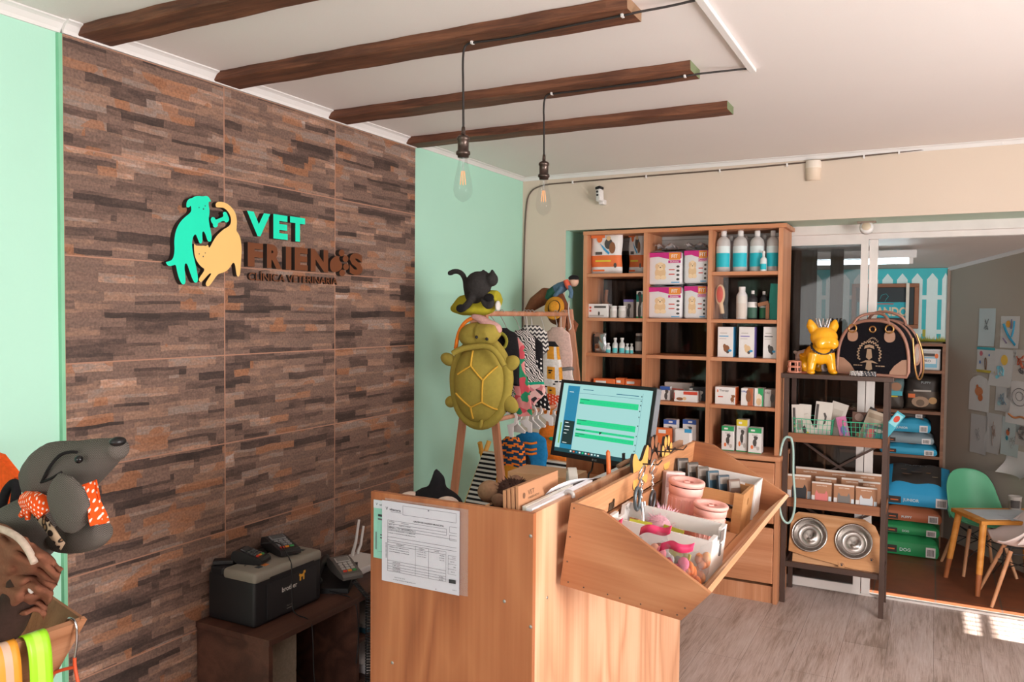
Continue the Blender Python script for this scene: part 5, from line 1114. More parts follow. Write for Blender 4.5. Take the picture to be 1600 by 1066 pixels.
for ch,x0,x1,y0,y1 in (('V',686,857,245,420),('E',880,985,264,442),('T',1003,1113,281,460)): wtext('letter_'+ch,ch,x0,x1,y0,y1,TEALS,.022,.055)
for ch,x0,x1,y0,y1 in (('F',692,804,470,646),('R',833,940,482,657),('I',972,1012,498,666),('E',1037,1133,505,672),('N',1155,1283,517,683),('S',1440,1537,545,706)): wtext('letter_'+ch,ch,x0,x1,y0,y1,LBR,.020,.055)
wtext('tagline_lettering','CLÍNICA VETERINARIA',698,1352,692,760,LBR,.010,.004)
cut('paw_pad',[(1296,640),(1300,600),(1325,575),(1350,560),(1365,575),(1368,600),(1385,620),(1388,650),(1370,672),(1345,685),(1318,682),(1302,668)],LBR,.020)
for x,y in ((1383,543),(1412,585),(1415,645),(1387,690)):
    cut('paw_toe',[(x+22*math.cos(2*PI*k/10),y+25*math.sin(2*PI*k/10)) for k in range(10)],LBR,.020)

# ---------------------------------------------------------------- printer and what lies on it
PX0,PX1,PY0,PY1=.012,.236,1.962,2.296; PZ=.4602
M_PRB=mat('#201f21',0.5,0,.08); M_PRG=mat('#8a8378',0.5,0,.04)
t=thing('laser_printer','black and grey laser printer on the low table against the tile wall','printer',((PX0+PX1)/2,(PY0+PY1)/2,PZ))
b=MB(); b.box(PX0,PX1,PY0,PY1,PZ,PZ+.165,bev=.012,seg=3); build('body',b,M_PRB,t,world=True)
b=MB(); b.box(.085,PX1+.004,PY0-.002,PY1+.002,PZ+.150,PZ+.188,bev=.014,seg=4); lid=build('top_cover',b,M_PRG,t,world=True)
b=MB(); b.box(.02,.084,PY0+.004,PY1-.004,PZ+.150,PZ+.186,bev=.008); build('rear_cover',b,M_PRB,t,world=True)
b=MB(); b.box(PX1+.0005,PX1+.0035,PY0+.055,PY1-.03,PZ+.012,PZ+.140,bev=.0012); fp=build('front_flap',b,mat('#262527',0.45),t,world=True)
b=MB(); b.box(PX1+.001,PX1+.0048,PY0+.07,PY1-.045,PZ+.153,PZ+.160); build('paper_slot',b,M_BLACK,t,world=True)
F=Matrix(((0,0,1,PX1+.0042),(1,0,0,0),(0,1,0,0),(0,0,0,1)))
b=MB(); b.text('brother',.024,F@T3(2.125,PZ+.098,0),0,.02); b.text('HL-1110',.008,F@T3(2.125,PZ+.035,0),1); b.rect(2.11,2.14,PZ+.024,PZ+.026,0,1,F)
for q in ([(0,0),(.008,0),(.008,.012),(.018,.012),(.018,0),(.025,0),(.025,.022),(.031,.022),(.031,.032),(.021,.032),(.018,.022),(.006,.022),(.001,.027),(-.003,.02),(0,.016)],): b.add([(x+2.175,y+PZ+.105,0) for x,y in q],[tuple(range(len(q)))],2,F)
build('markings',b,[mat('#d6d2cc',.6),mat('#9a968f',.6),mat('#e0a13a',.6)],fp,world=True,flip=None)
b=MB()
for k,c in enumerate((0,1)): b.box(.18,.20,PY0+.055+.03*k,PY0+.075+.03*k,PZ+.188,PZ+.1895,k)
for k in range(4): b.box(.135,.139,PY0+.05+.02*k,PY0+.058+.02*k,PZ+.188,PZ+.189,0)
build('buttons',b,[M_INK,mat('#c9763a',.5)],lid,world=True)
b=MB(); b.box(.17,.19,PY1-.05,PY1-.035,PZ+.188,PZ+.1888); build('button_window',b,M_INK,lid,world=True)
def terminal(name,label,M,c,kc,scr,L_=.17,W_=.078,cols=('#c9c9c9',)):
    t=thing(name,label,'card terminal',M=M); H=.045
    b=MB(); b.prism(smooth_poly([(-L_/2,0),(L_/2,0),(L_/2,.022),(L_*.2,.030),(-L_*.30,.048),(-L_/2,.040)],1),-W_/2,W_/2,Matrix(((1,0,0,0),(0,0,-1,0),(0,1,0,0),(0,0,0,1)))); build('body',b,c,t)
    sl=math.degrees(math.atan2(-.018,L_*.5)); 
    S=T3(-L_*.05,0,.0405)@RY(-sl); b=MB(); b.box(-L_*.20,-L_*.02,-W_*.36,W_*.36,-.001,.003,0,S,.001); g=build('screen_frame',b,kc,t)
    b=MB(); b.box(-L_*.185,-L_*.035,-W_*.31,W_*.31,.003,.0036,0,S); build('screen',b,scr,g)
    for r in range(4):
        for k in range(3):
            b=MB(); x=L_*(.06+.10*r); y=-W_*.24+W_*.24*k; m=(kc,mat('#c8402f',.5),mat('#d98a2f',.5),mat('#3f8f4f',.5))[0 if r<3 else k+1]
            b.box(x-.005,x+.005,y-.007,y+.007,-.002,.0035,0,S,.001); build('key',b,m,t)
    return t
terminal('card_terminal','black card terminal with grey screen lying on the printer lid',T3(.120,2.205,PZ+.1885)@RZ(-20),mat('#29282a',.4),mat('#8a8a8c',.45),mat('#565a5c',.3))
terminal('card_terminal','small black card terminal with dark keys nearer the printer corner',T3(.125,2.055,PZ+.1885)@RZ(15)@SC(.85,.9,1),mat('#232224',.4),mat('#4a4a4c',.45),mat('#3a3c3e',.3),.14,.07)
b=MB(); b.box(-.035,.035,-.02,.02,0,.016,0,None,.004); o=build('small_device',b,M_BLACK,origin=False); o.matrix_world=T3(.05,2.0,PZ+.1865)@RZ(40); tag(o,'small flat black device at the rear corner of the printer','device')
b=MB(); b.tube(smooth_path([(.10,2.13,PZ+.232),(.15,2.17,PZ+.235),(.19,2.15,PZ+.215),(.225,2.14,PZ+.196),(.247,2.13,PZ+.17),(.250,2.125,PZ+.06),(.26,2.12,PZ+.004),(.34,2.12,PZ+.004),(.352,2.12,.42),(.355,2.12,.24),(.358,2.15,.16),(.358,2.22,.15)],3),.0022,6); o=build('cable',b,M_BLACK); tag(o,'thin black cable running down the printer front over the table edge','cable')
b=MB(); b.tube(smooth_path([(.12,2.310,PZ+.10),(.16,2.34,PZ+.03),(.24,2.36,PZ+.004),(.33,2.36,PZ+.004),(.352,2.365,.42),(.355,2.37,.30),(.357,2.35,.22)],3),.0022,6); o=build('cable',b,M_BLACK); tag(o,'thin black cable curling off the table edge right of the printer','cable')
# phone, terminal and router right of the printer
PM=T3(.175,2.44,.4602)@RZ(-62)
t=thing('desk_phone','black desk phone with handset lying right of the printer','phone',M=PM)
b=MB(); b.prism([(-.10,0),(.10,0),(.10,.02),(-.10,.06)],-.075,.075,Matrix(((1,0,0,0),(0,0,1,0),(0,1,0,0),(0,0,0,1)))); build('base',b,M_BLACK,t)
b=MB(); b.tube(smooth_path([(-.09,-.05,.075),(-.075,-.05,.09),(.02,-.05,.08),(.09,-.05,.05)],2),.014,10); b.ell((-.085,-.05,.068),(.026,.024,.02)); b.ell((.085,-.05,.042),(.026,.024,.018)); build('handset',b,M_BLACK,t)
terminal('card_terminal','silver card terminal on the desk phone right of the printer',T3(.235,2.43,.52)@RZ(-28)@RY(4),mat('#6f6b68',.35,.4),mat('#b5b0ab',.4),mat('#7d7a77',.3),.17,.08)
b=MB(); pts=[]
for k in range(320):
    u=k/320; c=Vector((.30,2.40,.51)).lerp(Vector((.352,2.415,.455)),min(1,u*5)) if u<.2 else Vector((.356,2.418,.455-.40*(u-.2)/.8))
    pts.append(c+Vector((.009*math.cos(k*.9)+.004,.009*math.sin(k*.9),0)))
b.tube(pts,.0028,5); o=build('phone_cord',b,M_BLACK); tag(o,'coiled black phone cord hanging off the table edge','cord')
t=thing('wifi_router','white router with two upright antennas standing at the tile wall','router',(.10,2.66,.4602))
b=MB(); b.box(.03,.20,2.56,2.76,.4602,.49,bev=.006); build('body',b,M_WHITE,t,world=True)
for (x,y),(x2,y2) in (((551,882),(561,812)),((559,882),(568,822))):
    p=at(x,y,'x',.06); q=at(x2,y2,'x',.05); b=MB(); b.tube([(p.x,p.y,.48),(p.x,p.y,.50),tuple(p.lerp(q,.5)),tuple(q)],[.006,.008,.0065,.0055],10); build('antenna',b,M_WHITE,t,world=True)
b=MB(); b.prism(rrect(-.075,.075,0,.20,.03),-.012,.012,Matrix(((0,0,1,.25),(1,0,0,2.06),(0,1,0,.24),(0,0,0,1)))); b.box(.235,.265,1.985,2.135,.0,.26,bev=.006)
o=build('beige_cushion',b,fabric('#8f8172')); tag(o,'beige upholstered chair back standing under the low table','chair back')
for k,(y,h,c) in enumerate(((2.44,.02,'#2f5a6a'),(2.45,.015,'#8a8580'))):
    b=MB(); b.box(.12,.325,2.45,2.70,.29+.021*k,.29+.021*k+h); o=build('folder',b,L(c)); tag(o,('blue folder lying in the upper bay of the low table','grey folder lying on the blue one in the table bay')[k],'folder')
b=MB(); b.box(.10,.328,2.45,2.68,.1305,.165); o=build('paper_stack',b,M_PAPER); tag(o,'white paper stack in the lower bay of the low table','paper')

# ---------------------------------------------------------------- papers pinned to the counter
def sheet(name,label,x0,x1,z0,z1,y,base,pr,cat='paper',extra=()):
    mb=MB(); mats=[base]; w_=x1-x0;h=z1-z0; mb.box(-w_/2,w_/2,0,.0003,0,h,0); prints(mb,w_,h,0,pr,mats); o=build(name,mb,mats,origin=False,flip=None); o.matrix_world=T3((x0+x1)/2,y,z0); return tag(o,label,cat)
LN=GREYL=L('#57545a'); 
def hl(u0,u1,v,c=None,t_=.0032): return ('r',u0,u1,v-t_/2,v+t_/2,c or LN)
def vl(u,v0,v1,c=None,t_=.0028): return ('r',u-t_/2,u+t_/2,v0,v1,c or LN)
IK=L('#28262b')
pr=[('t','V',.065,.905,.055,L('#55525a')),('t','vitacura',.175,.90,.042,IK,.15,0),hl(.12,.26,.872,LN,.004)]
pr+=[hl(.28,.96,.965),hl(.28,.96,.855),vl(.28,.855,.965),vl(.96,.855,.965),('t','ORDEN DE INGRESO MUNICIPAL',.615,.795,.026,IK,.39,0)]
pr+=[hl(.08,.84,.765),hl(.08,.84,.725),hl(.08,.84,.69),vl(.08,.14,.765),vl(.84,.69,.765),hl(.08,.97,.655),hl(.88,.97,.80),hl(.88,.97,.73),vl(.88,.73,.80),hl(.88,.97,.70),hl(.88,.97,.64),vl(.88,.64,.70)]
for k,(a,b_) in enumerate((('NOMBRE','PACIENTE'),('RUT / CI','MARCELA CRUZ'),('DIRECC','CALLE LOS ROBLES 120'))): pr+=[('t',a,.135,.748-.033*k,.014,IK,.07,0),('t',b_,.31,.748-.033*k,.012,LN,.10+.05*k,0)]
for k in range(3): pr.append(('t',('PRESTACION DEL SERVICIO MUNICIPAL','FECHA DE EMISION Y VENCIMIENTO','LUGAR Y CONDICION DE PAGO'),.0,0,0,IK)) if 0 else pr.append(('t',('DECRETO 114 - MUNICIPAL 2019','PATENTE VETERINARIA Y COMERCIAL','LUGAR Y CONDICION DE REGISTRO')[k],.27,.672-.03*k,.013,IK,.36,0))
pr+=[hl(.08,.97,.56),hl(.08,.97,.52),hl(.08,.84,.495),hl(.08,.84,.46),('t','CONCEPTO',.25,.478,.018,IK,.1,0),('t','CUENTA',.53,.478,.018,IK,.07,0),('t','VALOR',.72,.478,.018,IK,.06,0),vl(.45,.14,.495),vl(.62,.14,.495),vl(.84,.14,.495)]
for k in range(3): pr+=[('t',('DERECHO MUNICIPAL','PATENTE COMERCIAL','INGRESOS VARIOS')[k],.24,.44-.028*k,.012,IK,.26,0),('t',('115.03.01.001','115.03.02.002','115.08.99.001')[k],.53,.44-.028*k,.012,LN,.12,0),('t',('18.000','5.230','23.230')[k],.79,.44-.028*k,.013,IK,.06,0)]
pr+=[hl(.08,.84,.27),hl(.08,.84,.235),hl(.08,.84,.20),hl(.08,.84,.17),hl(.08,.84,.14)]
for k in range(4): pr+=[('t',('SUBTOTAL','I.P.C.','INTERESES','TOTAL A PAGAR')[k],.205,.252-.033*k,.016,IK,.10,0)]
pr+=[('t','23.230',.78,.185,.015,IK,.05,0),('t','23.230',.78,.152,.015,IK,.05,0)]
for v in (.46,.42,.36,.30,.24): pr+=[hl(.87,.97,v)]
pr+=[vl(.87,.24,.46),('t','115',.94,.44,.016,IK,.04,0),('t','2019',.92,.39,.014,LN,.05,0),('t','30',.95,.33,.014,IK,.03,0),('t','09/19',.93,.27,.014,IK,.05,0),('r',.88,.965,.135,.18,IK),('t','timbre',.95,.06,.014,LN,.05,0),('t','SANTIAGO 2019',.25,.075,.013,LN,.14,0),('t','COPIA CONTRIBUYENTE',.31,.045,.012,IK,.3,0),('e',.62,.955,.009,.008,L('#5a5560')),('e',.72,.03,.006,.006,L('#5a5560'))]
for k in range(12): pr.append(('r',.062,.074,.30+.016*k,.308+.016*k,LN))
yb=DY0-.0016
sheet('notice_paper','pale green paper notice half covered by the white form on the counter',1.016,1.085,.925,1.071,yb,mat('#7fb5a4',.7),[('r',0,1,.86,1,L('#b7bdc4')),('t','V',.14,.93,.06,IK),('t','vita',.38,.925,.045,IK,.25,0),('r',.2,.6,.72,.76,IK),('r',.2,.6,.66,.69,LN),vl(.2,.1,.70),('r',.10,.14,.15,.45,LN),('r',.3,.6,.4,.42,LN),('r',.3,.6,.35,.37,LN),hl(.2,.6,.12)])
sheet('plastic_sleeve','clear plastic sleeve behind the pinned municipal form',1.05,1.290,.873,1.079,yb+.0008,M_CLEAR,[],'plastic sleeve')
sheet('municipal_form','white printed municipal form pinned on the counter front',1.043,1.268,.872,1.073,yb-.0016,mat('#bdbbc4',.7,0,.01),pr)
# ---------------------------------------------------------------- wooden clothes rack with pet clothes
M_RW=wood('rack_rail_wood','#a8704e','#b98162','#c8937a','z',1.5,0.5,5.0,0.05,0.08)
t=thing('clothes_rack','wooden A-frame clothes rack holding pet costumes beside the mint wall','clothes rack',(.42,3.6,0))
RX_=.43
for y,nm in ((3.13,0),(4.10,1)):
    for x1 in (.215,.645):
        b=MB(); b.bar((RX_+(.012 if x1>RX_ else -.012),y+(.010 if x1>RX_ else -.012),1.56),(x1,y+(.010 if x1>RX_ else -.012),0),.032,.02,up=(0,1,0)); build('leg',b,M_RW,t,world=True)
b=MB(); b.cyl((.43,3.08,1.535),(.43,4.16,1.535),.0125,n=14); build('top_rail',b,M_RW,t,world=True)
b=MB(); b.cyl((.505,3.14,1.055),(.505,4.09,1.055),.011,n=12); build('lower_rail',b,M_RW,t,world=True)
def m_pattern(name,kind,c1,c2,c3=None,scale=40.0):
    n=NT(name)
    if kind=='stripe':
        wv=n.n('ShaderNodeTexWave',_bands_direction='Z'); n.l(n.coord(),wv.inputs['Vector']); wv.inputs['Scale'].default_value=scale; f=wv.outputs['Fac']; col=n.ramp(f,[(.48,c1),(.52,c2)])
    elif kind=='zebra':
        wv=n.n('ShaderNodeTexWave',_bands_direction='DIAGONAL'); n.l(n.coord(),wv.inputs['Vector']); wv.inputs['Scale'].default_value=scale; wv.inputs['Distortion'].default_value=9; wv.inputs['Detail'].default_value=1; wv.inputs['Detail Scale'].default_value=.8; col=n.ramp(wv.outputs['Fac'],[(.46,c1),(.54,c2)])
    elif kind=='dots':
        sp=n.n('ShaderNodeSeparateXYZ'); n.l(n.coord(),sp.inputs[0]); cb=n.n('ShaderNodeCombineXYZ'); n.l(n.math('ADD',sp.outputs[0],n.math('MULTIPLY',sp.outputs[1],.6)),cb.inputs[0]); n.l(n.math('ADD',sp.outputs[2],n.math('MULTIPLY',sp.outputs[0],.55)),cb.inputs[1]); v=n.n('ShaderNodeTexVoronoi',_voronoi_dimensions='2D'); n.l(cb.outputs[0],v.inputs['Vector']); v.inputs['Scale'].default_value=scale; v.inputs['Randomness'].default_value=.12; col=n.ramp(v.outputs['Distance'],[(.21,c2),(.25,c1)])
    elif kind=='chevron':
        tc=n.n('ShaderNodeSeparateXYZ'); n.l(n.coord(),tc.inputs[0]); z=n.math('ADD',n.math('MULTIPLY',tc.outputs[2],scale),n.math('MULTIPLY',n.math('PINGPONG',n.math('MULTIPLY',tc.outputs[0],scale),.5),1.0)); col=n.ramp(n.math('FRACT',z),[(.49,c1),(.51,c2)])
    elif kind=='leopard':
        v=n.n('ShaderNodeTexVoronoi',_feature='F1'); n.l(n.coord(),v.inputs['Vector']); v.inputs['Scale'].default_value=scale; col=n.ramp(v.outputs['Distance'],[(.0,c3),(.22,c3),(.26,c2),(.44,c2),(.5,c1)],'LINEAR')
    elif kind=='herring':
        tc=n.n('ShaderNodeSeparateXYZ'); n.l(n.coord(),tc.inputs[0]); z=n.math('ADD',n.math('MULTIPLY',tc.outputs[2],scale),n.math('PINGPONG',n.math('MULTIPLY',n.math('ADD',tc.outputs[0],tc.outputs[1]),scale*.6),1.6)); f=n.math('PINGPONG',z,.5); col=n.ramp(f,[(.1,c1),(.4,c2)])
        no=n.n('ShaderNodeTexNoise'); n.l(n.coord(),no.inputs['Vector']); no.inputs['Scale'].default_value=300; n.bump(no.outputs[0],.4,.002)
    else:
        v=n.n('ShaderNodeTexVoronoi'); n.l(n.coord(),v.inputs['Vector']); v.inputs['Scale'].default_value=scale; sp=n.n('ShaderNodeSeparateXYZ'); n.l(v.outputs['Color'],sp.inputs[0]); col=n.ramp(sp.outputs[0],[(.0,c1),(.38,c1),(.4,c2),(.68,c2),(.7,c3 or c1)],'CONSTANT')
    return n.fin(col,.9,0,.15)
P_ZEB=m_pattern('zebra_print','zebra','#1f1d1f','#d8d2ce',None,44); P_FLO=m_pattern('floral_print','flor','#c9505a','#d98a88','#2f8a62',34); P_FLO2=m_pattern('pink_floral','flor','#c87a80','#e0b3ae','#3a3436',40)
P_DOT=m_pattern('polka_dots','dots','#1f1e20','#ddd8d4',None,42); P_CHE=m_pattern('chevron_print','chevron','#343236','#cfcac4',None,46); P_STR=m_pattern('tent_stripes','stripe','#1d1c1e','#d3ccc4',None,14.5)
P_ODOT=m_pattern('orange_polka','dots','#e4521c','#f0d9cc',None,105); P_RDOT=m_pattern('red_polka','dots','#d04a2a','#e8c9bb',None,60)
F_BLK=fabric('#222022'); F_OLV=fabric('#8a8432'); F_TURT=fabric('#a08e42',60,.08,.25); F_HOOD=fabric('#a49a2c',60,.08,.25); F_PNK=fabric('#cfae a4'.replace(' ','')); F_WHT=fabric('#cfc9c4'); F_ORG=fabric('#e07a2c'); F_BLU=fabric('#1f6f9f'); F_YEL=fabric('#c98a2e'); F_BRN=fabric('#7a4a34'); F_GRN=fabric('#1f9a78'); F_COR=fabric('#d8634c'); F_GRY=fabric('#77726f'); F_CHAR=fabric('#33302f',120,.2,.4); F_LPNK=fabric('#c99a94')
M_HOOK=mat('#b9b4b2',.3,.6)
def garment(name,label,x,y,zt,prof,mats,mf,depth=.05,rz=0,cat='pet costume',hanger='wire',rail=None,group='pet costumes on the clothes rack',extra=None,folds=7,amp=.10):
    """cloth tube with folds hanging from a hanger; prof = (v from the top 0..1, half width); height from prof[-1]"""
    prof=[(a,c*1.15) for a,c in prof]; t=thing(name,label,cat,(x,y,zt),rz,group); H=prof[-1][0]; rnd=random.Random(int(x*1e4+y*977)); ph=rnd.uniform(0,6)
    def hw(v):
        z=v*H
        for (a,wa),(b_,wb) in zip(prof,prof[1:]):
            if z<=b_+1e-9: k=(z-a)/max(1e-6,b_-a); k=k*k*(3-2*k); return wa+(wb-wa)*k
        return prof[-1][1]
    def f(u,v):
        a=2*PI*u; w_=hw(v); k=1+amp*v*math.sin(folds*a+ph+v*2)
        return (w_*math.cos(a)*k,depth/2*(.45+.55*math.sin(PI*min(1,v*1.2))**.5*(.6+.4*v))*math.sin(a)*k,-H*v+.006*math.sin(a*3+ph)*v)
    b=MB(); b.grid(f,44,26,0,None,True,mf); build('cloth',b,mats,t,flip=None)
    if extra: extra(t,f)
    dz=(rail[2]-zt) if rail else .06; dx=(rail[0]-x) if rail else 0
    b=MB()
    if hanger=='wire':
        b.tube(smooth_path([(0,0,-.02),(dx*.6,0,dz*.5),(dx-.014,0,dz-.004),(dx-.010,0,dz+.016),(dx+.006,0,dz+.018),(dx+.014,0,dz+.004)],2),.0018,6); b.tube(smooth_path([(-prof[1][1]*.9,0,-.035),(0,0,-.004),(prof[1][1]*.9,0,-.035)],1),.0022,6)
    else:
        b.prism([(-.006,-.03),(.006,-.03),(.006,dz*.5),(.028+dx,dz*.62),(.034+dx,dz+.0),(.018+dx,dz+.026),(-.012+dx,dz+.026),(-.028+dx,dz+.008),(-.020+dx,dz+.004),(-.006+dx,dz+.015),(.014+dx,dz+.014),(.022+dx,dz+.0),(.016+dx,dz*.68),(-.020+dx,dz*.55),(-.018,dz*.2)],-.003,.003,FM)
    build('hanger',b,M_HOOK if hanger=='wire' else M_WHITE,t,flip=None); return t
def gx(px,y,py=560): return at(px,py,'y',y).x
RAIL=lambda y:(.43,y,1.537)
def zt(py,y): return at(800,py,'y',y).z
def ringx(mat_,zc,r,ry=.6,tilt=0,n_='trim',off=-.03,w_=.008,x=0):
    def ex(t,f):
        b=MB(); b.tube([(x+r*math.cos(a),off,zc+r*ry*math.sin(a)) for a in [2*PI*i/22 for i in range(22)]],w_,8,closed=True); build(n_,b,mat_,t)
    return ex
garment('pet_costume','black pet costume with olive collar nearest the turtle costume',gx(781,3.24),3.24,zt(513,3.24),[(0,.03),(.03,.075),(.12,.085),(.26,.08)],[F_BLK,F_BLK],lambda u,v:0,rail=RAIL(3.24),rz=8,extra=ringx(F_OLV,-.06,.045,.9,0,'collar_trim',-.034))
garment('pet_costume','floral and zebra print pet dress with coral straps at the front of the rack',gx(800,3.33),3.33,zt(528,3.33),[(0,.03),(.04,.06),(.14,.06),(.24,.085),(.36,.095)],[P_FLO,P_ZEB,F_BLK],lambda u,v:0 if (.30<v<.60 or u>.80) else 1 if v>.3 else 2,rail=RAIL(3.33),rz=-6,extra=ringx(F_COR,-.055,.042,.85,0,'strap',-.036,.009,-.012))
garment('pet_costume','zebra pet dress with bright green neck ring behind the coral strapped one',gx(815,3.47),3.47,zt(516,3.47),[(0,.03),(.04,.06),(.16,.065),(.22,.10),(.29,.11),(.36,.06)],[P_ZEB,P_FLO2,F_GRN],lambda u,v:1 if v>.74 else 2 if .70<v<.74 else 0,rail=RAIL(3.47),rz=5,extra=ringx(F_GRN,-.075,.038,.8,0,'neck_ring',-.036,.010,-.03))
garment('pet_costume','black pet dress with white polka dots hanging in the middle of the rack',gx(826,3.58),3.58,zt(524,3.58),[(0,.03),(.04,.07),(.2,.07),(.36,.10)],[P_DOT,F_BLK],lambda u,v:0 if v>.3 else 1,rail=RAIL(3.58),rz=-4)
garment('pet_costume','short chevron print pet vest with grey trim in the rack',gx(833,3.68),3.66,zt(508,3.66),[(0,.035),(.04,.07),(.12,.075),(.16,.05)],[P_CHE,F_GRY],lambda u,v:0 if v<.85 else 1,rail=RAIL(3.66),rz=10,extra=ringx(F_GRY,-.09,.032,.8,0,'neck_trim',-.032,.006,-.01))
def fish(t,f):
    rnd=random.Random(3)
    for k in range(14):
        a=rnd.uniform(-2.7,-.4); v=rnd.uniform(.42,.80); p=Vector(f((a%(2*PI))/(2*PI),v)); b=MB(); b.ell((p.x,p.y-.002,p.z),(.008,.003,.004),nu=8,nv=5); build('black_spot',b,F_BLK,t)
garment('pet_costume','orange and white fish pet costume with ruffled skirt in the middle of the rack',gx(857,3.80),3.78,zt(532,3.78),[(0,.04),(.03,.06),(.16,.075),(.28,.085),(.34,.07)],[F_BLK,F_YEL,F_WHT,P_RDOT],lambda u,v:0 if v<.08 else 3 if v>.82 else 2 if (.27<v<.40 or .58<v<.68 or math.sin(u*44)>.55) else 1,rail=RAIL(3.78),rz=0,folds=11,extra=fish)
def belt(t,f):
    b=MB(); b.tube([tuple(Vector(f(i/28,.62))*1.0) for i in range(28)],.010,8,closed=True); build('belt',b,F_GRY,t)
    b=MB(); b.tube([(.01*math.cos(a),-.036,-.24+.012*math.sin(a)) for a in [2*PI*i/14 for i in range(14)]],.0025,6,closed=True); build('ring',b,M_HOOK,t)
garment('pet_costume','long pale pink pet coat with grey fur belt at the end of the rack',gx(873,3.97),3.95,zt(510,3.95),[(0,.03),(.04,.07),(.16,.085),(.24,.085),(.36,.115)],[F_PNK,fabric('#d9cac6')],lambda u,v:0 if v<.62 else 1,rail=RAIL(3.95),rz=-8,extra=belt)
garment('pet_costume','orange net pet costume hanging just left of the monitor',gx(872,4.05,620),4.05,zt(588,4.05),[(0,.03),(.04,.05),(.2,.07)],[F_ORG],lambda u,v:0,rail=(.505,4.05,1.057) if 0 else RAIL(4.05),rz=0)
garment('pet_costume','olive green pet hood hanging between the zebra dress and the chevron vest',gx(826,3.62,560),3.62,zt(545,3.62),[(0,.03),(.03,.045),(.09,.04)],[F_OLV],lambda u,v:0,rail=RAIL(3.62),rz=10)
# lower rail with white hangers
LR=lambda y:(.505,y,1.058)
garment('pet_costume','dark blue pet costume with orange zigzag bands on the lower rail',gx(800,3.30,700),3.30,zt(683,3.30),[(0,.03),(.03,.055),(.10,.06),(.22,.07)],[fabric('#1f3a52'),F_ORG,F_YEL],lambda u,v:2 if v>.62 else 1 if math.sin(v*46+math.sin(u*40)*1.2)>.35 else 0,hanger='plastic',rail=LR(3.30),group='small costumes on the lower rail')
def bow(t,f):
    b=MB()
    for k,z in enumerate((-.045,-.075,-.095)): b.tube(smooth_path([(-.05,-.036,z+.004),(-.02,-.042,z-.004),(0,-.044,z),(.02,-.042,z-.004),(.05,-.036,z+.004)],2),.0055,8)
    build('orange_bands',b,F_ORG,t)
    b=MB(); b.tube(smooth_path([(.0,-.040,-.11),(.005,-.044,-.16),(.0,-.04,-.20)],2),[.016]*2+[.016]*0 or .014,8) if 0 else b.ell((.0,-.038,-.165),(.022,.012,.06)); build('tie',b,F_BLK,t)
garment('pet_costume','bright blue pet costume with orange bands and yellow skirt on the lower rail',gx(829,3.42,700),3.42,zt(673,3.42),[(0,.035),(.03,.072),(.10,.078),(.15,.070),(.29,.098)],[F_BLU,F_YEL],lambda u,v:1 if (v>.52 and .55<u<.92) else 0,hanger='plastic',rail=LR(3.42),group='small costumes on the lower rail',extra=bow)
def leafx(t,f):
    b=MB(); b.ell((.02,-.040,-.06),(.018,.004,.010),M=T3(0,0,0)); build('leaf_patch',b,F_GRN,t)
garment('pet_costume','shiny orange pumpkin pet costume with green leaf on the lower rail',gx(862,3.66,690),3.66,zt(660,3.66),[(0,.035),(.03,.06),(.12,.072),(.22,.078)],[F_ORG],lambda u,v:0,hanger='plastic',rail=LR(3.66),group='small costumes on the lower rail',extra=leafx)
for y,lab in ((3.36,'empty white plastic hanger between the two blue costumes'),(3.52,'empty white plastic hanger right of the bright blue costume'),(3.58,'empty white plastic hanger left of the orange pumpkin costume'),(3.78,'empty white plastic hanger right of the orange pumpkin costume')):
    b=MB(); M=T3(.505,y,1.058)@RZ(-15); b.prism([(-.05,-.085),(.05,-.085),(.055,-.075),(.008,-.045),(.006,-.03),(.028,-.018),(.034,.0),(.018,.024),(-.012,.026),(-.028,.010),(-.020,.004),(-.006,.016),(.014,.014),(.022,0),(.014,-.012),(-.008,-.026),(-.008,-.045),(-.055,-.075)],-.004,.004,M@FM); o=build('plastic_hanger',b,M_WHITE,flip=None); tag(o,lab,'hanger','white plastic hangers')
# striped ridge tent for pets
TP=T3(at(757,700,'y',3.62).x,3.62,0)@RZ(-8); hz=at(757,704,'y',3.62).z
t=thing('pet_tent','black and white striped pet tent with yellow wooden poles under the costumes','pet tent',M=TP)
TL=.78
M_POLE=wood('yellow_pole','#c98a2c','#d89a3c','#e2ab55','z',2,0.5,4,0.05,0.1)
for x in (0,TL):
    for s in (1,-1):
        b=MB(); b.cyl((x+.004*s,s*.035,hz+.045),(x+.004*s-(.10 if x==0 else -.10),-s*.36,0.003),.0125,n=12); build('pole',b,M_POLE,t)
b=MB(); b.cyl((-.03,0,hz-.012),(TL+.03,0,hz-.012),.010,n=10); build('ridge_pole',b,M_POLE,t)
b=MB()
for s in (1,-1): b.grid(lambda u,v:(-.09*v+(TL+.18*v)*u,-s*(.012+.345*v),hz-.002-(hz-.02)*v-.012*math.sin(PI*u)*math.sin(PI*v)),14,16)
build('striped_cover',b,P_STR,t,flip=None)
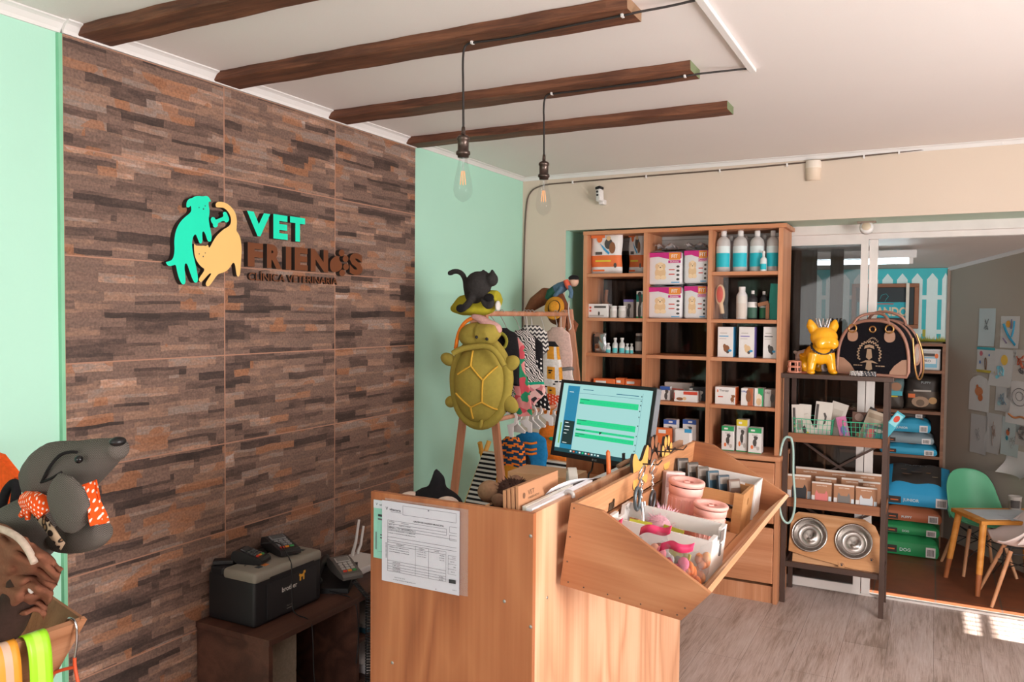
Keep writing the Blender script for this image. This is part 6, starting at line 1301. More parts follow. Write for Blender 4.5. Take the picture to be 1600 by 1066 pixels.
# turtle costume
def Q(px,py,y=3.02): return at(px,py,'y',y)
c0=Q(749,598); M=T3(c0.x,3.02,c0.z)@RY(4)
t=thing('turtle_costume','olive green turtle pet costume hanging on the front of the clothes rack','pet costume',(c0.x,3.02,c0.z-.2))
b=MB(); b.ell((0,0,0),(.128,.062,.178),M); blob('shell',b,F_TURT,t,world=True,voxel=.008,smooth=4)
b=MB(); b.tube([(.135*math.cos(a)*(1+.02*math.sin(5*a)),.012,.188*math.sin(a)) for a in [2*PI*i/40 for i in range(40)]],.024,10,closed=True,M=M); blob('rim',b,F_TURT,t,world=True,voxel=.007,smooth=3)
b=MB()
def onshell(x,z): return M@Vector((x,-.0635*math.sqrt(max(0,1-(x/.128)**2-(z/.178)**2))-.002,z))
SEAM=[[(-.02,.14),(-.015,.075)],[(-.085,.03),(-.015,.075),(.05,.02)],[(.05,.02),(.10,.085)],[(.05,.02),(.05,-.075)],[(.05,-.075),(-.005,-.105)],[(.05,-.075),(.105,-.105)],[(-.005,-.105),(-.09,-.055)],[(-.005,-.105),(0,-.155)]]
for s in SEAM:
    pts=[]
    for a,c in zip(s,s[1:]): pts+=[onshell(a[0]+(c[0]-a[0])*k/6,a[1]+(c[1]-a[1])*k/6) for k in range(7)]
    b.tube(pts,.0042,6)
build('seam_lines',b,mat('#d9a83a',.8),t,world=True)
for (px,py),(r1,r2),an,nm in (((699,562),(.042,.028),20,'flipper'),((797,568),(.042,.032),-30,'flipper'),((795,632),(.046,.034),40,'flipper'),((703,628),(.030,.026),-20,'flipper')):
    p=Q(px,py); b=MB(); b.ell((0,0,0),(r1,.02,r2),T3(p.x,3.03,p.z)@RY(an)); build(nm,b,F_TURT,t,world=True)
p=Q(755,662); b=MB(); b.ell((0,0,0),(.010,.010,.022),T3(p.x,3.0,p.z)@RY(15)); build('tail',b,F_TURT,t,world=True)
h=Q(748,524); b=MB(); b.ell((0,0,0),(.088,.05,.058),T3(h.x,3.0,h.z)@RY(-4)); b.tube([Q(752,522,2.99),Q(768,521,2.98),Q(779,516,2.98)],[.05,.046,.026],12); hd=blob('head',b,F_TURT,t,world=True,voxel=.007,smooth=4)
for px,py in ((744,527),(760,530)):
    q=Q(px,py,2.935); b=MB(); b.ell((q.x,2.938,q.z),.007,nu=10,nv=6); build('eye',b,M_BLACK,hd,world=True)
b=MB(); pts=[Q(x,y,2.985) for x,y in ((712,545),(716,520),(726,503),(740,496),(752,497))]; b.tube(smooth_path(pts,2),.0085,8); build('hood_edge',b,F_ORG,t,world=True)
b=MB(); pts=[Q(x,y,2.985) for x,y in ((738,494),(752,499),(763,507),(777,512),(781,520))]; b.tube(smooth_path(pts,2),[.008,.018,.022,.020,.008],8); build('pink_lining',b,F_LPNK,t,world=True)
b=MB(); pts=[Q(x,y,2.95) for x,y in ((708,552),(718,546),(737,542),(760,540),(776,550),(788,572))]; b.tube(smooth_path(pts,2),.013,8); build('collar_fold',b,F_TURT,t,world=True)
# plush cat over an olive hood, on the rail end
HM=Q(741,477,3.06)
o_=thing('olive_hood','olive yellow plush hood lying over the front end of the clothes rack','pet hat',(HM.x,3.06,HM.z-.05))
b=MB()
b.tube([Q(x,y,3.06) for x,y in ((705,484),(722,478),(745,474),(765,470),(780,466))],[.012,.046,.052,.05,.036],14)
b.ell(tuple(Q(742,484,3.06)),(.095,.07,.028)); blob('hood',b,F_HOOD,o_,world=True,voxel=.007,smooth=5)
b=MB(); q=Q(778,478,3.03); b.ell(tuple(q),(.010,.02,.022)); build('white_tag',b,F_WHT,o_,world=True)
t=thing('plush_cat','charcoal plush cat with curled tail sprawled on the olive hood','plush toy',(HM.x,3.02,HM.z+.02)); b=MB(); Y=3.03
b.ell(tuple(Q(747,446,Y)),(.062,.05,.062)); b.ell(tuple(Q(745,462,Y)),(.055,.045,.04))
b.ell(tuple(Q(769,437,Y)),(.026,.030,.030))
for e in (((762,433),(754,421)),((770,432),(769,420))): b.tube([Q(*e[0],Y),Q(*e[1],Y)],[.018,.004],10)
b.tube(smooth_path([Q(x,y,Y) for x,y in ((730,462),(728,450),(727,437),(722,427),(712,423),(701,428))],1),.0125,10)
for pts in (((738,462),(733,474),(722,483)),((755,466),(760,478),(768,477),(766,467))): b.tube(smooth_path([Q(x,y,Y-.045) for x,y in pts],1),.0165,10)
bd=blob('body',b,F_CHAR,t,world=True,voxel=.006,smooth=4)
for px,py in ((720,482),(764,465)):
    b=MB(); b.ell(tuple(Q(px,py,Y-.062)),(.024,.008,.018)); build('paw_pad',b,F_BLK,bd,world=True)
# rider costume at the far end of the rail
def Z(px,py,y=4.16): return at(px,py,'y',y)
t=thing('rider_costume','brown pet saddle costume with a small rider doll and orange hat','pet costume',tuple(Z(870,500))); Y=4.16
b=MB(); b.tube([Z(x,y) for x,y in ((822,488),(835,474),(852,462),(868,466),(880,490),(890,512))],[.018,.040,.05,.055,.05,.02],12); b.ell(tuple(Z(874,495)),(.07,.05,.05)); blob('saddle_body',b,F_BRN,t,world=True,voxel=.009,smooth=4)
b=MB()
for pts in (((880,500),(888,512),(886,527)),((890,498),(900,508),(897,520)),((872,505),(878,518),(876,530))): b.tube([Z(x,y,4.12) for x,y in pts],[.016,.016,.010],8)
build('fringe',b,F_BRN,t,world=True)
b=MB(); b.tube([Z(x,y,4.12) for x,y in ((862,462),(868,454),(876,450),(890,443))],[.028,.032,.034,.022],12); b.tube([Z(x,y,4.08) for x,y in ((878,448),(872,458),(866,463))],.013,8); b.tube([Z(x,y,4.08) for x,y in ((889,446),(893,458),(891,466))],.013,8); dl=blob('rider_body',b,fabric('#566f86'),t,world=True,voxel=.006,smooth=3)
b=MB(); b.tube([Z(x,y,4.11) for x,y in ((868,454),(861,458),(857,468))],[.030,.028,.022],10); build('rider_trousers',b,fabric('#2f5a48'),dl,world=True)
b=MB(); b.tube([Z(x,y,4.085) for x,y in ((884,438),(887,446),(890,450))],.016,8); build('neckerchief',b,F_COR,dl,world=True)
hq=Z(897,440,4.10); b=MB(); b.ell(tuple(hq),(.026,.026,.028)); hd=build('rider_head',b,mat('#cfa690',.6),dl,world=True)
b=MB(); b.ell((hq.x-.002,hq.y,hq.z+.018),(.030,.028,.018)); b.ell((hq.x+.014,hq.y-.014,hq.z+.018),(.016,.012,.010)); build('rider_hair',b,F_BLK,hd and dl,world=True)
b=MB(); HQ=Z(866,481,4.05); M=T3(*HQ)@RX(70)@RY(14); b.lathe([(0,.030),(.022,.030),(.030,.024),(.034,.004),(.058,.0),(.062,-.004),(.056,-.007),(0,-.007)],M@SC(.9,1.12,1),26); hb=build('hat',b,F_YEL,t,world=True)
b=MB(); b.tube([(.0345*.9*math.cos(a),.0345*1.12*math.sin(a),.006) for a in [2*PI*i/24 for i in range(24)]],.004,6,closed=True,M=M); build('hat_band',b,F_BLK,t,world=True)
b=MB(); b.tube(smooth_path([Z(x,y,4.09) for x,y in ((889,470),(888,485),(890,500),(893,512),(889,516))],2),.0035,6); build('white_cord',b,F_WHT,t,world=True)
# ---------------------------------------------------------------- on the counter
WT=.9355
# monitor
MC_=Vector((1.242,2.566,1.165)); MP=-.304; MT=.209; MW,MH=.414,.274
mn=Vector((math.cos(MP),math.sin(MP),0)); mf_=Vector((math.sin(MP),-math.cos(MP),0)); mu=Vector((0,0,1))*math.cos(MT)-mf_*math.sin(MT); mz=mn.cross(mu)
MM=Matrix(((mn.x,mu.x,mz.x,MC_.x),(mn.y,mu.y,mz.y,MC_.y),(mn.z,mu.z,mz.z,MC_.z),(0,0,0,1)))   # local x right, y up, z out of the screen
t=thing('computer_monitor','black computer monitor on the counter showing a pale green schedule','monitor',(1.23,2.58,WT))
b=MB(); b.box(-MW/2,MW/2,-MH/2,MH/2,-.028,0,0,MM,.004); build('housing',b,mat('#1b1b1e',.35),t,world=True)
b=MB()
for a in ((-MW/2,MW/2,MH/2-.012,MH/2),(-MW/2,MW/2,-MH/2,-MH/2+.017),(-MW/2,-MW/2+.012,-MH/2+.017,MH/2-.012),(MW/2-.012,MW/2,-MH/2+.017,MH/2-.012)): b.box(*a,0,.004,0,MM)
bz=build('bezel',b,mat('#17171a',.3),t,world=True)
b=MB(); b.text('LG',.009,MM@T3(.0,-MH/2+.008,.0046),0,.02); b.lathe([(0,.0005),(.0035,.0005)],MM@T3(-.012,-MH/2+.008,.0042),12); build('logo',b,mat('#8d8d90',.4),bz,world=True,flip=None)
b=MB(); b.box(MW/2+.0002,MW/2+.002,-MH/2+.004,MH/2-.004,-.024,.002,0,MM); build('side_trim',b,mat('#8a8c90',.25,.7),t,world=True)
ES=.74
cols=['#a9dcd8','#1d86ac','#10302f','#17d68c','#1f6d8a','#2b3a40','#e8f4f0','#7fb93a','#e0603a','#12474f','#3f8f98']
ms=[emit(c,ES) for c in cols]; b=MB(); W_=MW-.024; H_=MH-.029; S0=MM@T3(0,.0025,.0012)
def sr(u0,u1,v0,v1,c,k): b.rect((u0-.5)*W_,(u1-.5)*W_,(v0-.5)*H_,(v1-.5)*H_,.00012*k,c,S0)
sr(0,1,0,1,0,0); sr(.06,.20,.0,.97,1,1); sr(.07,.195,.09,.46,2,2); sr(.06,.195,.0,.12,1,3); sr(.03,.045,.12,.42,7,1); sr(0,1,0,.055,9,4)
for k in range(7):
    for j in range(7): sr(.085+.014*j,.092+.014*j,.86-.035*k-.006,.86-.035*k,6,3) if 0 else sr(.085+.014*j,.090+.014*j,.80-.032*k-.005,.80-.032*k,10,3)
for v,w2 in ((.88,.05),(.43,.04),(.375,.06),(.325,.055),(.275,.035),(.14,.05)): sr(.085,.085+w2,v-.006,v+.004,6,4)
for v0,v1 in ((.72,.80),(.42,.50),(.335,.365),(.245,.305)):
    sr(.22,.87,v0,v1,3,2); sr(.225,.33,v1-.018,v1-.010,9,3); sr(.225,.27,v0+.01,v0+.018,9,3)
    for k in range(14): sr(.35+.036*k,.366+.036*k,v0+(v1-v0)*.5,v0+(v1-v0)*.5+.004,10,3)
sr(.20,.90,.872,.876,4,2); sr(.24,.36,.925,.935,4,2); sr(.62,.86,.905,.915,4,2); sr(.90,.902,.12,.95,4,2)
for v in (.9,.84,.78,.7,.62,.5,.36,.24,.16): sr(.885,.895,v,v+.016,2,3)
for k in range(10): sr(.19+.035*k,.21+.035*k,.018,.04,(6,8,1,6,3,6,8,6,0,6)[k],5)
build('screen',b,ms,t,world=True,flip=None)
b=MB(); st=MM@Vector((0,-.02,-.03)); b.bar(tuple(st),(st.x+.02,st.y+.03,WT+.01),.07,.025,up=(1,0,0)); b.box(-.05,.05,-.05,.04,-.05,-.028,0,MM,.004); build('stand',b,mat('#1b1b1e',.4),t,world=True)
b=MB(); b.box(1.13,1.37,2.46,2.66,WT,WT+.014,bev=.004); build('foot',b,mat('#1b1b1e',.4),t,world=True)
b=MB(); b.tube(smooth_path([MM@Vector((-.04,-.10,-.03)),MM@Vector((-.05,-.17,-.05)),(1.22,2.50,1.00),(1.24,2.47,.945)],2),.003,6); build('cable',b,M_BLACK,t,world=True)
b=MB(); b.box(1.03,1.25,2.28,2.42,WT,WT+.09,bev=.002); o=build('cardboard_box',b,M_KRAFT); tag(o,'brown cardboard box on the counter under the monitor','box')
# plush orca and bear
p=at(680,782,'y',1.80); t=thing('plush_orca','black and white plush orca peeking over the counter front','plush toy',(p.x,1.80,WT))
b=MB(); b.ell((p.x,1.80,1.005),(.085,.07,.066)); b.tube([(p.x+.004,1.80,1.05),(p.x+.006,1.805,1.095),(p.x-.002,1.805,1.118)],[.030,.018,.004],10); bd=blob('body',b,fabric('#1c1a1d'),t,world=True,voxel=.006,smooth=3)
for sx in (-1,1):
    b=MB(); b.ell((p.x+sx*.058,1.765,1.030),(.034,.040,.026),RZ(0)); build('white_patch',b,fabric('#cdb7ab'),bd,world=True)
p=at(788,786,'y',1.80); t=thing('plush_bear','dark brown plush bear lying on the counter beside the folders','plush toy',(p.x,1.85,WT))
b=MB(); b.ell((p.x,1.85,p.z),(.056,.054,.054)); hd=blob('head',b,fabric('#3e2a24',140,.3,.6),t,world=True,voxel=.006,smooth=2)
b=MB(); q=at(765,768,'y',1.82); b.ell(tuple(q),(.032,.032,.029)); build('muzzle',b,fabric('#8a6a52'),hd,world=True)
for px,py,yy in ((779,782,1.795),(806,753,1.86),(822,770,1.86)):
    q=at(px,py,'y',yy); b=MB(); b.ell(tuple(q),(.020,.014,.018)); build('ear',b,fabric('#7a5a48' if px!=822 else '#3e2a24'),hd,world=True)
b=MB(); b.ell((p.x-.03,1.88,.985),(.075,.075,.05)); b.ell((p.x-.07,1.80,.975),(.04,.035,.035)); b.ell((p.x+.05,1.79,.97),(.04,.035,.033)); blob('body',b,fabric('#241c1c',140,.3,.6),t,world=True,voxel=.007,smooth=2)
rnd=random.Random(8); b=MB(); c=Vector((p.x,1.85,p.z))
for k in range(900):
    d=Vector((rnd.gauss(0,1),rnd.gauss(0,1),rnd.gauss(0,1))).normalized(); p0=c+Vector((d.x*.055,d.y*.053,d.z*.053)); p1=p0+d*rnd.uniform(.006,.014)+Vector((rnd.uniform(-.006,.006),rnd.uniform(-.006,.006),rnd.uniform(-.008,.002))); s_=d.orthogonal().normalized()*.0014
    b.add([p0-s_,p0+s_,p1],[(0,1,2)])
build('fur',b,fabric('#4a332b',140,.3,.6),hd,world=True,flip=None)['kind']='stuff'
# folders and papers
KF=mat('#ab7a58',.8,0,.05)
for k in range(4):
    x=1.409-.010*k; mb=MB(); mats=[KF]; mb.box(-.11,.11,-.0035,.0035,0,.205-.004*k,0)
    if k==0: prints(mb,.22,.205,-.0035,[('t','VET',.30,.885,.075,L('#6a4a34'),.16,0),('t','FRIENDS',.36,.82,.035,L('#6a4a34'),.26,0),('e',.13,.87,.03,.035,L('#6a4a34'))],mats)
    o=build('paper_folder',mb,mats,origin=False); o.matrix_world=T3(x,1.735-.002*k,WT)@RZ(90)@RX(-2); tag(o,('kraft folder with VET print, outermost of the row beside the white papers','second kraft folder behind the printed one','third kraft folder behind the printed one','last kraft folder of the row, beside the plush bear')[k],'folder','kraft folders standing in the counter')
b=MB(); b.box(1.4145,1.424,1.63,1.90,WT,WT+.160); o=build('white_folder',b,mat('#cfc8bd',.6)); tag(o,'cream folder standing between the kraft folders and the white papers','folder')
b=MB(); b.box(1.427,1.442,1.625,1.99,WT,WT+.158); o=build('paper_stack',b,M_PAPER); tag(o,'white paper block standing along the inside of the counter','paper')
b=MB(); b.grid(lambda u,v:(1.36+.07*v+.004*math.sin(u*7),1.80+.55*u-.05*v,1.052+.045*v+.02*math.sin(u*5+1)*v),14,6); o=build('loose_paper',b,M_PAPER,flip=None,solid=.0006); tag(o,'loose white sheet lying on top of the papers along the counter edge','paper')
q=at(889,752,'y',2.02); TM=T3(q.x,2.04,q.z)@RZ(-60)
t=thing('tape_dispenser','grey tape dispenser among the papers on the counter','tape dispenser',(q.x,2.04,q.z-.05))
b=MB(); b.prism(smooth_poly([(-.055,-.045),(.055,-.045),(.06,-.02),(.040,-.012),(.030,.022),(.0,.038),(-.030,.022),(-.045,-.01)],2),-.012,.012,TM@FM); build('body',b,mat('#b9b3ab',.4),t,world=True)
b=MB(); b.lathe([(.014,-.0135),(.028,-.0135),(.028,.0135),(.014,.0135),(.014,-.0135)],TM@T3(0,0,-.002)@RX(90),24); build('tape_roll',b,mat('#d6cfc5',.3),t,world=True)
b=MB(); b.box(1.36,1.44,1.99,2.09,WT,q.z-.046); o=build('card_box',b,M_KRAFT); tag(o,'kraft card box under the tape dispenser','box')
# clips over the counter rim
q=at(889,777,'x',1.452); b=MB(); b.tube(smooth_path([(1.440,q.y,DZ-.02),(1.441,q.y,DZ+.004),(1.450,q.y,DZ+.009),(1.463,q.y,DZ+.005),(1.4635,q.y,DZ-.006)],2),.0055,8); o=build('grey_hook',b,mat('#b5b0ad',.3,.3)); tag(o,'grey plastic hook over the counter rim','hook')
q=at(955,733,'x',1.44); 
b=MB(); b.tube([(1.437,q.y-.01,DZ-.03),(1.432,q.y,DZ+.02),(1.428,q.y+.004,DZ+.055)],[.0065,.0065,.006],10); b.cyl((1.428,q.y+.004,DZ+.055),(1.427,q.y+.005,DZ+.060),.006,.002,10); o=build('orange_marker',b,mat('#d8662a',.4)); tag(o,'orange marker clipped at the counter rim by the monitor','pen')
q=at(977,730,'x',1.44); b=MB(); b.box(1.431,1.437,q.y-.006,q.y+.006,DZ-.03,DZ+.035); o=build('black_clip',b,M_BLACK); tag(o,'small black upright clip by the lower right corner of the monitor','clip')
b=MB(); b.tube(smooth_path([(1.437,2.20,DZ+.004),(1.448,2.23,DZ+.014),(1.456,2.28,DZ+.014),(1.450,2.32,DZ+.004)],2),.007,8); o=build('rubber_band',b,mat('#8a6a50',.6)); tag(o,'brown strap wrapped over the counter rim beside the marker','strap')

# ---------------------------------------------------------------- key hooks and key rings on the bin
KX=1.4965
M_KY=mat('#dba453',.5,0,.05); M_KB=mat('#8f5c3e',.5,0,.05); M_DK=mat('#2b2220',.6)
def keyholder(name,label,polys,m,yo,zo,s=1.0):
    t=thing(name,label,'key holder',(KX,yo,zo),0,'wooden key holders on the bin')
    b=MB()
    for q in polys: b.prism([(yo+x*s,zo+z*s) for x,z in q],KX,KX+.009,WF,1,0)
    build('plate',b,[m,M_DK],t,world=True)
    b=MB(); b.tube([(KX+.009,yo+.02*s,zo+.01),(KX+.055,yo+.02*s,zo+.012),(KX+.066,yo+.022*s,zo+.026)],.0022,6); build('hook',b,M_DK,t,world=True)
bq=at(996,735,'x',KX)
bn=smooth_poly([(-.045,-.060),(-.065,-.045),(-.058,-.005),(-.070,.030),(-.058,.052),(-.035,.046),(-.015,.022),(.015,.020),(.040,.046),(.064,.062),(.078,.048),(.066,.015),(.058,-.015),(.070,-.038),(.052,-.055),(.030,-.040),(.0,-.028),(-.022,-.034)],2)
keyholder('bone_key_holder','yellow wooden bone-shaped key holder on the bin back slat',[bn],M_KY,bq.y,bq.z+.006)
def paw(r=1): return [smooth_poly([(-.030,-.045),(-.034,-.015),(-.014,.010),(.014,.010),(.034,-.015),(.030,-.045),(0,-.05)],2)]+[circ(1,14,x,z,.0125,.017) for x,z in ((-.040,.012),(-.016,.036),(.016,.036),(.040,.012))]
pq=at(1018,712,'x',KX); keyholder('paw_key_holder','brown wooden paw-shaped key holder beside the bone-shaped one',paw(),M_KB,pq.y,pq.z,1.15)
pq2=at(1038,708,'x',KX); keyholder('paw_key_holder','yellow wooden paw-shaped key holder, farthest of the three',paw(),M_KY,pq2.y,pq2.z,1.05)
def keyring(label,y,z,x,charm):
    t=thing('key_ring',label,'key ring',(x,y,z-.13),0,'key rings hanging over the bin'); b=MB()
    b.tube([(x+.006*math.sin(a),y+.020*math.cos(a),z+.020*math.sin(a)) for a in [2*PI*i/22 for i in range(22)]],.0022,6,closed=True); build('ring',b,M_CHROME,t,world=True)
    b=MB()
    for k in range(5): b.tube([(x+.004*(k%2)*math.sin(a),y+.005*math.cos(a),z-.026-.010*k+.007*math.sin(a)) for a in [2*PI*i/10 for i in range(10)]],.0014,5,closed=True)
    build('chain',b,M_CHROME,t,world=True); charm(t,x,y,z-.08)
def ch_silver(t,x,y,z):
    b=MB(); b.tube(smooth_path([(x,y,z),(x+.008,y-.01,z-.03),(x+.012,y-.02,z-.065)],2),[.006]*0 or .006,8); b.tube([(x+.003,y+.012,z),(x+.01,y+.012,z-.06)],.005,8); b.ell((x+.012,y-.022,z-.07),(.010,.014,.018)); build('silver_charm',b,M_CHROME,t,world=True)
def ch_frame(t,x,y,z):
    b=MB(); b.tube([(x+.01*math.sin(a)*.2,y+.018*math.cos(a)*(1+.2*math.sin(a)),z-.02+.030*math.sin(a)) for a in [2*PI*i/18 for i in range(18)]],.005,6,closed=True); b.ell((x,y,z-.045),(.005,.008,.010)); build('black_charm',b,mat('#4a4a4d',.3,.5),t,world=True)
def ch_pom(t,x,y,z):
    b=MB(); rnd=random.Random(4)
    b.ell((x+.03,y,z-.065),(.042,.045,.044),nu=22,nv=14)
    c=Vector((x+.03,y,z-.065))
    for k in range(520):
        d=Vector((rnd.gauss(0,1),rnd.gauss(0,1),rnd.gauss(0,1))).normalized(); p0=c+d*.040; p1=c+d*rnd.uniform(.052,.066)+Vector((rnd.uniform(-.006,.006),rnd.uniform(-.006,.006),rnd.uniform(-.006,.006))); s=d.orthogonal().normalized()*.0016
        b.add([p0-s,p0+s,p1],[(0,1,2)])
    o=build('pompom',b,mat('#dcaab6',.9),t,world=True,flip=None)
r1=at(1003,739,'x',1.552); keyring('key ring with silver bone charms and pink pompom hanging from the bone-shaped holder',r1.y,r1.z,1.552,lambda t,x,y,z:(ch_silver(t,x,y,z),ch_pom(t,x+.02,y+.03,z)))
r2=at(1020,729,'x',1.556); keyring('key ring with grey frame-shaped charm hanging from the brown paw holder',r2.y,r2.z,1.556,lambda t,x,y,z:(ch_frame(t,x,y,z),))
r3=at(996,768,'x',1.548); b=MB(); b.tube([(1.548,r3.y+.020*math.cos(a),r3.z+.030*math.sin(a)-.02) for a in [2*PI*i/18 for i in range(18)]],.005,6,closed=True); b.tube([(1.548,r3.y,r3.z+.01),(1.551,r1.y-.01,r1.z-.02)],.0015,5); o=build('grey_charm',b,mat('#5a646a',.3,.5)); tag(o,'grey loop charm hanging at the left of the pompom key ring','charm')

# ---------------------------------------------------------------- goods in the bin (bin space: u outwards, w along, v up)
def bl(u,w_,v=0.0115): return BINM@T3(u,w_,v)
M_BUCK=mat('#efb0a5',.45,0,.04)
def bucket(label,u,w_,r,h):
    t=thing('pink_bucket',label,'bucket',M=bl(u,w_),group='pink plastic buckets')
    b=MB(); b.lathe([(0,0),(r*.80,0),(r*.82,.004),(r*.88,h*.72)],None,32); 
    b.lathe([(r*.88,h*.72),(r*.93,h*.725),(r*.95,h*.86),(r*.93,h*.88)],None,32); build('body',b,M_BUCK,t)
    b=MB()
    for k in range(20):
        a=2*PI*k/20; b.tube([(r*.815*math.cos(a),r*.815*math.sin(a),.012),(r*.872*math.cos(a),r*.872*math.sin(a),h*.66)],.0026,6)
    build('ribs',b,M_BUCK,t)
    b=MB(); b.lathe([(r*.90,h*.90),(r*1.0,h*.905),(r*1.01,h*.965),(r*.97,h*.985),(r*.74,h*.985),(r*.68,h*.955),(r*.62,h*.93),(r*.30,h*.92),(0,h*.92)],None,36); b.box(-r*.17,r*.17,-r*.17,r*.17,h*.92,h*.97,0,RZ(25),.003); lid=build('lid',b,M_BUCK,t)
    b=MB(); b.box(-r*.10,r*.10,-r*.10,r*.10,h*.970,h*.9715,0,RZ(25)); b.box(r*.22,r*.52,-.004,.004,h*.925,h*.94,0,RZ(65),.001); build('slot',b,mat('#b0655a',.5),lid)
bucket('taller pink ribbed bucket with lid, behind the white crate',.117,.615,.0535,.157)
bucket('shorter pink ribbed bucket with lid, nearer the bin lip',.211,.545,.049,.121)
# white slatted crate
M_WC=mat('#d9d3cf',.5,0,.02)
WCM=bl(.035,.215); t=thing('white_crate','small white wooden crate with low front slat in the bin','crate',M=WCM)
LX,LY=.252,.150
b=MB(); b.box(0,LX,0,.008,.030,.112); build('front_slat',b,M_WC,t)
for z0,z1 in ((.082,.122),(0,.048)):
    b=MB(); b.box(0,LX,LY-.008,LY,z0,z1); build('rear_slat',b,M_WC,t)
b=MB(); b.box(.008,LX-.008,.008,LY-.008,0.001,.007); build('base',b,M_WC,t)
for x0 in (-.010,LX):
    b=MB(); b.prism([(0,.0),(LY,.0),(LY,.122),(LY*.68,.122),(LY*.66,.098),(LY*.36,.098),(LY*.34,.116),(0,.116)],x0,x0+.010,Matrix(((0,0,1,0),(1,0,0,0),(0,1,0,0),(0,0,0,1)))); build('end_panel',b,M_WC,t)
b=MB(); b.box(LX+.0102,LX+.0115,LY*.52,LY*.80,.088,.118); b.tube([(LX+.012,LY*.60,.086),(LX+.013,LY*.58,.06),(LX+.011,LY*.60,.055)],.003,6); build('label_holder',b,mat('#77726f',.4,.3),t)
# clear bags
def treatbag(label,u,w_,rz,tx,wd,h,d,inner,tie=None,v=.0125):
    t=thing('treat_bag',label,'bag',M=bl(u,w_,v)@RZ(rz)@RX(tx),group='clear treat bags in the bin'); rnd=random.Random(int(u*1e4+w_*777))
    a=[rnd.uniform(0,6) for _ in range(3)]
    b=MB()
    for sg in (-1,1): b.grid(lambda u_,v_:((u_-.5)*wd*(1-.35*max(0,v_-.75)*(3 if tie else .3)),sg*(d/2*math.sin(PI*u_)**.5*(1-v_**3)**.6+.0006)+.003*math.sin(u_*17+v_*19+a[0]),v_*h),14,14)
    build('bag_film',b,M_CLEAR,t,flip=None)
    b=MB()
    for k in range(15):
        c=inner[k%len(inner)]; b.ell((rnd.uniform(-.3,.3)*wd,rnd.uniform(-.2,.2)*d,.014+rnd.uniform(.0,.62)*h),(rnd.uniform(.012,.020),d*.20,rnd.uniform(.012,.022)),RY(0),k%len(inner),nu=10,nv=7)
    build('treats',b,[mat(c,.6) for c in inner],t)
    if tie:
        b=MB(); b.grid(lambda u_,v_:((u_-.5)*wd*.98,-.004-.006*math.sin(u_*8+a[1]),h*.80+.020*v_+.03*u_+.006*math.sin(u_*6)),12,2); build('ribbon',b,mat(tie,.4),t,flip=None,solid=.0015)
    return t
PK='#e0416e'
treatbag('clear treat bag with pink ribbon standing tall before the white crate',.165,.140,-12,-10,.085,.125,.03,['#c98a70','#d86a78','#8a4a40'],PK)
treatbag('clear bag of orange chews leaning on the bin lip beside the white crate',.262,.215,-42,-12,.07,.115,.04,['#d98a5a','#e0a070'],None)
treatbag('clear bag with an orange carrot toy at the near corner of the bin lip',.268,.120,-35,-8,.075,.10,.04,['#e07a3a','#d8742f'],None)
treatbag('clear treat bag with pink ribbon in the near corner, beside the carrot bag',.232,.080,-20,-12,.085,.115,.03,['#d86a88','#b03a5a'],PK)
treatbag('flat clear packet leaning between the two pink-ribboned bags',.200,.125,-25,-22,.08,.105,.02,['#cfcac8','#d9d2ce'],None)
treatbag('clear bag of grey treats behind the near end panel, left of the pink-ribboned bags',.105,.135,-8,-8,.075,.105,.03,['#6a6460','#8d8680'],None)
treatbag('small clear bag with pink ribbon farthest left by the bin end panel',.055,.140,-5,-10,.06,.11,.025,['#b0b0a8','#8d9088'],PK)
treatbag('pink treat bag lying deepest at the near corner of the bin',.240,.06,-30,-25,.07,.085,.03,['#d0335f','#e0557a'],None)
for k,(u,w_,rz,lab) in enumerate(((.085,.30,10,'yellow-green label card at the left inside the white crate'),(.165,.31,-14,'yellow-green label card in the middle inside the white crate'),(.225,.16,-18,'yellow-green label card between the treat bags'))):
    mb=MB(); mats=[mat('#b7b03a',.5)]; mb.box(-.03,.03,0,.003,0,.085,0); prints(mb,.06,.085,0,[('r',.1,.9,.15,.45,L('#3a3a30')),('e',.5,.7,.2,.15,L('#5a5a30'))],mats); o=build('label_card',mb,mats,origin=False); o.matrix_world=bl(u,w_,.0195 if k<2 else .012)@RZ(rz)@RX(-12); tag(o,lab,'card','yellow-green label cards')
# wooden crate with packets
WKM=bl(.022,.725); t=thing('wooden_crate','small brown slatted crate of grooming packets in the bin','crate',M=WKM); LX,LY=.245,.145
M_CR=wood('small_crate_wood','#9a6a40','#ab7a4c','#ba8a5c','x',2,0.55,4.0,.05,.1)
for z0,z1 in ((.082,.118),(.040,.068),(.002,.028)):
    b=MB(); b.box(.01,LX-.01,0,.007,z0,z1); build('front_slat',b,M_CR,t)
    b=MB(); b.box(.01,LX-.01,LY-.007,LY,z0,z1); build('rear_slat',b,M_CR,t)
for x0 in (0,LX-.010):
    b=MB(); b.prism(keyhole([(0,0),(LY,0),(LY,.122),(0,.122)],[(LY/2,.085,.012)]),x0,x0+.010,Matrix(((0,0,1,0),(1,0,0,0),(0,1,0,0),(0,0,0,1)))); build('end_panel',b,M_CR,t)
    for y in (-.008,LY):
        b=MB(); b.box(x0-.002,x0+.028 if x0==0 else x0+.011,y,y+.008,0,.122) if x0==0 else b.box(x0-.018,x0+.010,y,y+.008,0,.122); build('corner_post',b,M_CR,t)
b=MB(); b.box(.01,LX-.01,.007,LY-.007,0.001,.006); build('base',b,M_CR,t)
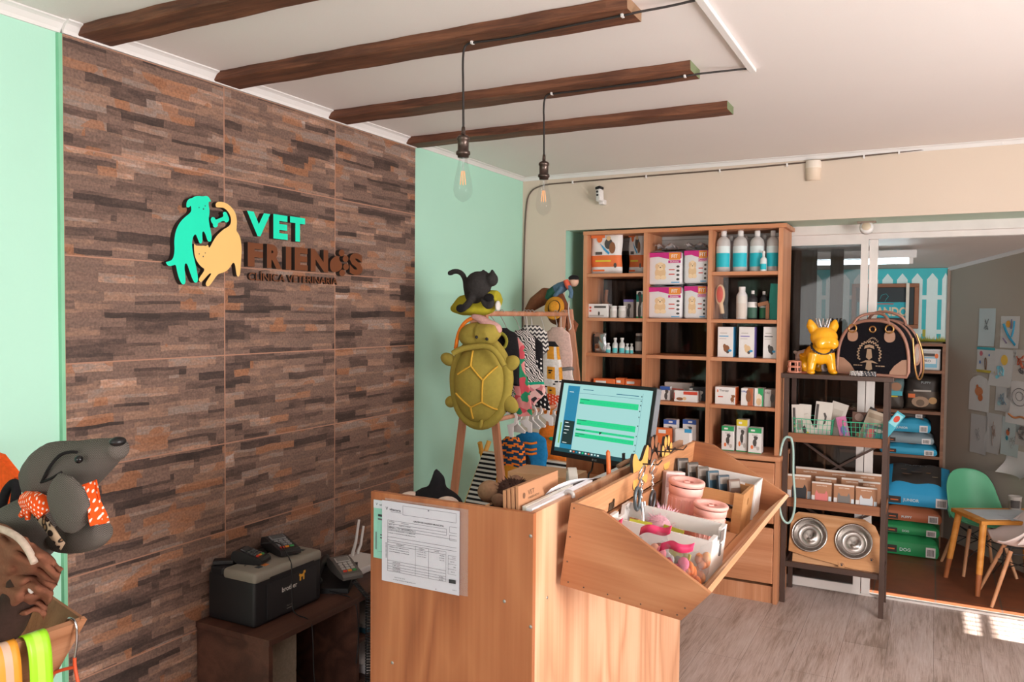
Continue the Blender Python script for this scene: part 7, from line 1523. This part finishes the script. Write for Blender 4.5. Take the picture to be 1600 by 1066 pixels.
for k in range(6):
    u=.068+.034*k; mb=MB(); col=('#3f3835','#4a423c','#5a5048','#37515f','#3a4650','#6a5348')[k]; mats=[mat(col,.35)]; mb.box(-.024,.024,-.006,.006,0,.165-.006*k,0,None,.003)
    prints(mb,.048,.165-.006*k,-.006,[('r',.1,.9,.8,.95,L('#8a8078')),('r',.15,.85,.35,.6,L(('#6a5a50','#7a6a58','#8a7a60','#2f7a9a','#2f6f8f','#b08a78')[k]))],mats)
    o=build('grooming_packet',mb,mats,origin=False); o.matrix_world=bl(u,.826-.004*k,.019)@RZ(58)@RX(-14); tag(o,('first','second','third','fourth blue','fifth','last pinkish')[k]+' dark packet from the left in the row rising out of the brown crate','packet','dark packets in the brown crate')
for k,(u0,u1,lab) in enumerate(((.09,.17,'silver grooming tool lying at the left in the brown crate'),(.11,.20,'grey comb packet lying in the middle of the brown crate'),(.15,.235,'grey packet with black print lying at the right in the brown crate'))):
    mb=MB(); mats=[SIL if k!=2 else L('#b9b4b0')]; mb.box(-.045,.045,-.009,.009,-.003,.003,0,None,.002); 
    if k==2: mb.text('HAPPY',.012,T3(0,0,.0034),1,.02); mats.append(M_INK)
    o=build('grooming_tool',mb,mats,origin=False); o.matrix_world=bl((u0+u1)/2,.752+.012*k,.098-.004*k)@RZ(-6)@RY(14); tag(o,lab,'grooming tool','tools lying in the brown crate')
mb=MB(); mats=[mat('#d3bcb8',.5)]; mb.box(-.032,.032,-.014,.014,0,.15,0,None,.003); prints(mb,.064,.15,-.014,[('r',.05,.95,.68,.95,L('#b58a84')),('e',.35,.84,.15,.06,L('#e0d2cc')),('e',.65,.78,.14,.05,L('#7a5a58')),('r',.1,.9,.3,.55,WHT)],mats)
o=build('picture_packet',mb,mats,origin=False); o.matrix_world=bl(.060,.70,.012)@RZ(40)@RX(-6); tag(o,'pale pink picture packet standing behind the taller pink bucket','packet')
mb=MB(); mats=[WHT]; mb.box(-.03,.03,-.012,.012,0,.135,0,None,.003); prints(mb,.06,.135,-.012,[('r',.2,.8,.62,.7,DKG)],mats); o=build('white_packet',mb,mats,origin=False); o.matrix_world=bl(.105,.705,.012)@RZ(40)@RX(-6); tag(o,'white packet standing right of the pink picture packet','packet')
WBM=bl(.045,.905); t=thing('white_box','white open box standing behind the brown crate in the bin','box',M=WBM)
b=MB(); b.box(0,.22,0,.004,0,.115); b.box(0,.22,.126,.13,0,.115); b.box(0,.004,.004,.126,0,.115); b.box(.216,.22,.004,.126,0,.115); b.box(.004,.216,.004,.126,0,.004); build('tray',b,M_WC,t)
b=MB(); b.prism([(.004,0),(.016,0),(.022,.116),(.010,.116)],.2205,.2235,Matrix(((0,0,1,0),(1,0,0,0),(0,1,0,0),(0,0,0,1)))); build('corner_flap',b,M_WHITE,t)

# ---------------------------------------------------------------- left foreground: wall crate, plush dog, belts
RZ0=.80; rim=[Vector((.474,1.198,RZ0)),Vector((.0,1.318,RZ0)),Vector((-.010,.84,RZ0)),Vector((.455,.72,RZ0))]
cen=sum(rim,Vector())/4; bot=[cen+(v-cen)*.72+Vector((0,0,-.155)) for v in rim]
bot[1].x=-.008;bot[2].x=-.010
t=thing('wall_crate','tapered plywood crate on the mint wall holding brown pet clothes','crate',(cen.x,cen.y,RZ0-.155))
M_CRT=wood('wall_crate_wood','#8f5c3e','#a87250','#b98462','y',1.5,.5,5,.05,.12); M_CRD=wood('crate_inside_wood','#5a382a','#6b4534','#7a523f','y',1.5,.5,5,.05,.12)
for i,nm in ((0,'far_board'),(1,'wall_board'),(2,'near_board'),(3,'front_board')):
    a,c=rim[i],rim[(i+1)%4]; d,e=bot[(i+1)%4],bot[i]; n_=(c-a).cross(e-a).normalized()
    if n_.dot(cen-a)<0: n_=-n_
    o_=n_*.014; b=MB(); v=[a,c,d,e,a+o_,c+o_,d+o_,e+o_]
    b.add(v,[(0,1,2,3),(7,6,5,4),(0,4,5,1),(1,5,6,2),(2,6,7,3),(3,7,4,0)]); build(nm,b,M_CRT,t,world=True)
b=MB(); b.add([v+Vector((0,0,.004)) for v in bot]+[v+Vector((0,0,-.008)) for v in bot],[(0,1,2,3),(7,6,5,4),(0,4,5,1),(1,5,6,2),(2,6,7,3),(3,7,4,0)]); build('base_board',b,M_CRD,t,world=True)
def D(px,py,y=1.10): return at(px,py,'y',y)
M_TWEED=m_pattern('herringbone_tweed','herring','#433d39','#6a635d',None,300)
t=thing('plush_dog','grey herringbone plush dog head with floppy ear and orange scarf','plush toy',tuple(D(60,860)))
b=MB()
b.tube([D(68,750),D(94,739),D(128,727),D(160,711),D(181,701)],[.058,.073,.056,.038,.024],18); b.ell(tuple(D(80,745)),(.060,.06,.072)); b.ell(tuple(D(80,776)),(.045,.05,.055)); b.ell(tuple(D(184,702)),(.020,.026,.024))
bd=blob('head',b,M_TWEED,t,world=True,voxel=.006,smooth=4)
b=MB(); b.tube(smooth_path([D(92,838),D(120,842),D(150,836),D(163,826)],1),[.035,.036,.034,.033,.030,.026,.022][:len(smooth_path([D(92,838),D(120,842),D(150,836),D(163,826)],1))],14); b.ell(tuple(D(150,832)),(.03,.03,.03)); blob('lower_jaw',b,M_TWEED,t,world=True,voxel=.006,smooth=4)
b=MB(); b.tube([D(15,850),D(50,825),D(80,810),D(95,800)],[.085,.075,.062,.05],16); b.ell(tuple(D(5,850)),(.09,.08,.07)); blob('neck',b,M_TWEED,t,world=True,voxel=.008,smooth=5)
b=MB(); er=[D(x,y,1.025) for x,y in ((84,758),(97,774),(110,792),(120,810),(127,825))]; b.tube(er,[.036,.055,.060,.053,.026],14)
for i,v in enumerate(b.v): b.v[i]=Vector((v.x,1.025+(v.y-1.025)*.34,v.z))
blob('ear',b,M_TWEED,t,world=True,voxel=.006,smooth=4)
b=MB(); b.tube(smooth_path([D(66,752,1.036),D(78,728,1.032),(D(94,710,1.04)),D(110,706,1.048),D(120,707,1.052)],2),.0035,6); b.tube(smooth_path([D(64,754,1.036),D(80,748,1.03),D(96,738,1.028)],2),.0028,6); build('ear_seam',b,fabric('#1f1c1c'),t,world=True)
b=MB(); q=D(123,718,1.045); b.ell(tuple(q),.0085,nu=16,nv=10); build('eye',b,mat('#0f0e0f',.08),t,world=True)
b=MB(); b.ell(tuple(D(184,690,1.09)),(.014,.018,.010)); build('nose',b,mat('#151314',.35),t,world=True)
b=MB()
def scarf(u,v):
    q=D(116,766,1.03).lerp(D(148,750,1.06),u); r=D(146,821,1.02).lerp(D(166,818,1.06),u); p=q.lerp(r,v); p.x+=.010*math.sin(PI*v); p.y+=.006*math.sin(u*9+v*5); return tuple(p)
b.grid(scarf,14,14); build('dotted_scarf',b,P_ODOT,t,world=True,flip=None,solid=.004)
b=MB(); b.tube(smooth_path([D(46,782,1.04),D(60,786,1.02),D(74,800,1.03)],2),[.020]*0 or .022,10); build('scarf_knot',b,P_ODOT,t,world=True)
b=MB(); b.tube([D(48,786,1.03),D(40,797,1.02),D(33,806,1.02)],[.011,.008,.006],8); b.tube([D(47,790,1.03),D(44,802,1.02),D(43,812,1.02)],[.009,.007,.005],8); build('scarf_tail',b,P_ODOT,t,world=True)
P_LEO=m_pattern('leopard_print','leopard','#b39a80','#2a201d','#8a6a4c',48)
b=MB(); cp=smooth_path([D(52,798,1.06),D(62,806,1.03),D(76,824,1.02),D(88,842,1.03),D(98,854,1.06)],2)
b.grid(lambda u,v:tuple(cp[min(len(cp)-1,int(u*(len(cp)-1)+.5))]+Vector((.010,0,.012))*(v-.5)*1.6),len(cp)-1,2); build('leopard_collar',b,P_LEO,t,world=True,flip=None,solid=.003)
# brown clothes
t=thing('brown_pet_coat','brown crumpled pet coat with pale piping hanging out of the wall crate','pet coat',(cen.x,cen.y,.75))
F_CO=fabric('#7c4f3c',110,.12,.3)
def coat(u,v):
    px=-18+115*u-30*v*u; py=(812+48*u+30*u*u)+(v*(125+25*math.sin(u*5)))*(1-.25*u)
    y=1.02-.05*math.sin(PI*u)+.05*v+.013*math.sin(u*4+v*13)+.007*math.sin(v*27-u*7+1)+.004*math.sin(u*23+v*9)+.004*math.sin(v*47+u*11)
    q=D(px+2*math.sin(v*18+u*3),py+1.5*math.sin(u*21+v*6),y); return tuple(q)
b=MB(); b.grid(coat,46,46); build('cloth',b,F_CO,t,world=True,flip=None,solid=.008)
b=MB(); b.tube(smooth_path([D(x,y,.955) for x,y in ((-8,824),(12,830),(32,842),(46,862),(54,880))],2),.0072,8); build('piping',b,fabric('#b9a596'),t,world=True)
b=MB(); b.tube([D(x,y,1.03) for x,y in ((30,900),(38,920),(22,950),(8,975),(-10,985))],[.03,.035,.04,.045,.04],10); blob('dark_lining',b,fabric('#3a2a24'),t,world=True,voxel=.009,smooth=3)
b=MB(); b.ell(tuple(D(49,921,1.0)),(.007,.006,.009)); build('toggle',b,F_WHT,t,world=True)
# orange and black harness behind the dog
hy=1.16
t=thing('orange_harness','orange pet harness with black padded edge hanging behind the plush dog','harness',tuple(D(0,830,hy)))
b=MB(); q=[D(x,y,hy) for x,y in ((-70,690),(-4,712),(23,746),(10,766),(0,800),(-30,820),(-70,800))]; b.add([tuple(v) for v in q]+[(v.x,v.y+.02,v.z) for v in q],[tuple(range(7)),tuple(range(13,6,-1))]+[(i,(i+1)%7,7+(i+1)%7,7+i) for i in range(7)]); build('panel',b,fabric('#e0561f'),t,world=True)
b=MB(); b.tube(smooth_path([D(x,y,hy-.01) for x,y in ((-2,812),(4,785),(10,765),(22,753),(27,760),(24,780),(22,806),(30,815))],2),.011,10); build('padded_edge',b,F_BLK,t,world=True)
b=MB(); b.tube([D(x,y,hy+.01) for x,y in ((-70,695),(-95,560),(-100,520))],.008,8); build('strap',b,F_BLK,t,world=True)
# reflective belts draped over the front board
def belt_over(name,label,y0,w_,m,m2=None,rise=0.0):
    a=rim[3].lerp(rim[0],(y0-rim[3].y)/(rim[0].y-rim[3].y)); n_=Vector((1,-.03,0)); al=(rim[0]-rim[3]).normalized()
    path=[(-.060,-.09),(-.045,-.05),(-.030,-.012),(-.008,.012),(.012,.010),(.024,-.02),(.026,-.07),(.024,-.13),(.018,-.22)]
    pts=smooth_path([a+n_*x+Vector((0,0,z+rise))+al*(.03*(-z)) for x,z in path],2); k=len(pts)-1
    b=MB(); b.grid(lambda u,v:tuple(pts[int(u*k+.5)]+al*(v-.5)*w_),k,6,0,None,True,(lambda u,v:1 if .40<v<.60 else 0) if m2 else None)
    o=build(name,b,[m]+([m2] if m2 else []),flip=None,solid=.003); return tag(o,label,'belt','reflective belts over the crate')
belt_over('reflective_belt','orange reflective belt with grey centre stripe draped over the wall crate',1.005,.050,mat('#e0962f',.4),mat('#c9a890',.3))
belt_over('reflective_belt','neon green reflective belt draped over the wall crate',1.072,.050,mat('#9fe02a',.35),mat('#b4ee50',.25))
q=rim[0]
t=thing('hook_and_cord','steel hook with orange cord hanging at the corner of the wall crate','hook',tuple(q+Vector((0,-.03,-.15))))
b=MB(); b.tube(smooth_path([q+Vector(d) for d in ((-.035,-.03,-.005),(-.02,-.032,.012),(.004,-.030,.006),(.006,-.03,-.04),(-.004,-.03,-.085))],2),.0030,8); build('hook',b,M_CHROME,t,world=True)
b=MB(); b.tube(smooth_path([q+Vector(d) for d in ((-.004,-.03,-.082),(-.004,-.03,-.105),(.012,-.03,-.15),(.045,-.03,-.26))],2),.0042,8); b.tube(smooth_path([q+Vector(d) for d in ((-.004,-.03,-.105),(-.03,-.04,-.112),(-.06,-.05,-.125))],2),.0040,8); build('cord',b,mat('#d8532a',.5),t,world=True)
